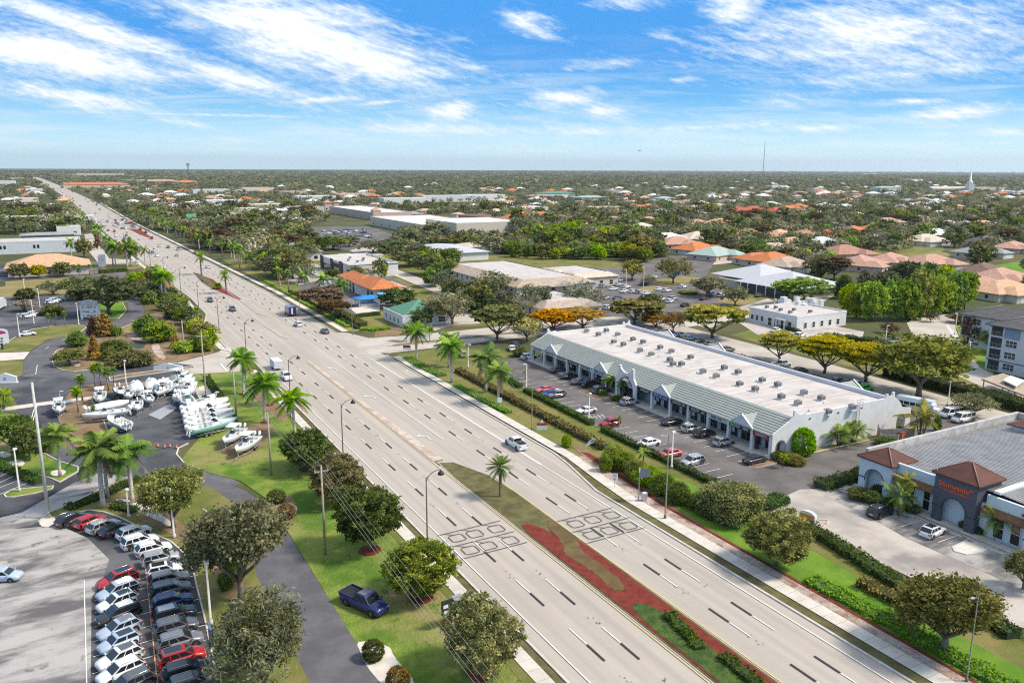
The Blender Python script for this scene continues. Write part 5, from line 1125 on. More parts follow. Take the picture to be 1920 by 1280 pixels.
def tower(y0,y1,x0,h,m,apex,sign=False,ar=1.5,back=6.0):
    o=MB(); archwall(o,y0,y1,h,(y0+y1)/2-ar,(y0+y1)/2+ar,2.5,x0,.45,'x'); o.box(x0+.46,x0+back,y1-.35,y1,0,h); o.box(x0+.46,x0+back,y0,y0+.35,0,h); o.quad((x0+.46,y0+.36,h-.02),(x0+back,y0+.36,h-.02),(x0+back,y1-.36,h-.02),(x0+.46,y1-.36,h-.02))
    t=obj('tower',o,m,dp); r=MB(); hiproof(r,x0,x0+back,y0,y1,h+.23,apex/(min(back,y1-y0)/2+.42),.42); obj('roof',r,MR,t)
    W_=min(back,y1-y0)/2+.42; cx=x0+back/2; cy=(y0+y1)/2; k=abs(back-(y1-y0))/2
    for sx in(-1,1):
        for sy in(-1,1):
            ax=(cx+sx*(k if back>y1-y0 else 0),cy+sy*(k if back<y1-y0 else 0),h+.26+apex); q=MB(); q.tube([(cx+sx*(back/2+.42),cy+sy*((y1-y0)/2+.42),h+.26),ax],.09,5); obj('hip_cap',q,plain('hip_cap',(.34,.20,.165),.8),t)
    q=MB(); archtrim(q,cy-ar,cy+ar,2.5,x0-.04,.12,'x',.14,12,2.0); q.box(x0-.05,x0+.02,y0-.05,cy-ar-.15,2.35,2.52); q.box(x0-.05,x0+.02,cy+ar+.15,y1+.05,2.35,2.52); obj('arch_trim',q,plain('trim_navy',(.05,.06,.09),.7),t)
    return t
t=tower(61.6,67.9,106.9,7.2,SLATE,2.0,True,1.75,5.6)
letters('lettering','Sunnyside*',ORG,t,(106.86,64.75,6.0),1.15,'-x'); letters('lettering','CANNABIS DISPENSARY',ORG,t,(106.86,64.75,5.2),.42,'-x',.02)
tower(75.0,80.6,107.0,5.5,BLUEW,1.7,False,1.6,5.4); tower(49.0,54.8,106.6,5.6,BLUEW,1.7,False,1.8,6.0)
b=MB(); hiproof(b,142,152,66,77,6.6,.32,.6); o=obj('rear_roof',b,MR,dp); boxpart('rear_wall',142.2,151.6,66.2,76.8,4.8,6.35,BLUEW,o)
for y0,y1 in((71.6,72.8),(69.1,70.1),(58.2,59.5),(56.0,57.2)): window(dp,'-x',XF,y0,y1,.5,3.5,None,True)
window(dp,'-x',112.4,65.8,67.4,.2,3.4,None,True,1,'door'); boxpart('entry_wall',112.4,112.7,61.8,67.6,0,7,BLUEW,dp)
for y0,y1 in((68.3,74.9),(55.0,61.2)):
    b=MB(); b.quad((XF-.9,y0,3.85),(XF-.05,y0,4.55),(XF-.05,y1,4.55),(XF-.9,y1,3.85)); b.quad((XF-.9,y0,3.6),(XF-.9,y0,3.85),(XF-.9,y1,3.85),(XF-.9,y1,3.6)); obj('awning',b,DBR,dp); 
for y in(76.6,): window(dp,'-x',XF+.2,76.4,77.4,.3,4.0,None,True)
dp.location=(0,-1.6,0)
# ------------------------------------------------------------------ apartments at the right edge
def apartments():
    o=thing('apartment_building','grey and white four storey apartment block with dark hipped roofs and blue top storey','apartment block',(0,0,0))
    GW=plain('render_light_grey',(.60,.61,.63),.85,var=.04,vs=.4); BL=plain('render_blue_grey',(.22,.29,.42),.8,var=.05); BA=plain('balcony_dark',(.03,.03,.035),.7)
    def block(x0,x1,y0,y1,h):
        b=MB(); b.box(x0,x1,y0,y1,0,h); w=obj('wall',b,GW,o); r=MB(); hiproof(r,x0,x1,y0,y1,h+.22,.36,.9); rf=obj('roof',r,RT['darkgrey'],o)
        k=(min(x1-x0,y1-y0)/2+.9); z=h+.26+k*.36
        for P in([(x0-.9,y0-.9,h+.26),(x0-.9+k,y0-.9+k,z)],[(x0-.9,y1+.9,h+.26),(x0-.9+k,y1+.9-k,z)]): c=MB(); c.tube(P,.16,5); obj('hip_cap',c,plain('hip_cap_grey',(.26,.24,.23),.8),rf)
        bd=MB(); bd.box(x0-.06,x0-.001,y0-.02,y1+.02,2.75,3.0); obj('band',bd,plain('band_slate',(.12,.14,.19),.7),w); return w
    block(204,219,70,117,11.6); block(226,240,86,138,9.2)
    # front wing, face to the highway
    for f in range(4):
        z=.9+f*2.95
        for y in(111.2,105.2,99.2,93.2,87.2):
            window(o,'-x',204,y-1.35,y+1.35,z,z+1.6,WGLASS,True,2)
        b=MB(); b.box(203.95,204.02,113.6,116.4,z-.6,z+1.9); bb=obj('balcony',b,BA,o); r=MB()
        for k in range(9): y=113.6+k*.35; r.box(203.82,203.87,y,y+.04,z-.6,z+.4)
        r.box(203.8,203.9,113.6,116.4,z+.4,z+.46); obj('railing',r,GALV,bb)
    for y0,y1 in((109.4,113.1),(97.4,101.1)): boxpart('bay',203.8,203.96,y0,y1,8.95,11.5,BL,o)
    for f in range(3):
        z=.9+f*2.95
        for y in(133.5,127.5,121.5): window(o,'-x',226,y-1.2,y+1.2,z,z+1.6,WGLASS,True,1)
        b=MB(); b.box(225.94,226.02,135.2,137.6,z-.6,z+1.9); obj('balcony',b,BA,o)
    return o
apartments()
def carport(pts,z,label):
    P=[G(x,y,z) for x,y in pts]; o=thing('carport',label,'carport',(0,0,0)); b=MB(); b.prism(P,z,z+.3); obj('roof',b,RT['tan'],o)
    for x,y in P: q=MB(); cx=sum(p[0] for p in P)/len(P); cy=sum(p[1] for p in P)/len(P); x,y=x+(cx-x)*.1,y+(cy-y)*.1; q.box(x-.1,x+.1,y-.1,y+.1,0,z); obj('post',q,WHITEP,o)
    return o
carport([(1840,712),(1880,702),(1925,716),(1925,745)],2.8,'flat brown carport roof below the apartment block'); o=carport([(1880,714),(1895,706),(1921,715),(1905,726)],3.6,'white patched raised carport roof below the apartment block'); 
for c in o.children: 
    if c.name.startswith('roof'): c.data.materials[0]=STUC
# ------------------------------------------------------------------ flat and skirt-roofed offices
def rows(parent,face,c,u0,u1,n,z0,z1,wd,gm=DGLASS,fr=True,mull=0):
    for i in range(n): u=u0+(u1-u0)*(i+.5)/n; window(parent,face,c,u-wd/2,u+wd/2,z0,z1,gm,fr,mull)
def flat_building(name,label,cat,x0,x1,y0,y1,h,wm=STUC,par=.6,rm=None):
    o=thing(name,label,cat,(0,0,0)); boxpart('wall',x0,x1,y0,y1,0,h,wm,o); boxpart('roof',x0+.3,x1-.3,y0+.3,y1-.3,h,h+.12,rm or FLATR,o); b=MB()
    for q in((x0-.05,x0+.25,y0-.05,y1+.05),(x1-.25,x1+.05,y0-.05,y1+.05),(x0+.26,x1-.26,y0-.05,y0+.25),(x0+.26,x1-.26,y1-.25,y1+.05)): b.box(*q,h+.003,h+par)
    obj('parapet',b,wm,o); return o
def skirt_building(name,label,x0,x1,y0,y1,h,k,rise,wm,rm,cat='building'):
    o=thing(name,label,cat,(0,0,0)); boxpart('wall',x0,x1,y0,y1,0,h,wm,o); b=MB(); v=.7; z=h-.05
    A=[(x0-v,y0-v,z),(x1+v,y0-v,z),(x1+v,y1+v,z),(x0-v,y1+v,z)]; B=[(x0+k,y0+k,z+rise),(x1-k,y0+k,z+rise),(x1-k,y1-k,z+rise),(x0+k,y1-k,z+rise)]
    for i in range(4): b.quad(A[i],A[(i+1)%4],B[(i+1)%4],B[i])
    b.quad(*A[::-1]); obj('roof_skirt',b,rm,o); boxpart('flat_roof',x0+k-.2,x1-k+.2,y0+k-.2,y1-k+.2,h,h+rise-.25,FLATR,o); return o
med=flat_building('medical_office','long low white flat roofed office with dark windows beside the back road','office building',199,222,174.5,195,4.3)
rows(med,'-x',199,188,194.5,3,1.0,2.6,1.1); rows(med,'-x',199,176,187,4,.2,2.6,1.5); rows(med,'-y',174.5,201,220,5,.8,2.5,1.2)
b=MB(); b.box(197.4,199,178,182,2.9,3.3); b.box(197.5,197.9,178.1,178.5,0,2.9); b.box(197.5,197.9,181.5,181.9,0,2.9); obj('porch',b,STUC,med)
for i,(x,y) in enumerate(((204,192),(206,190),(204,186),(208,184),(203,181),(210,179))): place(AC,'rooftop_air_conditioner','small pale air conditioner on the roof of the low white office','air conditioner',x,y,0,.8,'air conditioners on the low white office',None,4.42)
q=thing('stacked_equipment','heap of white boxed equipment on the rear roof of the low white office','rooftop plant',(0,0,0))
for i in range(18): x,y=R.uniform(217,227),R.uniform(186,200); boxpart('white_cabinet',x,x+R.uniform(1,1.8),y,y+R.uniform(1,1.8),0,R.uniform(4.5,6.6),STUC,q)
tan=skirt_building('office_building','two storey lilac white office with pink tan skirt roof beside the side road',146.5,182,262,334,6.2,5.5,2.2,plain('stucco_lilac',(.58,.56,.58),.85,var=.05),RT['tan'])
rows(tan,'-x',146.5,264,333,14,.9,2.5,1.3,DGLASS,False); rows(tan,'-x',146.5,264,333,14,3.9,5.4,1.3,DGLASS,False); rows(tan,'-y',262,150,180,6,3.9,5.3,1.6,DGLASS,False); rows(tan,'-y',262,150,180,6,.8,2.4,1.6,DGLASS,False)
g=MB(); gableroof(g,160,171,258.5,262.5,6.0,2.2,'y'); o=obj('entry_gable',g,RT['beige'],tan)
c2=skirt_building('clinic_building','single storey clinic with white flat roof and gabled tan porch with dark opening',138.5,161,229,257,3.6,3.2,1.9,CREAM,RT['tan'])
rows(c2,'-x',138.5,231,256,5,.8,2.6,1.4,DGLASS,True); rows(c2,'-y',229,140,150,3,.5,2.7,1.0,DGLASS,True); 
g=MB(); gableroof(g,150.5,160.5,225.5,233,3.7,2.3,'y'); o=obj('porch_roof',g,RT['beige'],c2); boxpart('porch_wall',151,160,226,229,0,3.6,CREAM,c2); window(c2,'-y',226,152.3,158.7,1.0,2.8,DGLASS,DTRIM)
c3=skirt_building('clinic_building','pale clinic with white flat roof and small front gable behind the crowded car park',187,211,286,318,4.2,3.5,1.8,CREAM,RT['beige']); rows(c3,'-x',187,287,317,6,.7,2.6,2.2,DGLASS,True,1); rows(c3,'-y',286,189,210,4,.7,2.6,1.6,DGLASS,True)
g=MB(); gableroof(g,184.5,192,296,304,4.2,2.2,'x'); obj('porch_roof',g,RT['beige'],c3)
# grey hall
hall=thing('meeting_hall','broad hall with pale grey metal hipped roofs and a dark veranda','hall',(0,0,0))
boxpart('wall',247,276,219,262,0,4.0,TANW,hall); r=MB(); hiproof(r,247,276,219,249,4.1,.30,1.6); obj('roof',r,RT['silver'],hall); r=MB(); hiproof(r,250,280,240,268,4.9,.32,1.0); obj('roof',r,RT['silver'],hall)
b=MB(); b.box(245.2,246.95,222,246,.1,3.6); obj('veranda_painted_shade',b,DTRIM,hall)  # dark solid block standing in for the shade inside the veranda
for y in(222,227,232,237,242,246): boxpart('post',244.9,245.2,y-.15,y+.15,0,4.0,STUC,hall)
rows(hall,'-y',219,250,274,5,1,2.6,1.4)
# car wash and neighbours
cw=thing('car_wash','long car wash with orange tiled hip roofs, row of tall bays and pale blue awnings','car wash',(0,0,0))
boxpart('wall',100.5,110,291,338,0,4.6,STUC,cw); r=MB(); hiproof(r,100.5,110,312,338,4.8,.42,.9); obj('roof',r,RT['orange'],cw); r=MB(); hiproof(r,99.4,111,291,313,4.9,.48,.9); obj('roof',r,RT['orange'],cw)
for k in range(5): y=317+k*4.2; boxpart('bay_door',100.42,100.5,y,y+2.4,0,3.9,DGLASS,cw)
for k in range(2): y=294+k*4.2; boxpart('bay_door',100.40,100.5,y,y+2.8,0,3.6,DGLASS,cw)
SKY=plain('awning_sky_blue',(.10,.38,.62),.6); BRB=plain('canopy_blue',(.02,.22,.60),.6)
for x0,x1 in((101,104.5),(105.5,109)):
    b=MB(); b.quad((x0,289.6,2.9),(x1,289.6,2.9),(x1,290.98,3.9),(x0,290.98,3.9)); b.quad((x0,289.6,2.5),(x1,289.6,2.5),(x1,289.6,2.9),(x0,289.6,2.9)); obj('awning',b,SKY,cw)
b=MB(); b.lathe([(1.6,0),(1.6,.25)],14,0,(0,0,0)); 
o=thing('canopy','bright blue pyramid canopy on white posts in front of the car wash','canopy',(*G(690,573),0)); r=MB(); hiproof(r,-4.5,4.5,-3,3,3.0,.30,.4); obj('roof',r,BRB,o)
for x,y in((-4,-2.6),(4,-2.6),(-4,2.6),(4,2.6)): boxpart('post',x-.1,x+.1,y-.1,y+.1,0,3,STUC,o)
boxpart('counter',-3.4,3.4,-2,2,0,1.1,STUC,o)
gb=thing('green_roof_shop','small white shop with bright green metal hip roof at the side street corner','shop',(0,0,0)); boxpart('wall',91,109,238,256,0,3.4,STUC,gb); r=MB(); hiproof(r,92.5,107.5,239,254,3.9,.44,.5); obj('roof',r,RT['green'],gb)
b=MB(); 
for q in((90.9,91.2,237.9,256.1),(91.21,109.1,237.9,238.2),(108.8,109.1,238.21,256.1)): b.box(*q,3.41,4.0)
obj('parapet',b,STUC,gb); rows(gb,'-x',91,240,255,4,.9,2.4,1.1,DGLASS,True); rows(gb,'-y',238,93,107,3,.9,2.5,2.4,DGLASS,True,1)
kb=thing('drive_through_kiosk','small white kiosk with maroon tiled roof behind the green roofed shop','kiosk',(0,0,0)); boxpart('wall',112,120,256,266,0,3.6,STUC,kb); r=MB(); gableroof(r,111.6,120.4,255.6,266.4,3.61,1.8,'y'); obj('roof',r,RT['brown'],kb); boxpart('parapet',120.5,121.5,255,267,0,5.2,STUC,kb); o=boxpart('awning',113,119,254.2,255.5,2.7,3.0,SKY,kb)
rt=flat_building('retail_building','black and white retail store with white flat roof behind the car wash','store',111.5,136,360,405,5.6,STUC,1.0)
boxpart('shop_front',111.3,111.48,371,404.5,.1,3.4,DGLASS,rt)
for y0,y1 in((368,372.5),(384,387),(401,405)): boxpart('pilaster',110.9,111.28,y0,y1,0,7.0,plain('brick_dark',(.10,.085,.08),.85,var=.2),rt)
boxpart('sign_band',111.0,111.28,373,383.5,3.6,5.2,DTRIM,rt); boxpart('sign_board',112,126,359.7,359.93,2.2,5.6,CREAM,rt); boxpart('trim_band',111.5,136.1,359.8,359.93,5.7,6.0,DTRIM,rt)
for i,(x,y) in enumerate(((120,372),(124,376),(118,380),(127,384),(122,390))): place(AC,'rooftop_air_conditioner','small grey air conditioner on the white roof of the black and white store','air conditioner',x,y,0,.9,'air conditioners on the black and white store',None,5.72)
sd_=thing('long_shed','long low shed with pale grey metal roof among trees behind the retail store','warehouse',(0,0,0)); X,Y=G(780,487); boxpart('wall',174,206,402,452,0,4.4,STUC,sd_); r=MB(); hiproof(r,174,206,402,452,4.6,.14,1); obj('roof',r,RT['silver'],sd_)
for i,(x,y,s,l) in enumerate(((930,470,12,'pale long roof with small cupolas beyond the lilac white office'),(1040,462,13,'grey pavilion with steep hipped roof beyond the lilac white office'))):
    X,Y=G(x,y); o=thing('pavilion_hall',l,'hall',(X,Y,0),rad(5)); boxpart('wall',-s*(2.2 if not i else 1),s*(2.2 if not i else 1),-9,9,0,4.2,STUCG,o); r=MB(); hiproof(r,-s*(2.2 if not i else 1),s*(2.2 if not i else 1),-9,9,4.3,.35 if i else .2,1); obj('roof',r,RT['silver' if i else 'beige'],o)
# strip mall far along the highway, seen over the trees
def farbox(name,label,px,py,w,d,h,wm,rm,cat='building',hip=None,rz=0,nw=6):
    X,Y=G(px,py); HS.append((X,Y,min(w,d)*.6)); o=thing(name,label,cat,(X,Y,0),rz); boxpart('wall',-w/2,w/2,-d/2,d/2,0,h,wm,o)
    if hip: r=MB(); hiproof(r,-w/2,w/2,-d/2,d/2,h+.2,hip,.8); obj('roof',r,rm,o)
    else: b=MB(); b.box(-w/2+.3,w/2-.3,-d/2+.3,d/2-.3,h,h+.15); obj('roof',b,rm,o); b=MB(); [b.box(*q,h+.003,h+.8) for q in((-w/2,-w/2+.3,-d/2,d/2),(w/2-.3,w/2,-d/2,d/2),(-w/2+.31,w/2-.31,-d/2,-d/2+.3),(-w/2+.31,w/2-.31,d/2-.3,d/2))]; obj('parapet',b,wm,o)
    for i in range(nw): y=-d/2+d*(i+.5)/nw; window(o,'-x',-w/2,y-1,y+1,1,2.8,DGLASS,False)
    for i in range(max(2,nw//2)): x=-w/2+w*(i+.5)/max(2,nw//2); window(o,'-y',-d/2,x-1,x+1,1,2.8,DGLASS,False)
    return o
farbox('strip_mall','long cream strip mall with white roof and blue awnings beyond the shared car park',800,428,60,120,7,CREAM,RT['white'],'strip mall'); farbox('big_store','large cream box store at the end of the strip mall',890,435,60,60,9,CREAM,RT['white'],'store')
X,Y=G(872,424); o=thing('rotunda','round brown topped rotunda on the strip mall corner','rotunda',(X,Y-20,0)); b=MB(); b.lathe([(14,0),(14,9),(14.6,9),(14.6,11),(13,11)],20); obj('drum',b,RT['brown'],o)
farbox('strip_mall','pink walled strip mall with salmon tile roof edges beyond the car park',690,405,40,150,7,PINKW,RT['white'],'strip mall')
for px,py,s,l in((614,394,9,'salmon hip roofed tower at one end of the pink strip mall'),(700,398,7,'small salmon hip roofed tower over the pink strip mall'),(705,412,8,'salmon roofed corner tower with white sign panel on the pink strip mall'),(630,393,6,'narrow salmon tower beside the end tower of the pink strip mall')): farbox('corner_tower',l,px,py,s,s,9,PINKW,RT['salmon'],'tower',.6,0,1)
farbox('shop_building','white shop with pink panel between the highway palms',427,414,25,40,6,PINKW,RT['white'],'shop'); farbox('shop_building','low pale shop behind the highway palms and oaks',530,402,40,60,5,STUC,RT['white'],'shop')
farbox('bank_building','low white building under the oaks beside the retail store',555,485,22,30,5,STUC,RT['grey'],'building',.3)
# left of the highway
def hipb(name,label,x0,x1,y0,y1,h,wm,rm,p,cat): 
    o=thing(name,label,cat,(0,0,0)); boxpart('wall',x0,x1,y0,y1,0,h,wm,o); r=MB(); hiproof(r,x0,x1,y0,y1,h+.2,p,1.4); obj('roof',r,rm,o); rows(o,'-y',y0,x0+1,x1-1,5,.9,2.6,1.6); return o
X,Y=G(95,515); hipb('bank_building','single storey building with broad peach tiled hip roof beyond the dry field',X-17,X+16,Y-4,Y+20,4.2,CREAM,RT['peach'],.36,'building')
X,Y=G(60,475); o=flat_building('warehouse','long low pale grey warehouse with paired dark openings beyond the peach roofed building','warehouse',X-60,X+26,Y,Y+26,6.5,STUCG,.7)
for k in range(5):
    x=X-50+k*17
    for d in(0,2): window(o,'-y',Y,x+d,x+d+1.2,3.0,5.0,DGLASS,False)
X,Y=G(60,425); o=flat_building('store','wide white store with patchy front behind trees left of the highway','store',X-20,X+50,Y,Y+30,7,STUC,1.0)
X,Y=G(85,452); o=hipb('shop_building','low shop with flat brown and orange front left of the highway',X-14,X+18,Y,Y+16,4,TANW,RT['grey'],.15,'shop')
for px,py,w,h,l in((5,350,60,14,'pale multi storey building at the far edge of the tree cover'),(30,338,50,8,'low white building far left near the horizon'),(65,362,28,8,'small white building left of the far highway'),(50,380,30,6,'white cottage roof among the trees left of the far highway'),(20,412,30,6,'low tan roof among oaks left of the highway'),(130,440,16,6,'white sign fronted shop with blue corner at the highway edge')): farbox('far_building',l,px,py,w,w*.7,h,STUC,RT['white'],'building',None,0,5)
# ------------------------------------------------------------------ vehicles in place
def cpx(kind,col,px,py,hd,label,group=None,near=True,roof=None,zc=.75,**k):
    x,y=G(px,py,zc); return car(kind,col,x,y,hd,label,group,near,roof=roof,**k)
DG='cars in the dealer rows'
hA=heading(113,977,165,957); hB=heading(280,1093,352,1075); hC=heading(258,1071,184,1097)
A=[('suv','black',136,972,.0,'black','first car of the curved dealer row, at the tree pit island end'),('hatch','red',168,976,.0,'red','second car of the curved dealer row beside the black first one'),('suv','silver',194,985,-.05,'silver','third car of the curved dealer row, after the red one'),('hatch','black',216,992,-.08,'black','fourth car of the curved dealer row between two pale ones'),
 ('suv','white',251,997,-.2,'white','fifth car of the curved dealer row, first of the three white ones'),('wagon','white',262,1014,-.30,'white','sixth car of the curved dealer row, middle of the three white ones'),('suv','white',287,1028,-.42,'white','seventh car of the curved dealer row, last of the three white ones'),('wagon','silver',300,1046,-.5,'silver grey','eighth car of the curved dealer row where the kerb bends'),('hatch','white',307,1067,-.58,'white','car with dark roof pane just above the dark cars by the kerb')]
for k,c,x,y,d,w,l in A: cpx(k,c,x,y,hA+d,f'{w} {l}',DG,roof='glass' if 'pane' in l else None)
Bc=[('wagon','grey',316,1085,'dark grey car below the white one in the kerb side dealer row',None),('wagon','dark',319,1104,'charcoal car third below the white one in the kerb side dealer row',None) ,('suv','navy',322,1126,'navy car in the kerb side dealer row, above the silver roofed one',None),('wagon','black',326,1150,'black car with silver roof in the kerb side dealer row','silver'),('wagon','dark',329,1174,'charcoal car directly below the silver roofed one in the dealer row',None),('wagon','grey',337,1201,'grey car directly above the red one in the kerb side dealer row',None),('wagon','red',340,1230,'red car low in the kerb side dealer row among dark ones','glass'),('wagon','black',350,1257,'black car directly below the red one in the kerb side dealer row',None),('wagon','dark',360,1281,'charcoal car at the bottom end of the kerb side dealer row',None)]
for k,c,x,y,l,r in Bc: cpx(k,c,x,y,hB-.02,l,DG,roof=r)
Cc=[('wagon','red',220,1085,'red car at the top of the inner dealer row','glass'),('wagon','paleblue',221,1106,'pale blue white car second in the inner dealer row','white'),('suv','white',221,1127,'white car with glass roof pane in the inner dealer row','glass'),('wagon','black',222,1150,'black car with white roof in the inner dealer row','white'),('suv','paleblue',224,1177,'pale blue car with grey roof in the inner dealer row','grey'),('hatch','paleblue',224,1202,'pale blue small car with black roof and black bonnet panel in the inner dealer row','black'),('suv','white',225,1231,'white car with dark grey roof in the inner dealer row','dark'),('suv','white',227,1257,'all white car near the bottom of the inner dealer row','white'),('wagon','dark',243,1282,'charcoal car at the bottom end of the inner dealer row',None)]
for k,c,x,y,l,r in Cc: cpx(k,c,x,y,hC,l,DG,roof=r)
# bay lines of the dealer lot
ux=(math.cos(hB),math.sin(hB)); 
for (x,y) in ((307,1078),(314,1095),(319,1115),(322,1139),(327,1163),(333,1188),(338,1216),(345,1244),(355,1270)):
    a=G(x+42,y-12); line((a[0]+ux[0]*1.0,a[1]+ux[1]*1.0),(a[0]-ux[0]*10.6,a[1]-ux[1]*10.6),.1,z=.168)
for i in range(8):
    x,y=[(125,990),(150,992),(175,1000),(205,1006),(240,1015),(268,1030),(280,1044),(283,1062)][i]; a=G(x,y); h=hA+[0,0,-.05,-.1,-.25,-.38,-.45,-.55][i]; line(a,(a[0]+math.cos(h)*3,a[1]+math.sin(h)*3),.1,z=.168)
line(G(273,1060),G(296,1290),.12,'y',z=.172); line(G(158,1090),G(163,1290),.1,z=.168)
flush=None
PG='cars parked at the shopping parade'
hN=0.0; hS=math.pi
for k,c,x,y,l in (('suv','white',992,668,'white SUV at the far end of the shop front bays'),('sedan','dark',1047,692,'first dark sedan from the far end of the shop front bays'),('sedan','black',1068,704,'black sedan, second dark one from the far end of the shop front bays'),('coupe','grey',1088,714,'grey sports car between the dark sedans and the black SUV at the shops'),('wagon','black',1108,719,'black SUV beside the grey sports car at the shop front'),('wagon','dark',1127,731,'dark SUV beside the planted island in front of the portal'),('suv','silver',1181,752,'silver SUV just past the planted island at the portal'),('sedan','black',1261,789,'black sedan alone in the middle of the shop front bays'),('suv','silver',1297,802,'silver SUV beside a black one at the shop front'),('suv','black',1321,811,'black SUV touching close to the silver one at the shop front'),('suv','silver',1357,827,'silver compact SUV alone, last but one toward the laddered end wall'),('sedan','black',1416,860,'black sedan with open door at the end bay nearest the end wall')):
    cpx(k,c,x,y,hN+R.uniform(-.04,.04),l,PG)
for k,c,x,y,l in (('coupe','pink',1021,729,'coral red sports car at the hedge side bays'),('coupe','blue',1031,737,'blue car squeezed between the coral one and the grey off-roader'),('suv','grey',1043,739,'boxy grey off-roader beside the blue car at the hedge'),('coupe','white',1099,768,'white sports coupe in the hedge side bays'),('hatch','red',1144,792,'red hatchback beside the small planted island at the hedge'),('sedan','white',1216,829,'white sedan in the hedge side bays near the red one'),('sedan','pink',1256,849,'coral sedan at the hedge'),('wagon','silver',1298,864,'large silver SUV at the hedge, last before the empty bays')):
    cpx(k,c,x,y,hS+R.uniform(-.05,.05),l,PG)
for k,c,x,y,l in (('sedan','black',967,645,'black car at the far corner of the parade car park'),('suv','silver',868,663,'silver SUV parked near the street junction palms'),('sedan','white',960,652,'white car beside the black one at the far parade corner')): cpx(k,c,x,y,1.2,l,PG)
BG='cars behind the parade'
for i,(k,c,x,y,h,l) in enumerate((('sedan','blue',1253,622,0,'blue car in the bays behind the parade roof'),('suv','white',1276,627,0,'white car next to the blue one behind the parade'),('sedan','silver',1292,633,0,'silver car partly hidden behind the parade parapet'),('sedan','black',1309,638,0,'black car behind the parade below the street tree'),('sedan','grey',1335,644,0,'grey car behind the parade near a rear gable'),('sedan','dark',1364,654,0,'dark car behind the parade, beside the empty bays'),('pickup','white',1465,683,0,'white pickup behind the parade near a rear gable'),('sedan','dark',1500,693,0,'dark car behind the parade under the yellowing trees'),('suv','grey',1573,714,0,'grey SUV behind the parade beside the white pickup'),('sedan','black',1588,717,0,'black car behind the parade next to the white pickup'),('pickup','white',1602,722,0,'white pickup behind the parade next to the lime green car'),('hatch','green',1622,727,0,'lime green car behind the parade at a rear gable'))): cpx(k,c,x,y,h,l,BG,False)
VG='white vans at the parade rear'
cpx('van','white',1783,775,3.05,'white passenger van with its nose out, beside the bus',VG); cpx('van','white',1806,784,3.05,'white low van under the grey bare tree',VG)
# shuttle bus
x,y=G(1722,760,1.4); bus=thing('shuttle_bus','long white shuttle bus parked behind the end wall','bus',(x,y,0),rad(-75)); b=MB(); 
b.loft([[(xx,-1.2,z0),(xx,1.2,z0),(xx,1.25,2.2),(xx,1.0,3.0),(xx,-1.0,3.0),(xx,-1.25,2.2)] for xx,z0 in((-4.2,.45),(-4.1,.4),(2.6,.4),(2.9,.5))],0,True,False); b.box(2.7,4.2,-1.0,1.0,.45,1.5); b.box(2.5,3.3,-1.05,1.05,1.3,2.3); obj('body',b,PAINT['white'],bus)
for s in(-1,1): 
    q=MB()
    for k in range(5): q.box(-3.8+k*1.25,-2.75+k*1.25,*sorted((s*1.2,s*1.262)),1.5,2.15)
    obj('side_window',q,GLASS,bus)
q=MB(); q.quad((3.32,-.95,1.55),(3.32,.95,1.55),(3.0,.9,2.28),(3.0,-.9,2.28)); obj('windshield',q,GLASS,bus)
for xx in(-2.6,3.3):
    for s in(-1,1): q=MB(); q.loft([[(xx+.42*math.cos(j*.5236),yy,.42+.42*math.sin(j*.5236)) for j in range(12)] for yy in(s*.9,s*1.2)]); obj('wheel',q,TYRE,bus)
DSG='cars at the dispensary'
x,y=G(1651,957,.8); car('wagon','black',x,y,.08,'black SUV nosed in at the dispensary walk',DSG); x,y=G(1749,994,.8); car('suv','white',x,y,.10,'white SUV with dark roof pane nosed in at the dispensary',DSG,roof='glass')
# dually pickup on the lawn
x,y=G(683,1126,.9); hp=heading(655,1122,706,1146); dp_=car('pickup','royal',x,y,hp,'deep blue crew cab pickup standing on the front lawn',roof='grey',scale=1.12); 
# traffic
TG='traffic on the highway'; UP=math.pi/2; DN=-math.pi/2
for k,c,x,y,h,l in (('pickup','white',968,831,UP,'white pickup driving away past the parade hedge'),('suv','dark',394,562,DN,'dark SUV coming toward the junction, the farther of two'),('wagon','dark',436,579,DN,'dark SUV coming toward the junction, the nearer of two'),('suv','white',559,607,UP,'white SUV driving away past the junction'),('sedan','dark',609,620,UP,'dark car in the kerb lane at the junction corner'),('sedan','maroon',365,474,UP,'maroon car beside the palm median'),('sedan','white',390,500,UP,'white car level with the palm median'),('pickup','white',536,705,DN,'white pickup towing a pale box trailer')): cpx(k,c,x,y,h,l,TG,True)
x,y=G(520,684,1.2); tr=thing('box_trailer','pale grey box trailer behind the white pickup','trailer',(x,y+1.0,.06),UP); boxpart('body',-2.6,2.6,-1.1,1.1,.6,2.4,STUCG,tr); 
for s in(-1,1): q=MB(); q.loft([[(.36*math.cos(j*.5236),yy,.36+.36*math.sin(j*.5236)) for j in range(12)] for yy in(s*.95,s*1.15)]); obj('wheel',q,TYRE,tr)
x,y=G(544,585,1.2); tk=thing('box_truck','blue box truck with pale stripe seen from behind','truck',(x,y,.06),UP); boxpart('cargo_box',-3.4,1.6,-1.25,1.25,.75,3.5,PAINT['royal'],tk); boxpart('roof_panel',-3.4,1.6,-1.2,1.2,3.502,3.56,plain('truck_roof_blue',(.30,.38,.62),.5),tk); boxpart('cab',1.62,3.4,-1.1,1.1,.5,2.5,PAINT['royal'],tk); boxpart('windshield',3.35,3.42,-.95,.95,1.5,2.3,GLASS,tk); boxpart('rear_stripe',-3.43,-3.401,-.15,.35,1.0,3.1,PAINT['white'],tk)
for xx in(-2.2,2.4):
    for s in(-1,1): q=MB(); q.loft([[(xx+.45*math.cos(j*.5236),yy,.45+.45*math.sin(j*.5236)) for j in range(12)] for yy in(s*.95,s*1.22)]); obj('wheel',q,TYRE,tk)
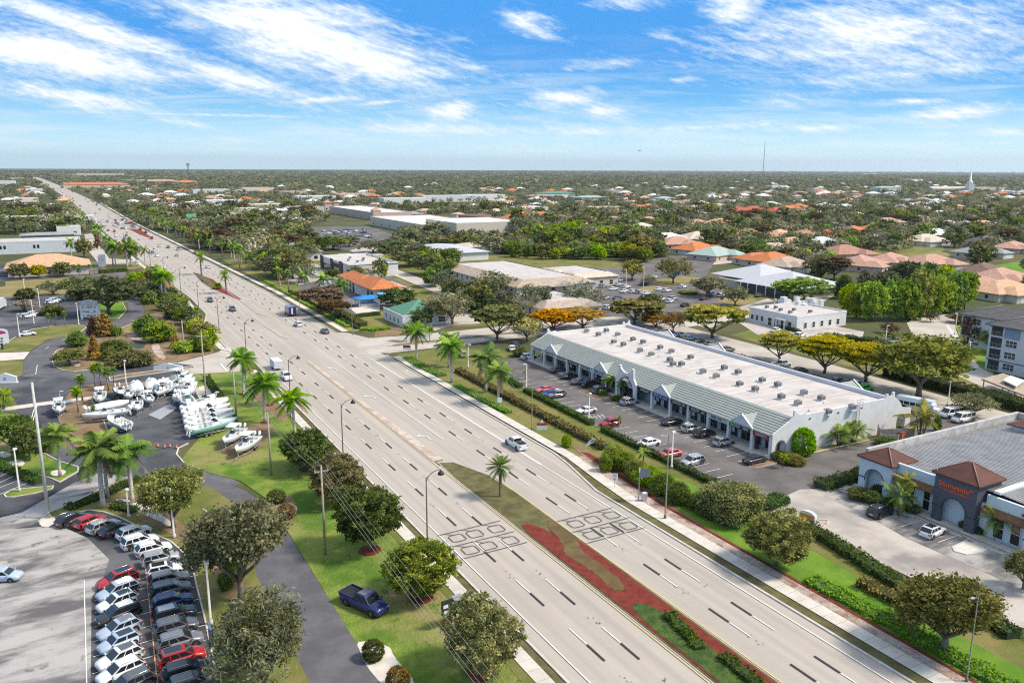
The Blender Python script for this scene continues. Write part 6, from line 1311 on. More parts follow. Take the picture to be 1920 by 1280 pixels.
for yy in(58,60.8,63.6,66.4,69.2,72): line((100.4,yy),(105.2,yy),.1,z=.17)
rr=random.Random(11)
for i in range(95):
    y=rr.choice((rr.uniform(480,720),rr.uniform(720,870),rr.uniform(720,870),rr.uniform(870,1500),rr.uniform(1500,2500))); dn=rr.random()<.55
    x=(rr.choice((42.7,46.1,49.6)) if dn else rr.choice((59.5,62.7,66))) + off(y)
    if 740<y<860: x=rr.uniform(41,68)+off(y)
    car(rr.choice(('sedan','suv','wagon','pickup')),rr.choice(('white','silver','grey','dark','black','red','white')),x,y,(DN if dn else UP)+(rr.uniform(-.7,.7) if 740<y<860 else 0),'small car in the far highway traffic near the distant junction','far highway traffic',False)
CG='cars in the clinic car park'
for i,(x,y,c) in enumerate(((1226,519,'white'),(1055,524,'black'),(1077,521,'dark'),(1100,521,'white'),(1112,520,'white'),(1162,525,'silver'),(1132,529,'white'),(1146,530,'white'),(1160,533,'silver'),(1174,537,'white'),(1130,536,'silver'),(1150,541,'white'),(1170,545,'white'),(1187,546,'white'),(1200,547,'silver'),(1212,549,'white'),(1235,541,'white'),(1250,544,'white'),(1280,537,'white'),(1206,532,'black'),(1159,558,'blue'),(1160,566,'dark'),(1172,567,'white'),(1185,568,'silver'),(1239,560,'white'),(1256,564,'white'),(1262,559,'silver'),(1285,571,'black'),(1320,559,'maroon'),(1335,551,'silver'),(1352,553,'white'),(1372,554,'black'),(1424,553,'dark'),(1135,558,'silver'),(1140,576,'white'),(1125,573,'silver'),(1110,569,'white'),(1301,528,'black'),(1068,534,'silver'),(1085,536,'white'),(1395,587,'dark'),(1386,597,'silver'),(1500,628,'white'),(1455,618,'white'))):
    cols={'white':'white','silver':'silver','black':'black','dark':'dark grey','blue':'blue','maroon':'maroon'}
    cpx(('sedan','suv','wagon','sedan')[i%4],c,x,y,(.25,.35,.1)[i%3],{'blue':'only blue car among white ones in the clinic car park','maroon':'maroon car under the round tree by the meeting hall'}.get(c,f'{cols[c]} car in the crowded car park between the clinics and the meeting hall'),CG if c not in('blue','maroon') else None,False)
for x,y,c,l in((1758,640,'maroon','maroon SUV at the apartment drive verge'),(1752,633,'white','white SUV beside the maroon one at the apartment drive'),(1675,640,'silver','silver pickup parked under the dark shrub by the bend')): cpx('suv' if 'SUV' in l else 'pickup',c,x,y,-.6,l,None,False)
for i,(x,y) in enumerate(((52,592),(64,588),(102,563),(108,560),(96,566))): cpx('wagon','white',x,y,.2,'white SUV among the pale bare trees in the upper car park','white SUVs in the upper car park',False)
cpx('sedan','white',51,625,.15,'white sedan alone beside the yellowed lawn strip'); cpx('hatch','paleblue',6,1078,-.4,'pale blue car half out of view at the dealer lot island')
for i,(x,y,c) in enumerate(((539,517,'dark'),(577,508,'silver'),(584,511,'silver'),(594,517,'white'),(532,512,'dark'))): cpx('wagon',c,x,y,.3,('dark','silver','silver','white','dark')[i]+' SUV parked in front of the black and white store','SUVs at the store',False)
for i in range(60): 
    x,y=590+rr.uniform(-25,105),rr.uniform(430,450); cpx(rr.choice(('sedan','suv')),rr.choice(('white','silver','dark','black','grey')),x,y,.4,'small car in the large car park before the strip mall','cars before the strip mall',False)
for x,y,c in((664,520,'white'),(706,522,'dark'),(745,537,'white'),(715,551,'dark'),(712,556,'blue')): cpx('suv',c,x,y,1.2,f'{c} car beside the car wash','cars at the car wash',False)
# ------------------------------------------------------------------ boats
BT={k:boat_proto(k) for k in('ttop','open','wrap','skiff')}; BT['cruiser']=boat_proto('cruiser'); BT['aqua']=boat_proto('open',AQUA); BT['dark']=boat_proto('open',DHULL); BT['blue']=boat_proto('ttop',BHULL); TRL=trailer_proto()
BTG='boats on trailers in the boat yard'
def boat(kind,px,py,h,label,z=1.0,s=1.0,ch=.62):
    x,y=G(px,py,z); n='motor_boat'
    place(BT[kind],n,label,'boat',x,y,h,s*1.08,BTG,None,ch); place(TRL,'boat_trailer','trailer carrying the '+label,'trailer',x,y,h,s,'trailers under the boats',None,.02)
hd=lambda a,b,c,d:heading(a,b,c,d)
boat('ttop',188,748,hd(188,735,186,757),'white centre console by the cabbage palms',s=.95); boat('dark',226,739,hd(218,725,235,752),'open bowrider with dark interior and black hull'); boat('wrap',256,731,hd(258,748,250,712),'shrink wrapped boat, stern out, beside the bowrider',s=1.05); boat('wrap',286,727,hd(292,742,278,708),'shrink wrapped boat, stern out, nearest the row of bows',s=1.08)
boat('ttop',279,750,hd(272,738,290,760),'small centre console with white top before the wrapped boats',s=.8); boat('skiff',258,764,hd(258,752,258,775),'brown and white deck boat in the middle of the yard',s=.85)
rowb=hd(318,733,372,712)
for i,(x,y,k,l) in enumerate(((334,711,'blue','boat with navy stern, farthest in the upper row of bows'),(341,717,'open','white open boat, second in the upper row of bows'),(347,724,'open','white open boat, third in the upper row of bows'),(352,732,'ttop','white topped boat, fourth in the upper row of bows'),(349,741,'open','white open boat, fifth in the upper row behind the cruiser'))): boat(k,x,y,rowb+.05*i,l)
boat('cruiser',352,757,hd(340,742,366,772),'white cruiser with teal windscreen',s=1.1)
for x,y,k,l in((388,767,'wrap','long white covered boat beside the cruiser'),(391,775,'open','white open boat, second in the lower row of bows'),(396,784,'open','white open boat, third in the lower row of bows'),(401,803,'aqua','long boat with aqua hull stripe at the lower end of the row')): boat(k,x,y,hd(355,805,450,783),l,s=1.12)
boat('ttop',438,822,hd(462,806,415,845),'white boat with cream top on the lawn edge'); boat('ttop',463,838,hd(485,825,440,860),'white boat on a triple axle trailer on the lawn')
boat('open',240,742,hd(236,730,246,754),'open white boat tucked between bowrider and wrapped boats',s=.9); boat('ttop',305,735,hd(318,722,292,748),'white boat filling the gap before the upper row of bows'); boat('open',330,728,rowb,'white open boat behind the cruiser motors'); boat('open',383,757,hd(355,770,410,745),'white boat tight against the cruiser',s=1.05); boat('open',398,793,hd(355,800,450,778),'white open boat against the aqua striped one',s=1.12)
boat('wrap',203,767,hd(190,770,220,765),'white covered boat behind the small palm',s=.95); boat('open',199,780,hd(222,776,175,783),'white open boat half hidden by the small palm'); boat('open',222,795,hd(245,806,203,786),'pale blue white boat above the tall palms'); boat('ttop',111,768,hd(111,758,111,778),'white boat alone on the road side',s=.9)
x,y=G(290,770); pal=thing('sail_tarp','grey tarpaulin spread on the yard asphalt','tarpaulin',(0,0,0)); b=MB(); P=[G(*q) for q in((278,778),(318,757),(332,765),(300,787))]; b.prism(P,.03,.09); obj('sheet',b,plain('tarp_grey',(.33,.34,.37),.8,var=.1),pal)
# cones
def cone_proto():
    e=bpy.data.objects.new('traffic_cone',None); m=MB(); m.lathe([(.34,.06),(.30,.5),(.26,1.0),(.2,1.05)],10); obj('body',m,plain('barrel_orange',(.62,.13,.05),.6),e,False); b=MB(); b.lathe([(.36,0),(.36,.06)],8); obj('base',b,TYRE,e,False); c=MB(); c.lathe([(.322,.42),(.305,.58)],10,0,(0,0,0),False); obj('band',c,PAINT['white'],e,False); return e
CN=cone_proto()
for i,(x,y) in enumerate(((282,838),(296,838),(309,840),(319,839),(331,841))): place(CN,'traffic_cone',f'orange traffic barrel, {words_[i]} from the palms in the line across the yard','traffic barrel',*G(x,y),0,.66,'orange barrels across the yard',None,.03)

# ------------------------------------------------------------------ lamps, poles, wires
LMP=lamp_proto(); LOT=lotlamp_proto(); 
LG='highway street lamps'
for i,y in enumerate((93.5,131.5,169.5,218,262,306,350,395,440,500,560,620)):
    place(LMP,'street_lamp',f'black arched street lamp on the footpath side, {words_[i]} along from the sign board','street lamp',38.5+off(y),y,0,1.02,LG)
def simplelamp(e=None):
    e=bpy.data.objects.new('tall_lamp',None); m=MB(); m.tube([(0,0,0),(0,0,.6),(0,0,.62),(0,0,12.6)],[.2,.2,.11,.07],8); obj('pole',m,plain('pole_green_grey',(.13,.15,.12),.6),e,False); a=MB(); a.tube([(0,0,12.3),(-1.0,0,12.6)],.04,5); obj('arm',a,GALV,e,False); h=MB(); h.box(-1.5,-.9,-.18,.18,12.52,12.66); obj('lamp_head',h,GALV,e,False); return e
TL=simplelamp()
for i,(x,y,t) in enumerate(((1812,1278,1115),(1247,973,813),(997,806,709),(820,708,640),(661,628,560),(562,575,530))):
    X,Y=G(x,y); h=HT(x,y,t); place(TL,'tall_lamp',f'slender lamp pole on the parade side verge, {words_[i]} along from the clinic hedge','street lamp',X,Y,0,max(.6,h/12.7),'slender lamps on the parade side')
for x,y,t,l in((1104,792,736,'white lot light at the hedge between the coupe and the red hatchback'),(987,733,682,'white lot light at the far hedge corner of the parade car park'),(1259,878,810,'white lot light at the hedge beside the coral sedan'),(1777,760,714,'pale lot light between the bus and the side road'),(878,690,645,'white lot light behind the junction palms'),
  (242,970,915,'pale lot light behind the tall palms at the dealer verge'),(327,1009,916,'pale lot light at the oak by the curved dealer row'),(396,1172,1056,'pale concrete lot light beside the dealer banner'),(373,1070,990,'thin grey pole at the dealer verge kerb'),(237,722,675,'pale lot light among the cabbage palms'),(37,922,842,'pale lot light on the hedge island at the lower lot'),(407,778,734,'pale lot light among the yard boats'),(37,633,588,'pale lot light beside the lone white sedan'),(64,608,563,'pale lot light among the bare trees'),(75,577,541,'double lot light in the upper car park'),(148,610,568,'pale lot light before the directory sign'),(114,752,736,'short round headed post on the yard drive'),(48,560,523,'pale lot light at the dry field edge'),(1204,600,500,'tall pole in the clinic car park'),(1173,552,505,'pole among the white cars of the clinic car park'),(1450,600,560,'dark pole before the low white office'),(1703,594,557,'white pole at the bright tree row'),(1808,580,547,'thin white pole at the apartment roof'),(1790,628,587,'white lattice pole beside the apartments'),(1810,645,609,'white pole on the apartment lawn'),(1815,680,641,'low white pole on the apartment lawn edge'),(1660,645,610,'white pole beside the sign at the road bend')):
    X,Y=G(x,y); h=HT(x,y,t); place(LOT,'lot_light',l,'lot light',X,Y,R.uniform(0,6.28),(1,1,max(.3,h/7.65)),'lot lights')
x,y=G(92,972); o=powerpole_proto(False,20.5,False); place(o,'tall_pole','very tall pale pole rising from the dealer tree pit island','pole',x,y,0,(1.3,1.3,1))
PP=powerpole_proto(True,12.2,True); pps=[]
for i,(px_,py_,pt) in enumerate(((610,1040,874),(509,892,775),(444,790,692),(388,763,622),(346,664,600))):
    X,Y=G(px_,py_); h=HT(px_,py_,pt); c=place(PP,'power_pole',('wooden power pole between the dome trees and the frontage road','wooden power pole on the lawn beside the boat trailers','slim wooden power pole in the middle of the lawn','brown power pole behind the upper row of boats','slim power pole at the pond side shrubs')[i],'power pole',X,Y,0,(1,1,h/12.2),'power poles along the front lawn'); pps.append((X,Y,h))
far_=(24.6,30.0,11.5)
P=[far_]+pps[:3]
WIRE=plain('power_wire',(.55,.52,.47),.5,.3)
for k,dx in enumerate((-.85,0,.85,.3)):
    b=MB(); 
    for a,c in zip(P,P[1:]):
        pts=[]
        for j in range(9): t=j/8; pts.append((a[0]+(c[0]-a[0])*t+dx,a[1]+(c[1]-a[1])*t,a[2]+(c[2]-a[2])*t-.1-(1.3 if k==3 else 0)-.9*4*t*(1-t)*.6))
        b.tube(pts,.014,4,0,False)
    o=obj('power_cable',b,WIRE); tag(o,'pale overhead cable strung along the front lawn poles','cable','overhead cables on the lawn poles')
# ------------------------------------------------------------------ signs
def post_sign(label,px,py,pt,w,h,pm,fm,rz,posts=1,marks=None,cat='sign',name='road_sign'):
    X,Y=G(px,py); H=HT(px,py,pt); o=thing(name,label,cat,(X,Y,0),rz)
    for i in range(posts): x=0 if posts==1 else (-w*.42 if i==0 else w*.42); boxpart('post',x-.04,x+.04,-.04,.04,0,H,pm,o)
    p=boxpart('panel',-w/2,w/2,-.07,-.045,H-h,H,fm,o)
    if marks: marks(p,H)
    return o
W_=PAINT['white']; FD=rad(-25)
post_sign('small white road sign on the parade side verge by the palms',937,769,745,1.0,1.1,GALV,W_,FD)
def spd(p,H): letters('lettering','SPEED',DTRIM,p,(0,-.075,H-.25),.26,'-y',.005); letters('lettering','LIMIT',DTRIM,p,(0,-.075,H-.5),.26,'-y',.005); letters('lettering','45',DTRIM,p,(0,-.075,H-.95),.6,'-y',.005)
post_sign('white speed limit sign on a thin post in the stone strip',1152,914,887,.95,1.25,GALV,W_,rad(-25),1,spd)
o=post_sign('red topped white property sign in the verge grass',1016,806,797,2.1,1.5,W_,W_,FD,2,name='property_sign'); boxpart('header',-1.05,1.05,-.10,-.075,1.0,1.5,PAINT['red'],o); b=MB(); b.prism([(-.5,-.06),(.5,-.06),(.5,0),(-.5,0)],2.0,2.7); o2=MB(); o2.quad((-.4,-.06,1.5),(.4,-.06,1.5),(0,-.06,2.3)); o2.quad((-.4,-.04,1.5),(.4,-.04,1.5),(0,-.04,2.3)); obj('topper',o2,W_,o)
post_sign('white property sign on two posts at the street corner grass',763,658,647,2.2,1.3,W_,W_,FD,2,lambda p,H:boxpart('header',-1.0,1.0,-.10,-.075,H-.6,H,PAINT['maroon'],p),name='property_sign')
o=post_sign('white corner sign panel between two posts on the street median',791,636,616,5.2,3.6,STUC,STUC,rad(-20),2,name='entry_sign')
X,Y=G(1197,940); H=HT(1197,940,876); sp_=thing('solar_signal','solar panel and controller on a steel pole beside the footpath','solar panel pole',(X,Y,0),rad(-20)); b=MB(); b.tube([(0,0,0),(0,0,H)],.07,6); obj('pole',b,GALV,sp_); q=MB(); q.quad((-.1,-.8,H-1.3),(1.5,-.8,H-1.3),(1.7,.5,H-.4),(.1,.5,H-.4)); q.quad((-.1,-.8,H-1.35),(.1,.5,H-.45),(1.7,.5,H-.45),(1.5,-.8,H-1.35)); obj('solar_panel',q,plain('solar_cells',(.05,.06,.09),.2),sp_); boxpart('brace',.2,.3,-.7,.3,H-1.7,H-1.4,GALV,sp_)
X,Y=G(1200,942); o=thing('control_cabinet','pale steel control cabinet at the foot of the solar pole','cabinet',(X+.8,Y,0)); boxpart('cabinet',-.35,.35,-.3,.3,0,1.5,STUCG,o); boxpart('door',-.3,.3,-.33,-.302,.2,1.4,GALV,o)
X,Y=G(1089,850); o=thing('feather_flag','white and green teardrop feather flag leaning in the verge','flag',(X,Y,0),rad(-30)); b=MB(); b.tube([(0,0,0),(.2,0,1.0),(1.6,0,2.6),(2.4,0,3.0)],.03,5); obj('pole',b,GALV,o); q=MB(); q.quad((.5,-.01,1.2),(1.5,-.01,2.45),(2.4,-.01,2.95),(2.7,-.01,2.7),(2.3,-.01,2.2),(1.4,-.01,1.6)); q.quad((.5,.01,1.2),(1.4,.01,1.6),(2.3,.01,2.2),(2.7,.01,2.7),(2.4,.01,2.95),(1.5,.01,2.45)); f=obj('cloth',q,W_,o); q=MB(); q.quad((1.6,-.03,2.3),(2.3,-.03,2.75),(2.5,-.03,2.55),(1.9,-.03,2.1)); obj('print',q,plain('flag_green',(.05,.32,.22),.6),f)
# orange monument sign at the dispensary entrance
X,Y=G(1513,986); H=HT(1513,986,957); o=thing('monument_sign','white arched monument sign with orange panel at the dispensary entrance','monument sign',(X,Y,0),rad(-75)); w=2.4; b=MB(); P=[(-w/2,0),(w/2,0),(w/2,H*.75)]+[(w/2*math.cos(math.pi*k/10),H*.75+H*.25*math.sin(math.pi*k/10)) for k in range(1,10)]+[(-w/2,H*.75)]
for y in(-.3,.3): b.quad(*[(x,y,z) for x,z in P])
for p,q in zip(P,P[1:]+P[:1]): b.quad((p[0],-.3,p[1]),(q[0],-.3,q[1]),(q[0],.3,q[1]),(p[0],.3,p[1]))
obj('slab',b,W_,o); pn=boxpart('panel',-w*.42,w*.42,-.34,-.302,H*.30,H*.80,plain('panel_orange',(.80,.28,.02),.5),o); letters('lettering','Sunnyside*',W_,pn,(0,-.35,H*.56),.42,'-y',.01); boxpart('base',-w*.55,w*.55,-.4,.4,0,H*.2,STUCG,o)
gp('planting_island',[(1497,985),(1512,990),(1535,978),(1553,976),(1552,985),(1527,996),(1512,998)],'rubble',7,1); kerb([(1535,975),(1553,976),(1552,986),(1527,997)],.2,.21,True,mb=(kk:=MB())); obj('kerb',kk,GM['kerb'])['kind']='structure'
il=[(1786,1027),(1816,1012),(1853,1030),(1838,1038),(1812,1041),(1790,1035)]; gp('planting_island',il,'pale',7,1); kerb(il,.2,.21,True,True,mb=(kk:=MB())); obj('kerb',kk,GM['kerb'])['kind']='structure'
kerb([(1579,916),(1625,933),(1690,957),(1800,1002),(1925,1054)],.2,.2,True,mb=(kk:=MB())); obj('kerb',kk,GM['kerb'])['kind']='structure'
# wheel stops and lines at the dispensary
for i,(x,y) in enumerate(((1582,922),(1610,934),(1637,944),(1703,967),(1791,1003),(1868,1035),(1902,1049))):
    X,Y=G(x,y); b=MB(); b.obox((0,0),rad(90),1.75,.16,0,.13); o=obj('wheel_stop',b,W_,None,True,(X,Y,.06),rad(4)); tag(o,f'white concrete wheel stop, {words_[i]} along the dispensary walk from its far drive','wheel stop','wheel stops at the dispensary')
# message board on a trailer
X,Y=G(858,1172); o=thing('message_board','black trailer mounted message board with small solar panel on the footpath grass','message board',(X,Y,0),rad(6)); H=HT(858,1172,1118); b=boxpart('board',-2.0,2.0,-.12,.12,H-1.7,H,plain('board_black',(.025,.028,.026),.6),o)
for x,z in((-1.55,-.65),(-1.5,-1.35),(1.35,-.6)): boxpart('panel_sticker',x-.3,x+.3,-.14,-.122,H+z-.2,H+z+.2,W_,b)
q=MB(); q.quad((-.6,-.55,H-.15),(.6,-.55,H-.15),(.6,.3,H+.12),(-.6,.3,H+.12)); obj('solar_panel',q,plain('solar_grey',(.25,.27,.29),.25),o); boxpart('mast',-.12,.12,.13,.3,.4,H-.3,GALV,o); boxpart('trailer_frame',-1.5,1.5,-.8,.8,.45,.65,plain('trailer_orange',(.62,.14,.04),.5),o)
for s in(-1,1): q=MB(); q.loft([[(xx,.32*math.cos(j*.5236),.32+.32*math.sin(j*.5236)) for j in range(12)] for xx in(s*1.5,s*1.7)]); obj('wheel',q,TYRE,o)
# dealer feather banners
X,Y=G(394,1222); H=HT(394,1222,1163); o=thing('feather_flag','blue and white open banner at the dealer kerb','flag',(X,Y,0),rad(-60)); b=MB(); b.tube([(0,0,0),(0,0,H)],.03,5); obj('pole',b,GALV,o); q=MB(); q.quad((0,-.02,.6),(.75,-.02,.9),(.75,-.02,H-.4),(.3,-.02,H),(0,-.02,H)); q.quad((0,.0,.6),(0,.0,H),(.3,.0,H),(.75,.0,H-.4),(.75,.0,.9)); f=obj('cloth',q,plain('banner_blue',(.05,.12,.36),.7),o); q=MB(); q.quad((.02,-.035,H-.9),(.72,-.035,H-.9),(.5,-.035,H-.05),(.02,-.035,H-.02)); obj('panel',q,W_,f)
for k,ch in enumerate('OPEN'): letters('lettering',ch,W_,f,(.38,-.04,H-1.25-k*.62),.68,'-y',.005)
X,Y=G(360,1032); o=thing('feather_flag','small blue and white pennant flag at the dealer kerb bend','flag',(X,Y,0),rad(-40)); b=MB(); b.tube([(0,0,0),(0,0,3.2)],.03,5); obj('pole',b,GALV,o); q=MB(); q.quad((0,-.02,.8),(.5,-.02,1.1),(.5,-.02,2.6),(0,-.02,3.2)); q.quad((0,0,.8),(0,0,3.2),(.5,0,2.6),(.5,0,1.1)); obj('cloth',q,plain('banner_pale',(.50,.56,.68),.7),o)
# entry monuments, pylon signs
def slab_sign(label,px,py,pt,w,rz,mk=None,name='entry_sign'):
    X,Y=G(px,py); H=HT(px,py,pt); o=thing(name,label,'sign',(X,Y,0),rz); b=MB(); P=[(-w/2,0),(w/2,0),(w/2,H*.62),(0,H),(-w/2,H*.62)]
    for y in(-.3,.3): b.quad(*[(x,y,z) for x,z in P])
    for p,q in zip(P,P[1:]+P[:1]): b.quad((p[0],-.3,p[1]),(q[0],-.3,q[1]),(q[0],.3,q[1]),(p[0],.3,p[1]))
    obj('slab',b,W_,o); e=MB(); e.disc((0,-.32,H*.45),H*.14,'y',8); obj('emblem',e,GALV,o); boxpart('plinth',-w/2-.15,w/2+.15,-.4,.4,0,.25,STUC,o); return o
slab_sign('white gable topped entry sign on the street median by the boat yard',316,695,681,7.0,rad(-25)); slab_sign('white gable topped entry sign at the left end of the curved lane',11,718,699,5.0,rad(-20))
def pylon(label,px,py,pt,w,fn,name='pylon_sign',rz=rad(-10)):
    X,Y=G(px,py); H=HT(px,py,pt); o=thing(name,label,'sign',(X,Y,0),rz); fn(o,H,w); return o
def taco(o,H,w):
    boxpart('post',-.25,.25,-.15,.15,0,H*.3,DTRIM,o); p=boxpart('panel',-w/2,w/2,-.3,.3,H*.32,H*.62,W_,o); b=MB(); P=[(-w/2,H*.62),(w/2,H*.62),(w/2,H*.85)]+[(w/2*math.cos(math.pi*k/10),H*.85+H*.15*math.sin(math.pi*k/10)) for k in range(1,10)]+[(-w/2,H*.85)]
    for y in(-.3,.3): b.quad(*[(x,y,z) for x,z in P])
    obj('cap',b,W_,o); e=MB(); e.quad(*[(w*.4*math.cos(t),-.33,H*.78+H*.14*math.sin(t)) for t in(0,.6,1.2,1.8,2.4,3.0,3.6)]); obj('emblem',e,plain('emblem_magenta',(.50,.02,.16),.5),o); l=MB(); scrawl(l,'-y',-.31,-w*.36,w*.36,H*.50,H*.59,4,3); scrawl(l,'-y',-.31,-w*.36,w*.36,H*.36,H*.46,4,4); obj('lettering',l,DTRIM,p)
pylon('white pylon sign with magenta emblem at the upper car park',5,656,616,3.6,taco)
def direc(o,H,w):
    for s in(-1,1): boxpart('post',s*w/2-.3,s*w/2+.3,-.4,.4,0,H*.72,STUC,o)
    for k in range(3): p=boxpart('panel',-w/2+.32,w/2-.32,-.3,.3,H*(.10+.21*k),H*(.28+.21*k),W_,o); l=MB(); scrawl(l,'-y',-.31,-w*.4,w*.36,H*(.14+.21*k),H*(.22+.21*k),8,k); obj('lettering',l,DTRIM,p)
    b=MB(); gableroof(b,-w*.6,w*.6,-.8,.8,H*.86,H*.14,'y'); obj('gable_cap',b,W_,o); boxpart('header',-w*.46,w*.46,-.45,.45,H*.74,H*.855,STUC,o)
pylon('white directory sign with gable cap beside the bright lawn corner',171,598,560,5.5,direc,'directory_sign',rad(-15))
def slim(o,H,w): p=boxpart('panel',-w/2,w/2,-.3,.3,.3,H,W_,o); boxpart('base',-w/2-.2,w/2+.2,-.5,.5,0,.295,STUC,o); l=MB(); scrawl(l,'-y',-.31,-w*.3,w*.3,H*.7,H*.8,5,1); scrawl(l,'-y',-.31,-w*.3,w*.3,H*.5,H*.6,5,2); obj('lettering',l,GALV,p)
pylon('slim white upright sign panel before the royal palms',192,500,477,3.6,slim)
def washsign(o,H,w): boxpart('post',-.8,.8,-.3,.3,0,H*.55,BRB,o); p=boxpart('panel',-w/2,w/2,-.4,.4,H*.56,H,W_,o); l=MB(); scrawl(l,'-y',-.41,-w*.36,w*.36,H*.68,H*.9,4,1); obj('lettering',l,BRB,p)
pylon('white car wash pylon sign on a blue base',611,547,527,4.6,washsign)
def green(o,H,w): boxpart('post',-.1,.1,-.1,.1,0,H-1.6,GALV,o); boxpart('panel',-w/2,w/2,-.1,.1,H-1.8,H,plain('sign_green',(.0,.28,.14),.5),o)
pylon('green highway direction sign on the right verge, the nearer one',339,446,432,6,green,'direction_sign'); pylon('green highway direction sign on the right verge, the farther one',296,421,413,6,green,'direction_sign'); pylon('pale green topped store sign among the palms',360,428,401,8,lambda o,H,w:(boxpart('post',-.5,.5,-.3,.3,0,H*.5,STUC,o),boxpart('panel',-w/2,w/2,-.5,.5,H*.5,H,plain('sign_pale_green',(.25,.62,.34),.5),o)))
o=thing('box_truck','white box truck at the dry field, cut off by the picture edge','truck',(*G(-2,575,1),0),rad(80)); boxpart('cargo_box',-6,3,-1.3,1.3,.9,4.0,W_,o); boxpart('cab',3.02,5.4,-1.2,1.2,.5,2.9,W_,o); boxpart('windshield',5.35,5.42,-1.05,1.05,1.7,2.6,GLASS,o)
for i,(x,y,c,l) in enumerate(((1185,521,'green','green waste container at the clinic car park tree'),(1270,516,'blue','blue waste container beside the grey tree trunk'))):
    X,Y=G(x if i else 1258,y); o=thing('dumpster',l,'container',(X,Y,0),.3); boxpart('body',-1.3,1.3,-.9,.9,.1,1.6,plain('bin_'+c,(.01,.30,.16) if c=='green' else (.03,.28,.62),.5),o); boxpart('lid',-1.32,1.32,-.92,.92,1.602,1.75,TRIM,o)
# enclosure and fence behind the end wall
def fence(label,pts,h,m,px=True,cat='fence'):
    P=[G(*q) for q in pts] if px else pts; b=MB(); o=None
    for a,c in zip(P,P[1:]): L=math.dist(a,c); b.obox(((a[0]+c[0])/2,(a[1]+c[1])/2),math.atan2(c[1]-a[1],c[0]-a[0]),L-.02,.08,.05,h)
    o=obj('board_fence',b,m); tag(o,label,cat)
    for a in P: q=MB(); q.box(a[0]-.09,a[0]+.09,a[1]-.09,a[1]+.09,0,h+.15); obj('post',q,m,o)
    return o
GF=plain('fence_weathered',(.27,.24,.21),.9,var=.2); fence('weathered grey board fence behind the laddered end wall',((1645,818),(1648,826),(1712,824)),2.3,GF); fence('low pale board enclosure in front of the weathered fence',((1650,830),(1683,832)),1.7,plain('fence_pale',(.42,.40,.38),.9))
X,Y=G(1688,824); o=thing('storage_bin','rusty orange storage bin beside the board enclosure','bin',(X,Y,0),.1); boxpart('body',-.8,.8,-.7,.7,0,1.6,plain('rust_orange',(.42,.13,.07),.7,var=.2),o); boxpart('lid',-.85,.85,-.75,.75,1.602,1.72,plain('rust_dark',(.25,.09,.05),.7),o)
for x,y,l in((1228,760,'white folding board sign under the blue shop sign'),(1418,843,'dark folding board sign by the red signed shop')):
    X,Y=G(x,y); o=thing('folding_sign',l,'sign',(X,Y,.12),.2); 
    for s in(-1,1): b=MB(); b.quad((s*.35,-.35,0),(s*.35,.35,0),(.02*s,.35,1.1),(.02*s,-.35,1.1)); obj('board',b,W_ if 'white' in l else DTRIM,o)
# mast, church, water tower, bird
X,Y=G(1430,334); H=HT(1430,334,265); o=thing('radio_mast','very tall thin radio mast on the horizon','mast',(X,Y,0)); b=MB(); b.tube([(0,0,0),(0,0,H)],2.2,4); obj('mast',b,plain('mast_grey',(.28,.28,.30),.6),o); b=MB(); b.box(-6,6,-6,6,0,5); obj('base',b,STUC,o)
X,Y=G(354,331); H=HT(354,331,306); o=thing('radio_mast','short mast with small head on the horizon beyond the highway','mast',(X,Y,0)); b=MB(); b.tube([(0,0,0),(0,0,H)],4,4); obj('mast',b,plain('mast_grey',(.28,.28,.30),.6),o); b=MB(); b.box(-8,8,-8,8,H*.85,H); obj('head',b,plain('mast_grey',(.28,.28,.30),.6),o)
X,Y=G(1775,361); ch=thing('church','long white church with tall pointed steeple among distant trees','church',(X,Y,0),rad(-20)); boxpart('nave',-46,46,-13,13,0,9,CREAM,ch); b=MB(); gableroof(b,-47,47,-14,14,9.01,5,'x'); obj('roof',b,RT['beige'],ch); b=MB(); b.box(38,52,-24,-10,0,20); s=obj('tower',b,STUC,ch); b=MB(); b.lathe([(6.5,20),(5.5,26),(3.0,27),(.3,58)],8,0,(45,-17,0)); obj('steeple',b,STUC,s)
X,Y=G(1200,317.6+22,0); 
b=MB(); b.loft([[(-.5,0,0)]*4,[(-.2,-.12,-.1),(-.2,.12,-.1),(-.2,.12,.1),(-.2,-.12,.1)],[(.3,-.1,-.08),(.3,.1,-.08),(.3,.1,.08),(.3,-.1,.08)],[(.6,0,0)]*4]); d=_F+(1199-960)/FPX*_R+(640-283)/FPX*_U; p=_C+d*300; o=obj('bird',b,TRIM,None,True,tuple(p)); tag(o,'small dark bird flying in the pale sky near the mast','bird'); q=MB(); q.quad((-.15,.1,0),(.25,.1,0),(.05,1.0,.28),(-.1,1.0,.28)); obj('wing',q,TRIM,o); q=MB(); q.quad((-.15,-.1,0),(.25,-.1,0),(.05,-1.0,.28),(-.1,-1.0,.28)); obj('wing',q,TRIM,o)
flush_marks()
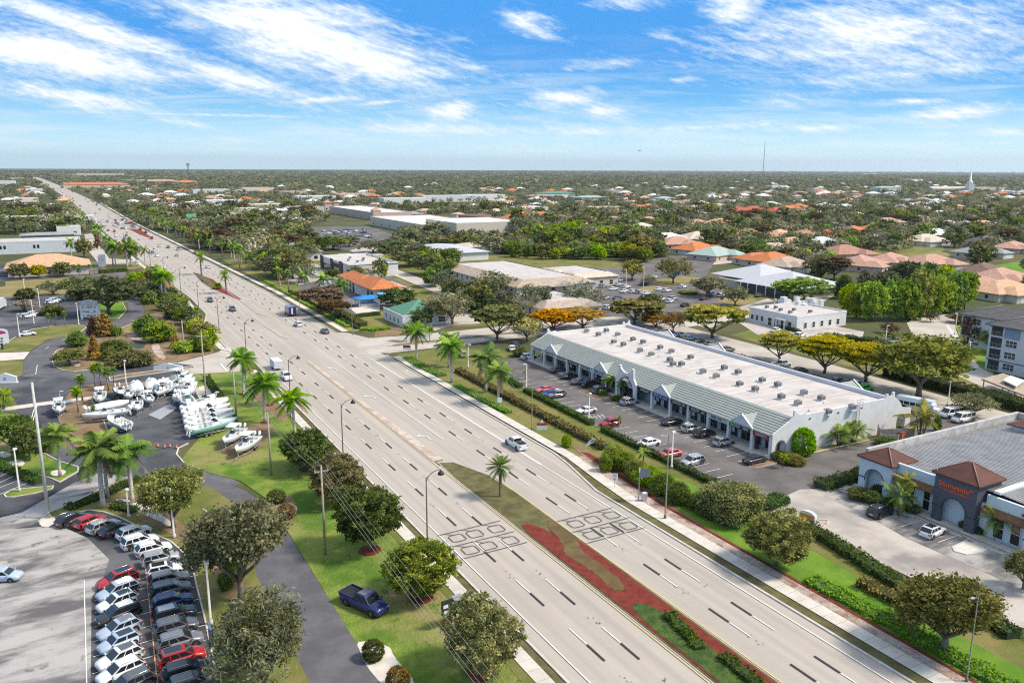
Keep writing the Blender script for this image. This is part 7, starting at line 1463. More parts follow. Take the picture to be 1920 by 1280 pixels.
# ------------------------------------------------------------------ trees set one by one: base x,y, top row, width in photo columns
def T(kind,px,py,pt,wpx,label,leaf=None,det=None,group=None,name=None,dx=0,cat='tree'):
    x,y=G(px,py); h=HT(px,py,pt)*.97; w=WID(px,py,wpx); d=math.hypot(x,y); det=(3 if d<150 else 2 if d<230 else 1 if d<520 else 0) if det is None else det
    nm=name or {'oak':'oak_tree','dome':'street_tree','flat':'umbrella_tree','sparse':'thin_tree','bare':'bare_tree','tall':'leafy_tree','cone':'feathery_tree','bush':'round_bush','shrub':'shrub','fan':'arching_shrub'}[kind]
    if kind in('bush','shrub','fan') and cat=='tree': cat='shrub'
    return tree(nm,kind,x,y,h,w,label,group,leaf,det,cat=cat)
def RING(px,py,r,m='mulch'): x,y=G(px,py); gpw('mulch_ring',[(x+r*math.cos(k*.52),y+r*math.sin(k*.52)) for k in range(12)],m,8)
SG_='dome trees along the highway footpath'
for px,py,pt,w,lf,l in ((578,880,802,108,'dark','dark dense street tree, farthest of the five along the left footpath'),(633,941,852,108,'olive','olive yellowing street tree, second from the far end of the left footpath row'),(694,1033,907,140,'dark','dark street tree in the middle of the left footpath row'),(790,1121,1010,138,'mid','bright green street tree beside the black message board'),(902,1262,1120,150,'olive','large olive street tree with red mulch at the bottom of the footpath row')):
    T('dome',px,py,pt,w,l,lf,3,SG_); RING(px,py,1.5)
T('oak',452,1128,932,190,'broad grey green oak with forked trunk beside the curve of the frontage road'); T('oak',326,990,875,128,'spreading olive oak above the tall palms and curved dealer row','olive')
T('bare',497,1300,1112,175,'pale twiggy tree at the foot of the frontage road verge','grey',3); T('sparse',500,1302,1120,150,'thin olive tree growing through the pale twiggy one','olive',3); T('bush',700,1236,1197,44,'round clipped dark bush on the pale bed by the frontage road','dark',3); T('bush',747,1292,1248,48,'round clipped rusty flecked bush at the picture bottom','croton',3); T('bush',519,941,916,37,'round dark bush on the lawn behind the oak','dark',3); T('bush',538,971,943,36,'round rusty flecked bush in the pale ringed bed','croton',3); T('shrub',437,1075,1040,30,'ivy like shrub against the forked oak trunk','mid'); T('shrub',425,1105,1070,28,'low green shrub at the oak trunk foot','mid')
PGp='royal palms of the boat yard'
def PM(kind,px,py,pt,label,group=None,leaf=None,det=None,wide=1.0,ring=0):
    x,y=G(px,py); h=HT(px,py,pt); d=math.hypot(x,y); det=(2 if d<200 else 1 if d<480 else 0) if det is None else det
    if ring: RING(px,py,ring)
    return palm({'royal':'royal_palm','date':'date_palm','cabbage':'cabbage_palm','clump':'clumping_palm','slim':'slim_palm'}[kind],kind,x,y,h,label,group,det,leaf,wide)
PM('royal',113,894,777,'royal palm on the stone bed island left of the tall pair',wide=1.05); PM('royal',194,953,790,'front trunk of the tall royal palm pair before the boats',wide=1.1); PM('royal',202,933,800,'rear trunk of the tall royal palm pair before the boats',wide=1.05); PM('royal',249,944,800,'single royal palm between the tall pair and the oak',wide=1.1)
PM('royal',457,740,641,'royal palm at the side street corner of the front lawn',ring=1.0); PM('royal',463,722,650,'second royal palm close behind the one at the lawn corner'); PM('royal',497,793,681,'royal palm in a red mulch ring in mid lawn',ring=1.0,wide=1.1); PM('royal',505,760,690,'royal palm behind the mulch ringed one, near the box trailer',ring=1.0); PM('royal',553,818,714,'royal palm nearest the arched lamp on the footpath',ring=.5,wide=1.1)
CGp='cabbage palms round the boat yard'
for px,py,pt,l in((179,728,676,'first cabbage palm from the road in the yard hedge bed'),(190,726,676,'second cabbage palm from the road in the yard hedge bed'),(204,732,684,'third cabbage palm in the yard hedge bed, with forked head'),(214,722,684,'fourth cabbage palm in the yard hedge bed, nearest the light pole'),(155,752,697,'taller cabbage palm at the drainage channel'),(147,773,721,'shorter cabbage palm at the drainage channel'),(177,788,757,'small cabbage palm in front of the covered boats')): PM('cabbage',px,py,pt,l,CGp,wide=1.15)
PM('clump',5,768,718,'bright clumping palm at the picture edge island'); PM('cabbage',0,800,760,'palm head at the picture edge below the bright clump')
for px,py,pt,w,k,lf,l in ((25,850,778,85,'oak','dark','dark rounded tree on the lawn island at the picture edge'),(56,862,795,55,'dome','dark','dark smaller tree beside the lone tall palm island'),(95,845,800,30,'shrub','mid','dark shrub at the island tip'),(131,684,655,56,'oak','dark','dark dome shaped shrub tree on the curved lane island'),(178,674,628,36,'cone','orange','narrow orange cypress at the basin'),(196,630,585,58,'cone','orange','broad orange cypress beside the service lane'),(176,628,592,34,'cone','rust','thin salmon cypress beside the broad orange one'),(146,649,620,42,'fan','palmbright','pale leaved round shrub by the lane bend'),(217,665,635,54,'shrub','dark','dark green shrub beside the pond'),(246,685,655,72,'shrub','olive','wide olive shrub in front of the pond'),(216,629,608,26,'shrub','palmbright','small light shrub at the lane edge'),(330,653,628,28,'cone','orange','small golden shrub right of the rock bank'),(205,676,650,26,'shrub','olive','low olive shrub between cypress and pond'),(345,660,636,40,'shrub','bright','bright low shrub at the basin corner'),(300,640,600,60,'fan','mid','spiky green shrub mass beside the pond'),(278,628,590,56,'fan','mid','spiky shrub mass behind the pond'),(376,656,628,40,'shrub','dark','dark shrub at the basin end by the highway')):
    T(k,px,py,pt,w,l,lf)
T('oak',205,590,517,118,'big dark oak over the bright lawn corner','dark'); T('oak',163,560,518,85,'dark oak behind the directory sign','dark'); T('oak',238,560,528,60,'dark oak at the top of the service lane bend','dark'); T('sparse',100,553,526,48,'thin pale tree in the upper car park','grey'); T('bare',46,584,560,46,'bare grey tree by the parked white cars','straw'); T('fan',48,560,539,40,'dark palm like shrub in the upper car park','dark'); T('shrub',98,590,570,40,'dark shrub between the parked white cars','dark')
for px,py,pt in((92,613,585),(104,611,584),(122,611,581)): PM('cabbage',px,py,pt,'small cabbage palm on the yellowed lawn strip','small cabbage palms on the lawn strip')
for px,py,pt,w,lf,l in((38,523,491,40,'olive','rounded olive tree at the corner of the peach roofed building'),(73,521,494,30,'yellow','golden tree before the middle of the peach roofed building'),(118,518,489,36,'olive','olive tree at the far corner of the peach roofed building')): T('dome',px,py,pt,w,l,lf)
for px,py,pt in((150,520,493),(168,516,493),(178,515,493)): PM('cabbage',px,py,pt,'cabbage palm beside the peach roofed building','cabbage palms by the peach roofed building')
for i,(px,py,pt) in enumerate(((135,486,440),(212,498,440),(217,500,446),(239,502,444),(246,498,440),(256,500,452),(272,492,456),(245,500,462),(305,562,490),(312,565,495),(301,555,505),(318,556,500),(190,455,425),(125,440,418),(100,402,388),(92,400,385),(85,398,386))): PM('royal',px,py,pt,'royal palm in the row at the left edge of the highway','royal palms left of the highway')
for px,py,pt in((342,580,548),(372,612,572),(352,600,570),(390,625,600)): PM('cabbage',px,py,pt,'cabbage palm in the shrub belt beside the highway','palms in the shrub belt',None,None,1.2)
T('cone',183,468,436,20,'rust coloured cypress among the highway palms','rust'); T('cone',226,478,452,16,'rust tree at the foot of the highway palms','rust'); T('dome',158,482,445,36,'olive tree beside the entry road','olive')
rz=random.Random(5)
for i in range(70):
    t=rz.random(); px=lerp_=258+(395-258)*t+rz.uniform(-22,30)*(1-.4*t); py=522+(650-522)*t+rz.uniform(-20,14)
    x,y=G(px,py)
    if x>33.5 or (x<16 and y<300): continue
    k=rz.choice(('shrub','fan','shrub','fan','oak','dome')); w=rz.uniform(3.5,7.5); tree({'shrub':'shrub','fan':'arching_shrub','oak':'oak_tree','dome':'leafy_tree'}[k],k,x,y,w*rz.uniform(.6,.95),w,'green shrub in the dense belt between service lane and highway','shrubs of the highway belt',rz.choice(('dark','mid','olive','grey','bright')),1,cat='shrub')
# right of the highway
for px,py,pt,l in((781,676,596,'royal palm at the street corner of the parade verge'),(841,689,608,'taller royal palm behind the corner hedge'),(847,717,618,'royal palm at the middle of the lime hedge'),(911,735,637,'royal palm beside the far car park bays'),(934,759,667,'royal palm nearest the highway on the parade verge'),(762,640,602,'royal palm before the green roofed shop'),(770,641,604,'royal palm close to the one before the green roofed shop'),(806,640,606,'royal palm beside the white corner sign')): PM('royal',px,py,pt,l,wide=1.08)
PM('date',938,933,849,'date palm alone in the near median',ring=.9,wide=1.15); PM('date',378,515,469,'date palm in the distant median, the farther one',ring=.9,wide=1.15); PM('date',425,550,502,'date palm in the distant median, the nearer one',ring=.9,wide=1.15); T('fan',408,542,530,18,'pale green shrub at the foot of the distant date palm','palmbright')
x0=81.9; hedge('croton_hedge',[(81.9,113),(81.9,130),(82,150),(82.4,178)],1.7,1.1,'long brown and yellow leaved hedge between verge and parade car park','croton')
hedge('clipped_hedge',[(87.6,90.5),(87.7,122.3)],1.2,.95,'clipped green hedge along the nearer bays of the parade car park'); hedge('clipped_hedge',[(87.8,126),(88.4,154)],1.2,.95,'clipped green hedge along the middle bays of the parade car park'); hedge('clipped_hedge',[(88.8,157),(90.2,180)],1.2,.95,'clipped green hedge along the far bays of the parade car park')
hedge('ground_cover_hedge',[G(855,724),G(905,752),G(955,775)],1.6,.6,'bright lime low hedge beside the footpath palms','lime'); hedge('ground_cover_hedge',[G(764,672),G(790,688),G(830,706)],2.6,.6,'bright lime low hedge curving round the street corner','lime')
hedge('ground_cover_hedge',[(76.9,29),(77.0,40),(77.0,52),(76.7,62)],2.6,.55,'bright lime hedge along the bottom of the swale','lime')
hedge('clipped_hedge',[G(1508,990),G(1604,1047)],2.2,1.1,'thick dark hedge between swale and dispensary car park, from the sign'); hedge('clipped_hedge',[G(1606,1050),G(1702,1112)],2.2,1.1,'thick dark hedge section below the dispensary car park gap'); hedge('clipped_hedge',[G(1850,1162),G(1900,1198)],2.0,1.1,'dark hedge end at the corner of the dispensary car park')
hedge('croton_hedge',[G(1612,1096),G(1690,1136)],1.8,1.0,'brown flecked hedge below the thick dark one','croton'); hedge('clipped_hedge',[G(1537,917),G(1575,907),G(1622,892)],2.6,1.3,'dark clipped hedge beside the side drive'); hedge('clipped_hedge',[G(1430,952),G(1470,940)],2.8,1.2,'short rounded hedge at the dispensary entrance')
hedge('clipped_hedge',[(55.8,64),(54.4,57)],1.3,.75,'dark clipped hedge on the near median, the upper run','hedge'); hedge('clipped_hedge',[(55.6,55),(54.6,42)],1.3,.75,'dark clipped hedge on the near median, the lower run','hedge')
hedge('clipped_hedge',[(77.6,242),(77.2,270),(77,330)],1.2,.9,'clipped hedge along the far highway footpath'); hedge('ground_cover_hedge',[(77.5,240),(83,237.5),(86.5,238.5)],2.4,.7,'bright lime hedge curving at the far street corner','lime'); hedge('ground_cover_hedge',[(75.6,246),(75.2,300),(75.2,380)],1.3,.6,'bright lime strip hedge along the far footpath','lime')
hedge('croton_hedge',[(80.6,246),(81,262),(80.6,275)],2.6,1.2,'yellow green loose hedge before the car wash court','olive'); hedge('clipped_hedge',[G(655,597),G(712,590)],1.4,1.0,'dark hedge at the pale court of the car wash'); hedge('clipped_hedge',[G(388,712),G(410,745),G(437,793)],1.3,1.1,'dark clipped hedge between boat yard and front lawn'); hedge('clipped_hedge',[G(186,513),G(238,509)],3.0,2.2,'clipped bright hedge before the royal palms by the entry road','mid')
hedge('clipped_hedge',[G(0,876),G(40,893),G(74,908)],1.5,1.0,'dark hedge on the lower lot island'); hedge('clipped_hedge',[G(125,957),G(180,937),G(262,900)],1.8,.7,'low dark hedge along the dealer drive'); hedge('clipped_hedge',[G(255,962),G(215,950)],1.6,.8,'dark hedge over the stone bed')
hedge('clipped_hedge',[(174.5,88),(175,105),(176,125)],3.2,2.4,'tall dark hedge bank beyond the back road'); hedge('clipped_hedge',[(155.6,100),(156.2,130),(156.2,190)],1.3,1.0,'dark hedge between back road and rear bays','olive')
hedge('clipped_hedge',[G(1560,635),G(1640,645)],2.4,1.6,'dark hedge behind the low white office'); hedge('clipped_hedge',[G(1440,606),G(1470,616),G(1500,625)],1.4,1.0,'low hedge at the corner of the office car park')
for px,py,pt,w,lf,k,l in ((1062,838,813,20,'bright','bush','round bright bush in the verge above the highway pickup'),(1135,884,851,26,'bright','bush','round bright bush at the head of the red mulch'),(1150,868,832,48,'bright','shrub','leafy green shrub beside the round bush'),(1172,880,846,44,'mid','shrub','leafy shrub, second in the cluster along the swale'),(1192,896,858,42,'mid','shrub','leafy shrub, third in the cluster along the swale'),(1218,908,872,52,'bright','shrub','leafy shrub before the solar panel pole'),(1245,925,888,48,'mid','shrub','leafy shrub just past the slender lamp'),(1272,942,902,44,'dark','shrub','dark leafy shrub between lamp and olive tree'),(1310,952,925,44,'mid','shrub','low green shrub beside the olive tree'),
  (1372,972,903,100,'olive','shrub','olive spreading tree at the dispensary entrance hedge'),(1335,968,935,50,'dark','shrub','dark shrub at the foot of the olive spreading tree'),(1400,962,925,60,'mid','shrub','green shrub between olive tree and entrance hedge')): T(k,px,py,pt,w,l,lf)
T('dome',1455,1060,963,138,'olive drooping tree standing in the swale near the orange sign','olive',3); T('oak',1768,1222,1080,190,'broad brown olive tree over the swale by the lower lamp','olive',3); T('dome',1700,1165,1100,60,'brown olive shrub tree touching the broad swale tree','olive',2,cat='tree'); T('oak',1918,1105,1036,66,'dark olive tree at the lower right car park corner','olive',2)
T('bush',1505,852,798,48,'bright round bush at the end wall of the parade','lime'); PM('clump',1574,836,787,'first bright palm clump against the end wall',None,None,2,1.25); PM('clump',1600,829,783,'second bright palm clump beside the wall ladder',None,None,2,1.2); PM('slim',1467,878,846,'small slim palm at the last parade bay'); T('shrub',1482,868,850,44,'mixed low shrubs by the parade arch','olive'); T('shrub',1462,862,845,30,'dark low shrub at the parade arch foot','dark'); T('shrub',1665,836,818,40,'dark low shrub before the pale enclosure','dark')
for i,(px,py,pt,l) in enumerate(((1146,738,700,'bright young palm in the portal island, farther one'),(1138,735,704,'bright young palm in the portal island, behind the nearer ones'),(1167,744,711,'bright young palm in the portal island, nearest the portal'))): PM('slim',px,py,pt,l,None,None,2,1.35)
T('shrub',1130,741,730,16,'low bush at the island edge by the dark SUV','mid'); T('shrub',1157,751,740,20,'low bush at the island edge by the silver SUV','dark'); PM('slim',1159,802,776,'slim young palm in the small hedge side island'); T('shrub',1137,806,796,14,'small bush at the red hatchback','olive'); PM('slim',1206,872,838,'young palm in the swale by the hedge',None,None,2,1.5); PM('slim',985,712,690,'young palm in the far car park island'); T('shrub',975,668,650,26,'dark bush in the far car park corner island','dark')
PM('clump',1686,967,890,'tall slim palm cluster before the dispensary arch','palms before the dispensary',None,2,.75); PM('slim',1692,962,878,'leaning olive palm before the dispensary arch','palms before the dispensary','olive',2,1.0); PM('clump',1867,1012,935,'yellow green palm cluster before the second arch','palms before the dispensary',None,2,.75)
for px,py,pt,w in((1640,940,926,20),(1668,948,932,26),(1710,960,944,30),(1838,1000,982,26),(1808,990,975,20),(1650,925,905,30),(1610,935,912,40),(1635,942,920,36)): T('shrub',px,py,pt,w,'low dark planting against the dispensary wall','dark',2,'planting at the dispensary wall')
PM('clump',1726,820,748,'drooping willow like palm beside the end wall',None,'olive',2,.95)
RGt='street trees along the back road'
for px,py,pt,w,lf,k,l in((1460,678,618,72,'yellow','flat','yellowing umbrella tree, first from the office end of the back road'),(1545,700,626,92,'yellow','flat','yellowing umbrella tree, second along the back road'),(1624,716,642,104,'yellow','flat','broad yellow topped umbrella tree behind the parade'),(1722,744,627,150,'olive','oak','large olive green tree with forked trunk behind the bus'),(1827,780,731,82,'grey','sparse','grey thin tree over the white vans'),(1756,808,778,18,'palmbright','fan','small palm at the rear drive island'),(1797,778,755,40,'dark','shrub','low dark shrub behind the vans')): T(k,px,py,pt,w,l,lf,2)
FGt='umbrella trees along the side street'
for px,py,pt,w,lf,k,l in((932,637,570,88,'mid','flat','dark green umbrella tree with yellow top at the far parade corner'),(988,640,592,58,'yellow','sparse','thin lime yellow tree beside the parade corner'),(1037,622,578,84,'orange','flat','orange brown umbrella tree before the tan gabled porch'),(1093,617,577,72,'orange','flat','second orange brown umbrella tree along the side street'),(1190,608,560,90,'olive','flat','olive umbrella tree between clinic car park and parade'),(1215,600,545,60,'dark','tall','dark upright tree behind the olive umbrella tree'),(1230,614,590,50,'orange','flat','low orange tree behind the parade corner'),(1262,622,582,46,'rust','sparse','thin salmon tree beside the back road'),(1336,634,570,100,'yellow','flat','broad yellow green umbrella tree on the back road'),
  (848,608,545,80,'grey','sparse','thin grey tree behind the palms of the street corner'),(745,577,537,72,'dark','dome','dark round tree beside the car wash canopy'),(820,606,562,58,'grey','oak','grey green tree hiding the green roofed shop side'),(790,612,580,40,'dark','oak','dark tree at the green roofed shop'),(603,587,538,80,'brown','flat','brown leaved umbrella tree on the car wash verge, the farther'),(627,600,560,60,'brown','flat','brown leaved umbrella tree on the car wash verge, the nearer'),(715,527,482,30,'olive','dome','clipped olive tree at the black and white store corner'),(708,500,478,44,'yellow','flat','yellow tree at the rear of the black and white store'),(624,524,503,28,'mid','dome','small green tree at the car wash entrance'),(668,522,500,34,'mid','oak','dark tree between car wash and store'),(690,518,502,40,'dark','oak','low dark tree behind the orange roofed car wash'),(930,562,508,88,'grey','sparse','grey thin tree before the lilac office'),(945,582,540,58,'grey','sparse','grey thin tree beside the lilac office end'),(1003,588,536,66,'grey','bare','bare tree before the tan skirt roof clinic'),(1090,580,528,76,'grey','sparse','grey thin tree in the crowded car park'),(912,560,525,56,'grey','oak','grey green tree at the lilac office wall'),(1185,525,490,42,'olive','oak','olive tree at the end of the far clinic'),(1262,532,482,64,'olive','sparse','pale olive tree over the waste containers'),(1325,556,518,66,'grey','oak','round grey green tree before the meeting hall'),(1378,574,538,50,'grey','oak','grey green tree at the meeting hall veranda'),(1292,550,545,38,'dark','flat','dark low tree in the crowded car park'),(1215,535,515,30,'grey','sparse','small grey tree between rows of the car park'),
  (1497,576,520,100,'mid','flat','very dark broad tree beyond the low white office'),(1668,626,608,30,'brown','oak','dark purple brown shrub tree at the road bend'),(1745,604,586,24,'brown','sparse','small brown tree in the apartment drive island'),(1800,606,588,44,'brown','oak','brown shrub tree at the apartment roof corner'),(1818,650,590,36,'brown','sparse','thin brown tree against the apartments'),(1848,656,620,32,'olive','oak','small olive tree on the apartment lawn'),(1545,655,625,30,'bright','tall','small bright tree beside the low white office'),(1800,672,655,36,'dark','shrub','low clipped shrub on the apartment lawn')): T(k,px,py,pt,w,l,lf)
BT_='tall bright trees beyond the apartments road'
for i,(px,py,pt,w,lf) in enumerate(((1590,588,525,44,'bright'),(1612,596,522,46,'bright'),(1640,602,520,56,'bright'),(1668,600,528,50,'bright'),(1690,600,516,58,'bright'),(1715,598,505,62,'bright'),(1742,592,512,56,'bright'),(1765,588,508,54,'bright'),(1790,586,502,56,'bright'),(1808,580,500,50,'bright'),(1730,560,492,60,'dark'),(1690,540,490,70,'dark'),(1660,545,505,50,'grey'),(1625,548,508,44,'grey'),(1580,560,515,40,'dark'),(1765,555,498,50,'bright'))): T('tall',px,py,pt,w,f'tall leafy tree, {words_[i]} in the bright tree belt beyond the low white office',lf,1,BT_)
for i,(px,py,pt,w,lf) in enumerate(((985,462,425,40,'mid'),(1010,462,420,44,'bright'),(1035,458,415,46,'bright'),(1060,455,412,52,'bright'),(1085,452,414,50,'bright'),(1108,456,420,50,'mid'),(1132,458,420,48,'bright'),(1155,462,424,44,'bright'),(1178,468,430,42,'mid'),(1200,470,436,40,'olive'),(1222,470,434,40,'bright'),(1150,482,452,44,'bright'),(1120,486,455,44,'bright'),(1090,486,458,40,'mid'),(1060,484,462,40,'bright'),(1180,488,455,44,'yellow'),(1205,492,460,40,'dark'),(1235,482,450,46,'dark'),(1030,480,458,40,'bright'),(1000,480,458,38,'mid'))): T('tall',px,py,pt,w,f'bright green tree, {words_[i] if i<18 else "one more"} in the belt beyond the far clinic','mid' if lf=='dark' else lf,1,'bright trees beyond the far clinic')
for px,py,pt,w,lf,k,l in((700,474,450,56,'grey','oak','grey green oak, first along the lane behind the store'),(738,484,455,62,'dark','oak','dark oak, second along the lane behind the store'),(768,500,470,66,'dark','oak','dark oak, third along the lane behind the store'),(800,515,478,64,'dark','oak','dark oak, fourth along the lane behind the store'),(812,537,496,52,'mid','tall','bright leafy tree at the lilac office corner'),(840,530,486,56,'mid','tall','leafy tree behind the lilac office corner'),(655,462,440,48,'dark','dome','dark low tree in the lot behind the store'),(625,468,442,60,'mid','oak','green oak left of the lane behind the store'),(585,478,446,66,'dark','oak','dark oak over the low white building'),(560,490,455,60,'grey','oak','grey oak beside the low white building'),(900,470,448,60,'dark','dome','dark tree in the belt before the box store'),(940,468,446,60,'dark','dome','second dark tree in the belt before the box store'),(870,466,446,54,'dark','oak','third dark tree in the belt before the box store'),(800,458,440,70,'dark','oak','dark tree before the cream strip mall'),(840,462,442,60,'olive','oak','olive tree before the cream strip mall'),(980,470,446,50,'mid','dome','green tree at the end of the belt before the box store'),(760,462,446,60,'grey','oak','grey green tree before the long shed')): T(k,px,py,pt,w,l,lf)
# palms and trees along the far verge of the highway
for i in range(34):
    y=285+i*17+rz.uniform(-8,8); x=80+rz.uniform(-2.5,6)+off(y); k='royal' if rz.random()<.75 else 'cabbage'
    palm(k+'_palm',k,x,y,rz.uniform(9,13),'palm in the loose row along the right highway verge','palms on the right highway verge',1 if y<450 else 0)
for i in range(12):
    y=560+i*40+rz.uniform(-12,12); x=34+rz.uniform(-10,-2)+off(y); palm('royal_palm','royal',x,y,rz.uniform(9,13),'palm in the far row along the left highway verge','palms on the far left verge',0)
# ------------------------------------------------------------------ houses beyond
HM={}
def house(px,py,wpx,rc,label,group=None,wm=None,two=False,kind='house',rz_=None,far=False):
    X,Y=G(px,py); w=min(26,max(11,WID(px,py,wpx)*.76)); d=w*R.uniform(.62,.8); h=(5.6 if two else 3.0); rz=R.uniform(-.35,.35) if rz_ is None else rz_
    o=thing(kind,label,'house',(X,Y+d*.35,0),rz,group); wm=wm or R.choice((CREAM,STUC,PINKW,TANW,CREAM))
    boxpart('wall',-w/2,w/2,-d/2,d/2,0,h,wm,o); r=MB(); hiproof(r,-w/2,w/2,-d/2,d/2,h+.2,.40,.7)
    if not far:
        a=w*R.uniform(.12,.3)*R.choice((-1,1)); g=d*.28
        r2=MB(); hiproof(r2,a-w*.2,a+w*.2,-d/2-g,-d/2+d*.4,h+.21,.42,.6); boxpart('wing_wall',a-w*.2,a+w*.2,-d/2-g,-d/2-.02,0,h,wm,o); obj('wing_roof',r2,RT[rc],o)
        boxpart('garage_door',a-w*.12,a+w*.12,-d/2-g-.06,-d/2-g-.005,.05,2.4,WFRAME,o)
        rows(o,'-y',-d/2,-w/2+.5,-w/2+w*.25,1,.9,2.3,1.6,WGLASS,True) if a>0 else rows(o,'-y',-d/2,w/2-w*.25,w/2-.5,1,.9,2.3,1.6,WGLASS,True)
        rows(o,'-x',-w/2,-d/2+1,d/2-1,2,.9,2.3,1.6,WGLASS,True)
        if two: rows(o,'-y',-d/2,-w/2+1,w/2-1,5,3.6,4.9,1.2,WGLASS,True)
    else:
        rows(o,'-y',-d/2,-w/2+1,w/2-1,3,.9,2.4,1.6,WGLASS,False)
    obj('roof',r,RT[rc],o); HS.append((X,Y+d*.35,max(w,d)*.62)); return o
COLN={'orange':'orange tiled','terracotta':'terracotta tiled','salmon':'salmon tiled','peach':'peach tiled','tan':'tan roofed','beige':'beige roofed','brown':'brown roofed','grey':'grey roofed','darkgrey':'dark roofed','white':'white roofed','green':'green roofed','palegreen':'pale green roofed','red':'red tiled','silver':'silver roofed'}
L4=[(510,600,150,'red'),(690,570,170,'orange'),(830,550,110,'orange'),(310,600,140,'terracotta'),(130,600,140,'peach'),(240,660,200,'peach'),(440,660,200,'silver'),(80,710,200,'beige'),(300,745,230,'tan'),(640,740,280,'terracotta'),(90,800,180,'orange'),(970,800,240,'salmon'),(930,490,190,'salmon'),(1160,470,100,'salmon'),(1310,590,220,'white'),(1240,640,240,'beige'),(1390,515,120,'beige'),(1650,515,150,'peach'),(1530,525,130,'grey'),(1650,735,340,'grey'),(1680,650,220,'darkgrey'),(1810,605,220,'brown'),(1890,695,110,'salmon'),(1690,890,300,'brown'),(1830,940,200,'salmon'),(1640,1005,280,'salmon'),(1300,820,170,'salmon'),(1860,1045,160,'peach'),(60,975,180,'beige'),(1470,400,70,'red'),(190,835,170,'tan'),(770,830,120,'salmon')]
L3=[(60,455,100,'orange'),(120,440,130,'orange'),(240,440,130,'orange'),(110,375,140,'orange'),(20,470,110,'orange'),(780,415,90,'orange'),(960,380,130,'orange'),(1040,375,110,'orange'),(860,375,110,'salmon'),(400,475,130,'terracotta'),(600,485,150,'salmon'),(790,485,110,'salmon'),(1050,485,130,'salmon'),(1010,545,100,'beige'),(1410,505,170,'salmon'),(1580,495,170,'peach'),(1450,620,170,'beige'),(1620,630,210,'terracotta'),(1800,590,160,'terracotta'),(1290,665,120,'salmon'),(1430,710,180,'orange'),(1200,625,150,'white'),(1570,750,180,'palegreen'),(1880,785,100,'orange'),(1560,365,150,'tan'),(1250,345,110,'tan'),(30,545,120,'tan') ]
L4b=[(90,425,120,'red'),(180,400,110,'orange'),(260,392,100,'orange')]
L3b=[(1730,420,130,'red'),(1830,410,120,'red')]
n_={}
for lst,ox in((L4,1440),(L3,960)):
    for x,y,w,c in lst:
        px,py=ox+x/4,300+y/4; k=n_[c]=n_.get(c,0)+1
        near='the pale lawn' if 1690<px<1800 and 430<py<500 else 'the bright tree belt' if px>1560 and py>500 else 'the meeting hall' if 1280<px<1470 and py>460 else 'the far clinic trees' if px<1260 and py>405 else 'the orange roofed cluster' if px<1100 else 'the far dark tree cover' if py<420 else 'the right picture edge' if px>1840 else 'the palms of the house quarter'
        house(px,py,w,c,f'{COLN[c]} house by {near}, {words_[min(k-1,17)]} so roofed',None)
for lst,ox in((L4b,1440),(L3b,960)):
    for i,(x,y,w,c) in enumerate(lst): house(ox+x/4,300+y/4,w,c,f'two storey {COLN[c]} villa, {words_[i]} in the {"orange" if ox==1440 else "red"} villa cluster below the far woods',None,STUC,True)
for i,(px,py,w,h,d,rm,wm,l,hp) in enumerate(((1040,372,64,9,30,'green',STUC,'long white building with dark green roof among far trees',.2),(1105,377,50,6,24,'palegreen',STUC,'low pale green roofed building beside the long green roofed one',.2),(1152,363,56,7,30,'brown',TANW,'flat brown topped building among far trees',None),(1245,379,28,6,20,'palegreen',STUC,'small pale green roofed building right of the brown topped one',.25),(1010,374,40,6,24,'salmon',PINKW,'pink walled low building beside the green roofed one',.2),(760,384,70,9,24,'white',STUC,'white apartment row with small gables beyond the strip mall',None),(840,378,90,9,24,'white',STUC,'long white apartment row with a central gable beyond the strip mall',None),(905,376,70,9,24,'white',STUC,'white apartment row behind the strip mall, last of three',None),(190,332,220,18,60,'beige',CREAM,'cream multi storey resort on the horizon beside the highway',None),(145,330,150,10,60,'white',STUC,'white low complex on the horizon left of the resort',None),(180,352,150,8,40,'orange',PINKW,'long orange roofed complex beside the far highway',.25),(262,341,120,7,40,'white',STUC,'long white roof right of the far orange complex',None),(305,345,90,8,40,'salmon',PINKW,'salmon roofed villas beyond the long white roof',.3),(350,347,60,8,40,'orange',PINKW,'orange roofed villas at the end of the salmon ones',.3),(1455,352,60,6,30,'white',STUC,'pale low roof in the woods left of the dark firs',None),(1660,358,70,8,34,'palegreen',STUC,'pale green roofed school like building in the woods',.2),(1710,340,120,9,50,'white',STUC,'white long building near the horizon woods',None),(1630,327,220,14,60,'white',STUC,'white flat building on the horizon, left one',None),(1840,356,170,6,50,'tan',TANW,'long tan flat roof right of the steeple',None),(1895,364,60,6,30,'white',STUC,'small white roof at the picture edge woods',None))):
    o=farbox('far_building',l,px,py,w,d,h,wm,RT[rm],'building',hp,R.uniform(-.2,.2),6); HS.append((o.location.x,o.location.y,w*.5))
for i,(px,py,w,h,d,rm,wm) in enumerate(((452,402,40,6,26,'white',STUC),(505,392,50,6,30,'white',CREAM),(565,398,46,6,30,'beige',CREAM),(528,424,36,6,26,'white',STUC),(470,446,26,5,20,'tan',TANW),(590,376,60,7,34,'white',STUC),(660,371,60,7,34,'beige',CREAM),(545,366,50,7,30,'salmon',PINKW),(420,384,50,6,30,'white',STUC),(395,362,70,7,36,'white',STUC),(480,358,70,7,36,'beige',CREAM),(990,398,40,6,26,'white',STUC),(1130,398,44,6,26,'beige',CREAM))):
    X,Y=G(px,py); o=farbox('commercial_block',f'x',px,py,w,d,h,wm,RT[rm],'building',None,R.uniform(-.15,.15),4)
    o['label']=f'low {COLN[rm]} commercial block among trees, {words_[i]} of the scattered blocks beyond the store'
rq=random.Random(21)
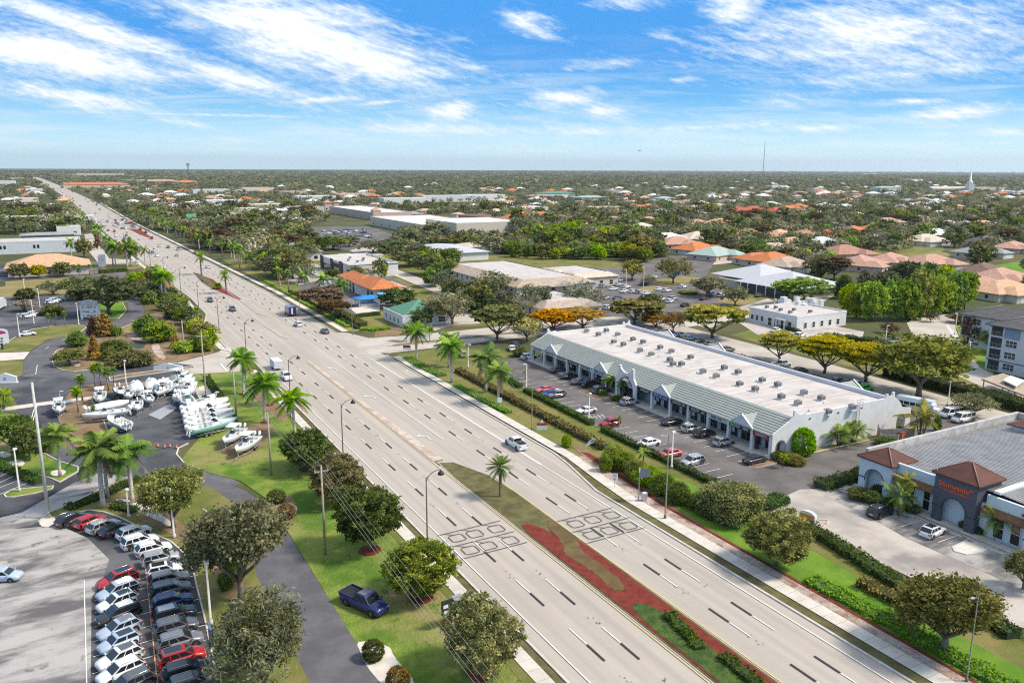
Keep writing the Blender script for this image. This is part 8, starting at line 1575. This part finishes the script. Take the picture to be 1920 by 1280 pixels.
for i in range(400):
    px=rq.uniform(-20,1940); t=rq.random(); py=338+t*70
    if py>395 and px<560: continue
    X,Y=G(px,py)
    if 30<X-off(Y)<80: continue
    if any(math.hypot(X-a,Y-b)<c+16 for a,b,c in HS): continue
    c=rq.choice(('white','white','beige','white','tan','salmon','grey','orange','peach','white')); house(px,py,rq.uniform(16,26) if py<360 else rq.uniform(26,40),c,f'small {COLN[c]} house far off among the tree cover',f'far {COLN[c]} houses',None,False,'far_house',None,True)
# ------------------------------------------------------------------ woods
KEEP=[]   # (polygon in photo columns/rows) kept clear of scattered trees
def inside(p,P):
    c=False; x,y=p
    for i in range(len(P)):
        (x0,y0),(x1,y1)=P[i-1],P[i]
        if (y0>y)!=(y1>y) and x<(x1-x0)*(y-y0)/(y1-y0)+x0: c=not c
    return c
CLEAR=[[(820,610),(835,520),(850,485),(1000,478),(1060,520),(1180,495),(1260,472),(1480,505),(1600,560),(1420,640),(1100,640)],[(560,560),(580,470),(700,470),(900,570),(830,640)],[(570,430),(600,415),(700,415),(760,440),(720,480),(600,480)],[(600,392),(700,392),(960,418),(960,455),(860,456),(700,432),(600,412)],[(-100,700),(-100,440),(180,440),(300,500),(420,660),(300,700)],
 [(1690,470),(1765,440),(1800,480),(1720,510)],[(1850,520),(1850,480),(1960,470),(1960,525)],[(720,505),(740,470),(860,455),(880,490),(780,520)],[(1560,600),(1600,480),(1830,480),(1830,620)],[(1780,760),(1780,560),(1960,560),(1960,760)]]
def free(px,py,X,Y,m=3):
    u=X-off(Y)
    if 26<u<82: return False
    if any(inside((px,py),P) for P in CLEAR): return False
    return all(math.hypot(X-a,Y-b)>c*.85+m for a,b,c in HS)
kinds=[('oak','grey'),('oak','dark'),('oak','dark'),('sparse','grey'),('flat','dark'),('dome','olive'),('tall','mid'),('oak','olive'),('sparse','straw'),('flat','brown'),('tall','dark')]
NM={'oak':'oak_tree','sparse':'thin_tree','flat':'umbrella_tree','dome':'leafy_tree','tall':'leafy_tree'}
ADJ={'grey':'grey green','dark':'dark green','olive':'olive','mid':'mid green','straw':'pale twiggy','brown':'brown'}
SH={'oak':'broad oak','sparse':'thin tree','flat':'flat topped tree','dome':'rounded tree','tall':'upright tree'}
cnt=0; tried=0
while cnt<640 and tried<14000:
    tried+=1; px=rq.uniform(-30,1950); py=rq.uniform(395,560) if rq.random()<.8 else rq.uniform(395,470)
    if py>470 and not(px>1180 or 480<px<600): continue
    X,Y=G(px,py)
    if not free(px,py,X,Y) or (px>1240 and 415<py<545 and rq.random()<.62): continue
    k,lf=rq.choice(kinds); w=rq.uniform(9,17); hh=w*rq.uniform(.6,.9)
    zone='left of the highway' if X<40+off(Y) else 'between the highway and the strip mall' if px<700 else 'beyond the strip mall and clinics' if px<1250 else 'among the tiled houses'
    tree(NM[k],k,X,Y,hh,w,f'{ADJ[lf]} {SH[k]} {zone}',f'{ADJ[lf]} {SH[k]}s {zone}',lf,1 if math.hypot(X,Y)<420 else 0); cnt+=1
BELT=[([(985,490),(1130,488),(1185,480),(1260,470),(1200,462),(960,462),(940,478)],46,'behind the clinics'),([(735,482),(765,476),(860,490),(838,512),(800,500)],12,'beside the long shed'),([(835,545),(905,575),(985,605),(975,612),(890,588),(830,556)],14,'along the lilac office'),([(1250,470),(1330,478),(1460,470),(1560,500),(1540,520),(1480,498),(1340,488)],26,'beyond the meeting hall'),([(1560,440),(1680,440),(1600,475),(1500,470)],16,'before the pale lawn')]
for P_,n,zn in BELT:
    k_=0
    for _ in range(900):
        if k_>=n: break
        px,py=rq.uniform(min(p[0] for p in P_),max(p[0] for p in P_)),rq.uniform(min(p[1] for p in P_),max(p[1] for p in P_)); X,Y=G(px,py)
        if not inside((px,py),P_) or any(math.hypot(X-a,Y-b)<c*.8 for a,b,c in HS): continue
        k,lf=rq.choice((('oak','grey'),('tall','mid'),('dome','dark'),('tall','bright'),('oak','dark'),('sparse','grey'),('dome','olive'))); w=rq.uniform(7,12); tree(NM[k],k,X,Y,w*rq.uniform(.65,.95),w,f'{ADJ.get(lf,"bright green")} {SH[k]} {zn}',f'{ADJ.get(lf,"bright green")} {SH[k]}s {zn}',lf,1); k_+=1
for i in range(60):
    px=rq.uniform(1150,1940); py=rq.uniform(410,530); X,Y=G(px,py)
    if not free(px,py,X,Y,1): continue
    palm('royal_palm','royal',X,Y,rq.uniform(7,11),'garden palm among the tiled houses','garden palms among the tiled houses',0,None,1.2)
# the tree cover that runs to the horizon: one mass
def woods():
    r=rs(77); V=[];Q=[];Tn=[]; n0=0; C=[];Sx=[];Sz=[];D=[]
    cs=[(0,0)]; 
    N=0; hs=np.array(HS)
    for band,(n,p0,p1) in enumerate(((6800,352,475),(7500,335,352),(5500,325,335),(2200,320.3,325))):
        k=0; tr=0
        while k<n and tr<n*4:
            m=4000; px=r.uniform(-120,2040,m); py=p0+(p1-p0)*r.rand(m); tr+=m
            d=_F[None]+((px-960)/FPX)[:,None]*_R+((640-py)/FPX)[:,None]*_U; t=-CAMH/d[:,2]; X=d[:,0]*t; Y=d[:,1]*t
            ok=np.ones(m,bool); 
            offv=np.interp(Y,[a for a,b in OFF],[b for a,b in OFF]); u=X-offv; ok&=~((u>np.where(Y<700,24,33))&(u<np.where(Y<700,84,74))&(Y<6000))
            # glades and roads leave gaps
            gl=np.sin(X*.011+1.3*np.sin(Y*.004))*np.sin(Y*.009+X*.003); ok&=(gl<.80); ok&=~((px>1240)&(py>412)&(r.rand(m)<.6))
            for i in np.nonzero(ok)[0]:
                if k>=n: break
                if py[i]>352:
                    if any(inside((px[i],py[i]),P) for P in CLEAR): continue
                    if ((hs[:,0]-X[i])**2+(hs[:,1]-Y[i])**2<(hs[:,2]*.8+3.5)**2).any(): continue
                elif ((hs[:,0]-X[i])**2+(hs[:,1]-Y[i])**2<(hs[:,2]*.8+5)**2).any(): continue
                s=(rq.uniform(4,8),rq.uniform(6,11),rq.uniform(12,26),rq.uniform(40,90))[band]
                C.append((X[i],Y[i])); Sx.append(s*(1.4 if band>1 else 1)); Sz.append((rq.uniform(5,11),rq.uniform(6,12),rq.uniform(7,14),rq.uniform(8,16))[band]); D.append(band); k+=1
    C=np.array(C);Sx=np.array(Sx);Sz=np.array(Sz);D=np.array(D)
    for band,(nl,sz) in enumerate(((46,1.5),(26,2.6),(18,5.5),(14,16))):
        i=np.nonzero(D==band)[0]; n=len(i); 
        d=r.normal(size=(n,nl,3)); d/=np.linalg.norm(d,axis=2)[:,:,None]; d[:,:,2]=np.abs(d[:,:,2])*.95-.12; q=(.6+.4*r.rand(n,nl,1))
        P=d*q*np.stack((Sx[i],Sx[i],Sz[i]*.62),1)[:,None,:]; P[:,:,0]+=C[i,0][:,None]; P[:,:,1]+=C[i,1][:,None]; P[:,:,2]+=(Sz[i]*.42)[:,None]
        nn=d+r.normal(size=d.shape)*.45+np.array((0,0,.45)); nn/=np.linalg.norm(nn,axis=2)[:,:,None]; P=P.reshape(-1,3); nn=nn.reshape(-1,3)
        a=np.cross(nn,r.normal(size=nn.shape)); a/=np.linalg.norm(a,axis=1)[:,None]; b=np.cross(nn,a); s=sz*(.6+.8*r.rand(len(P),1)); a*=s*.75; b*=s*.55
        v=np.stack((P-a,P-b,P+a,P+b),1).reshape(-1,3); V.append(v); ct=np.clip(r.rand(n)**1.3,0,1); Tn.append(np.repeat(np.clip(np.repeat(ct,nl)+r.normal(size=n*nl)*.12,0,1),4))
    V=np.concatenate(V); Q=np.arange(len(V)).reshape(-1,4); T_=np.concatenate(Tn)
    m=npmesh('foliage',V,Q,[LEAF['forest']],None,T_); o=obj('distant_woodland',m); o['kind']='stuff'; return o
woods()
# air
hz=MB(); hz.box(-9000,26200,-400,30000,-1,420); o=obj('haze',hz,mat('haze_air',lambda m,t:None)); o['kind']='stuff'
def haze_mat(m):
    t=m.node_tree; t.nodes.remove(prin(t)); v=t.nodes.new('ShaderNodeVolumePrincipled'); v.inputs['Density'].default_value=HAZE; v.inputs['Color'].default_value=(.84,.90,.97,1); v.inputs['Anisotropy'].default_value=.3; t.links.new(v.outputs[0],t.nodes['Material Output'].inputs['Volume'])
HAZE=3.3e-5
haze_mat(o.data.materials[0])
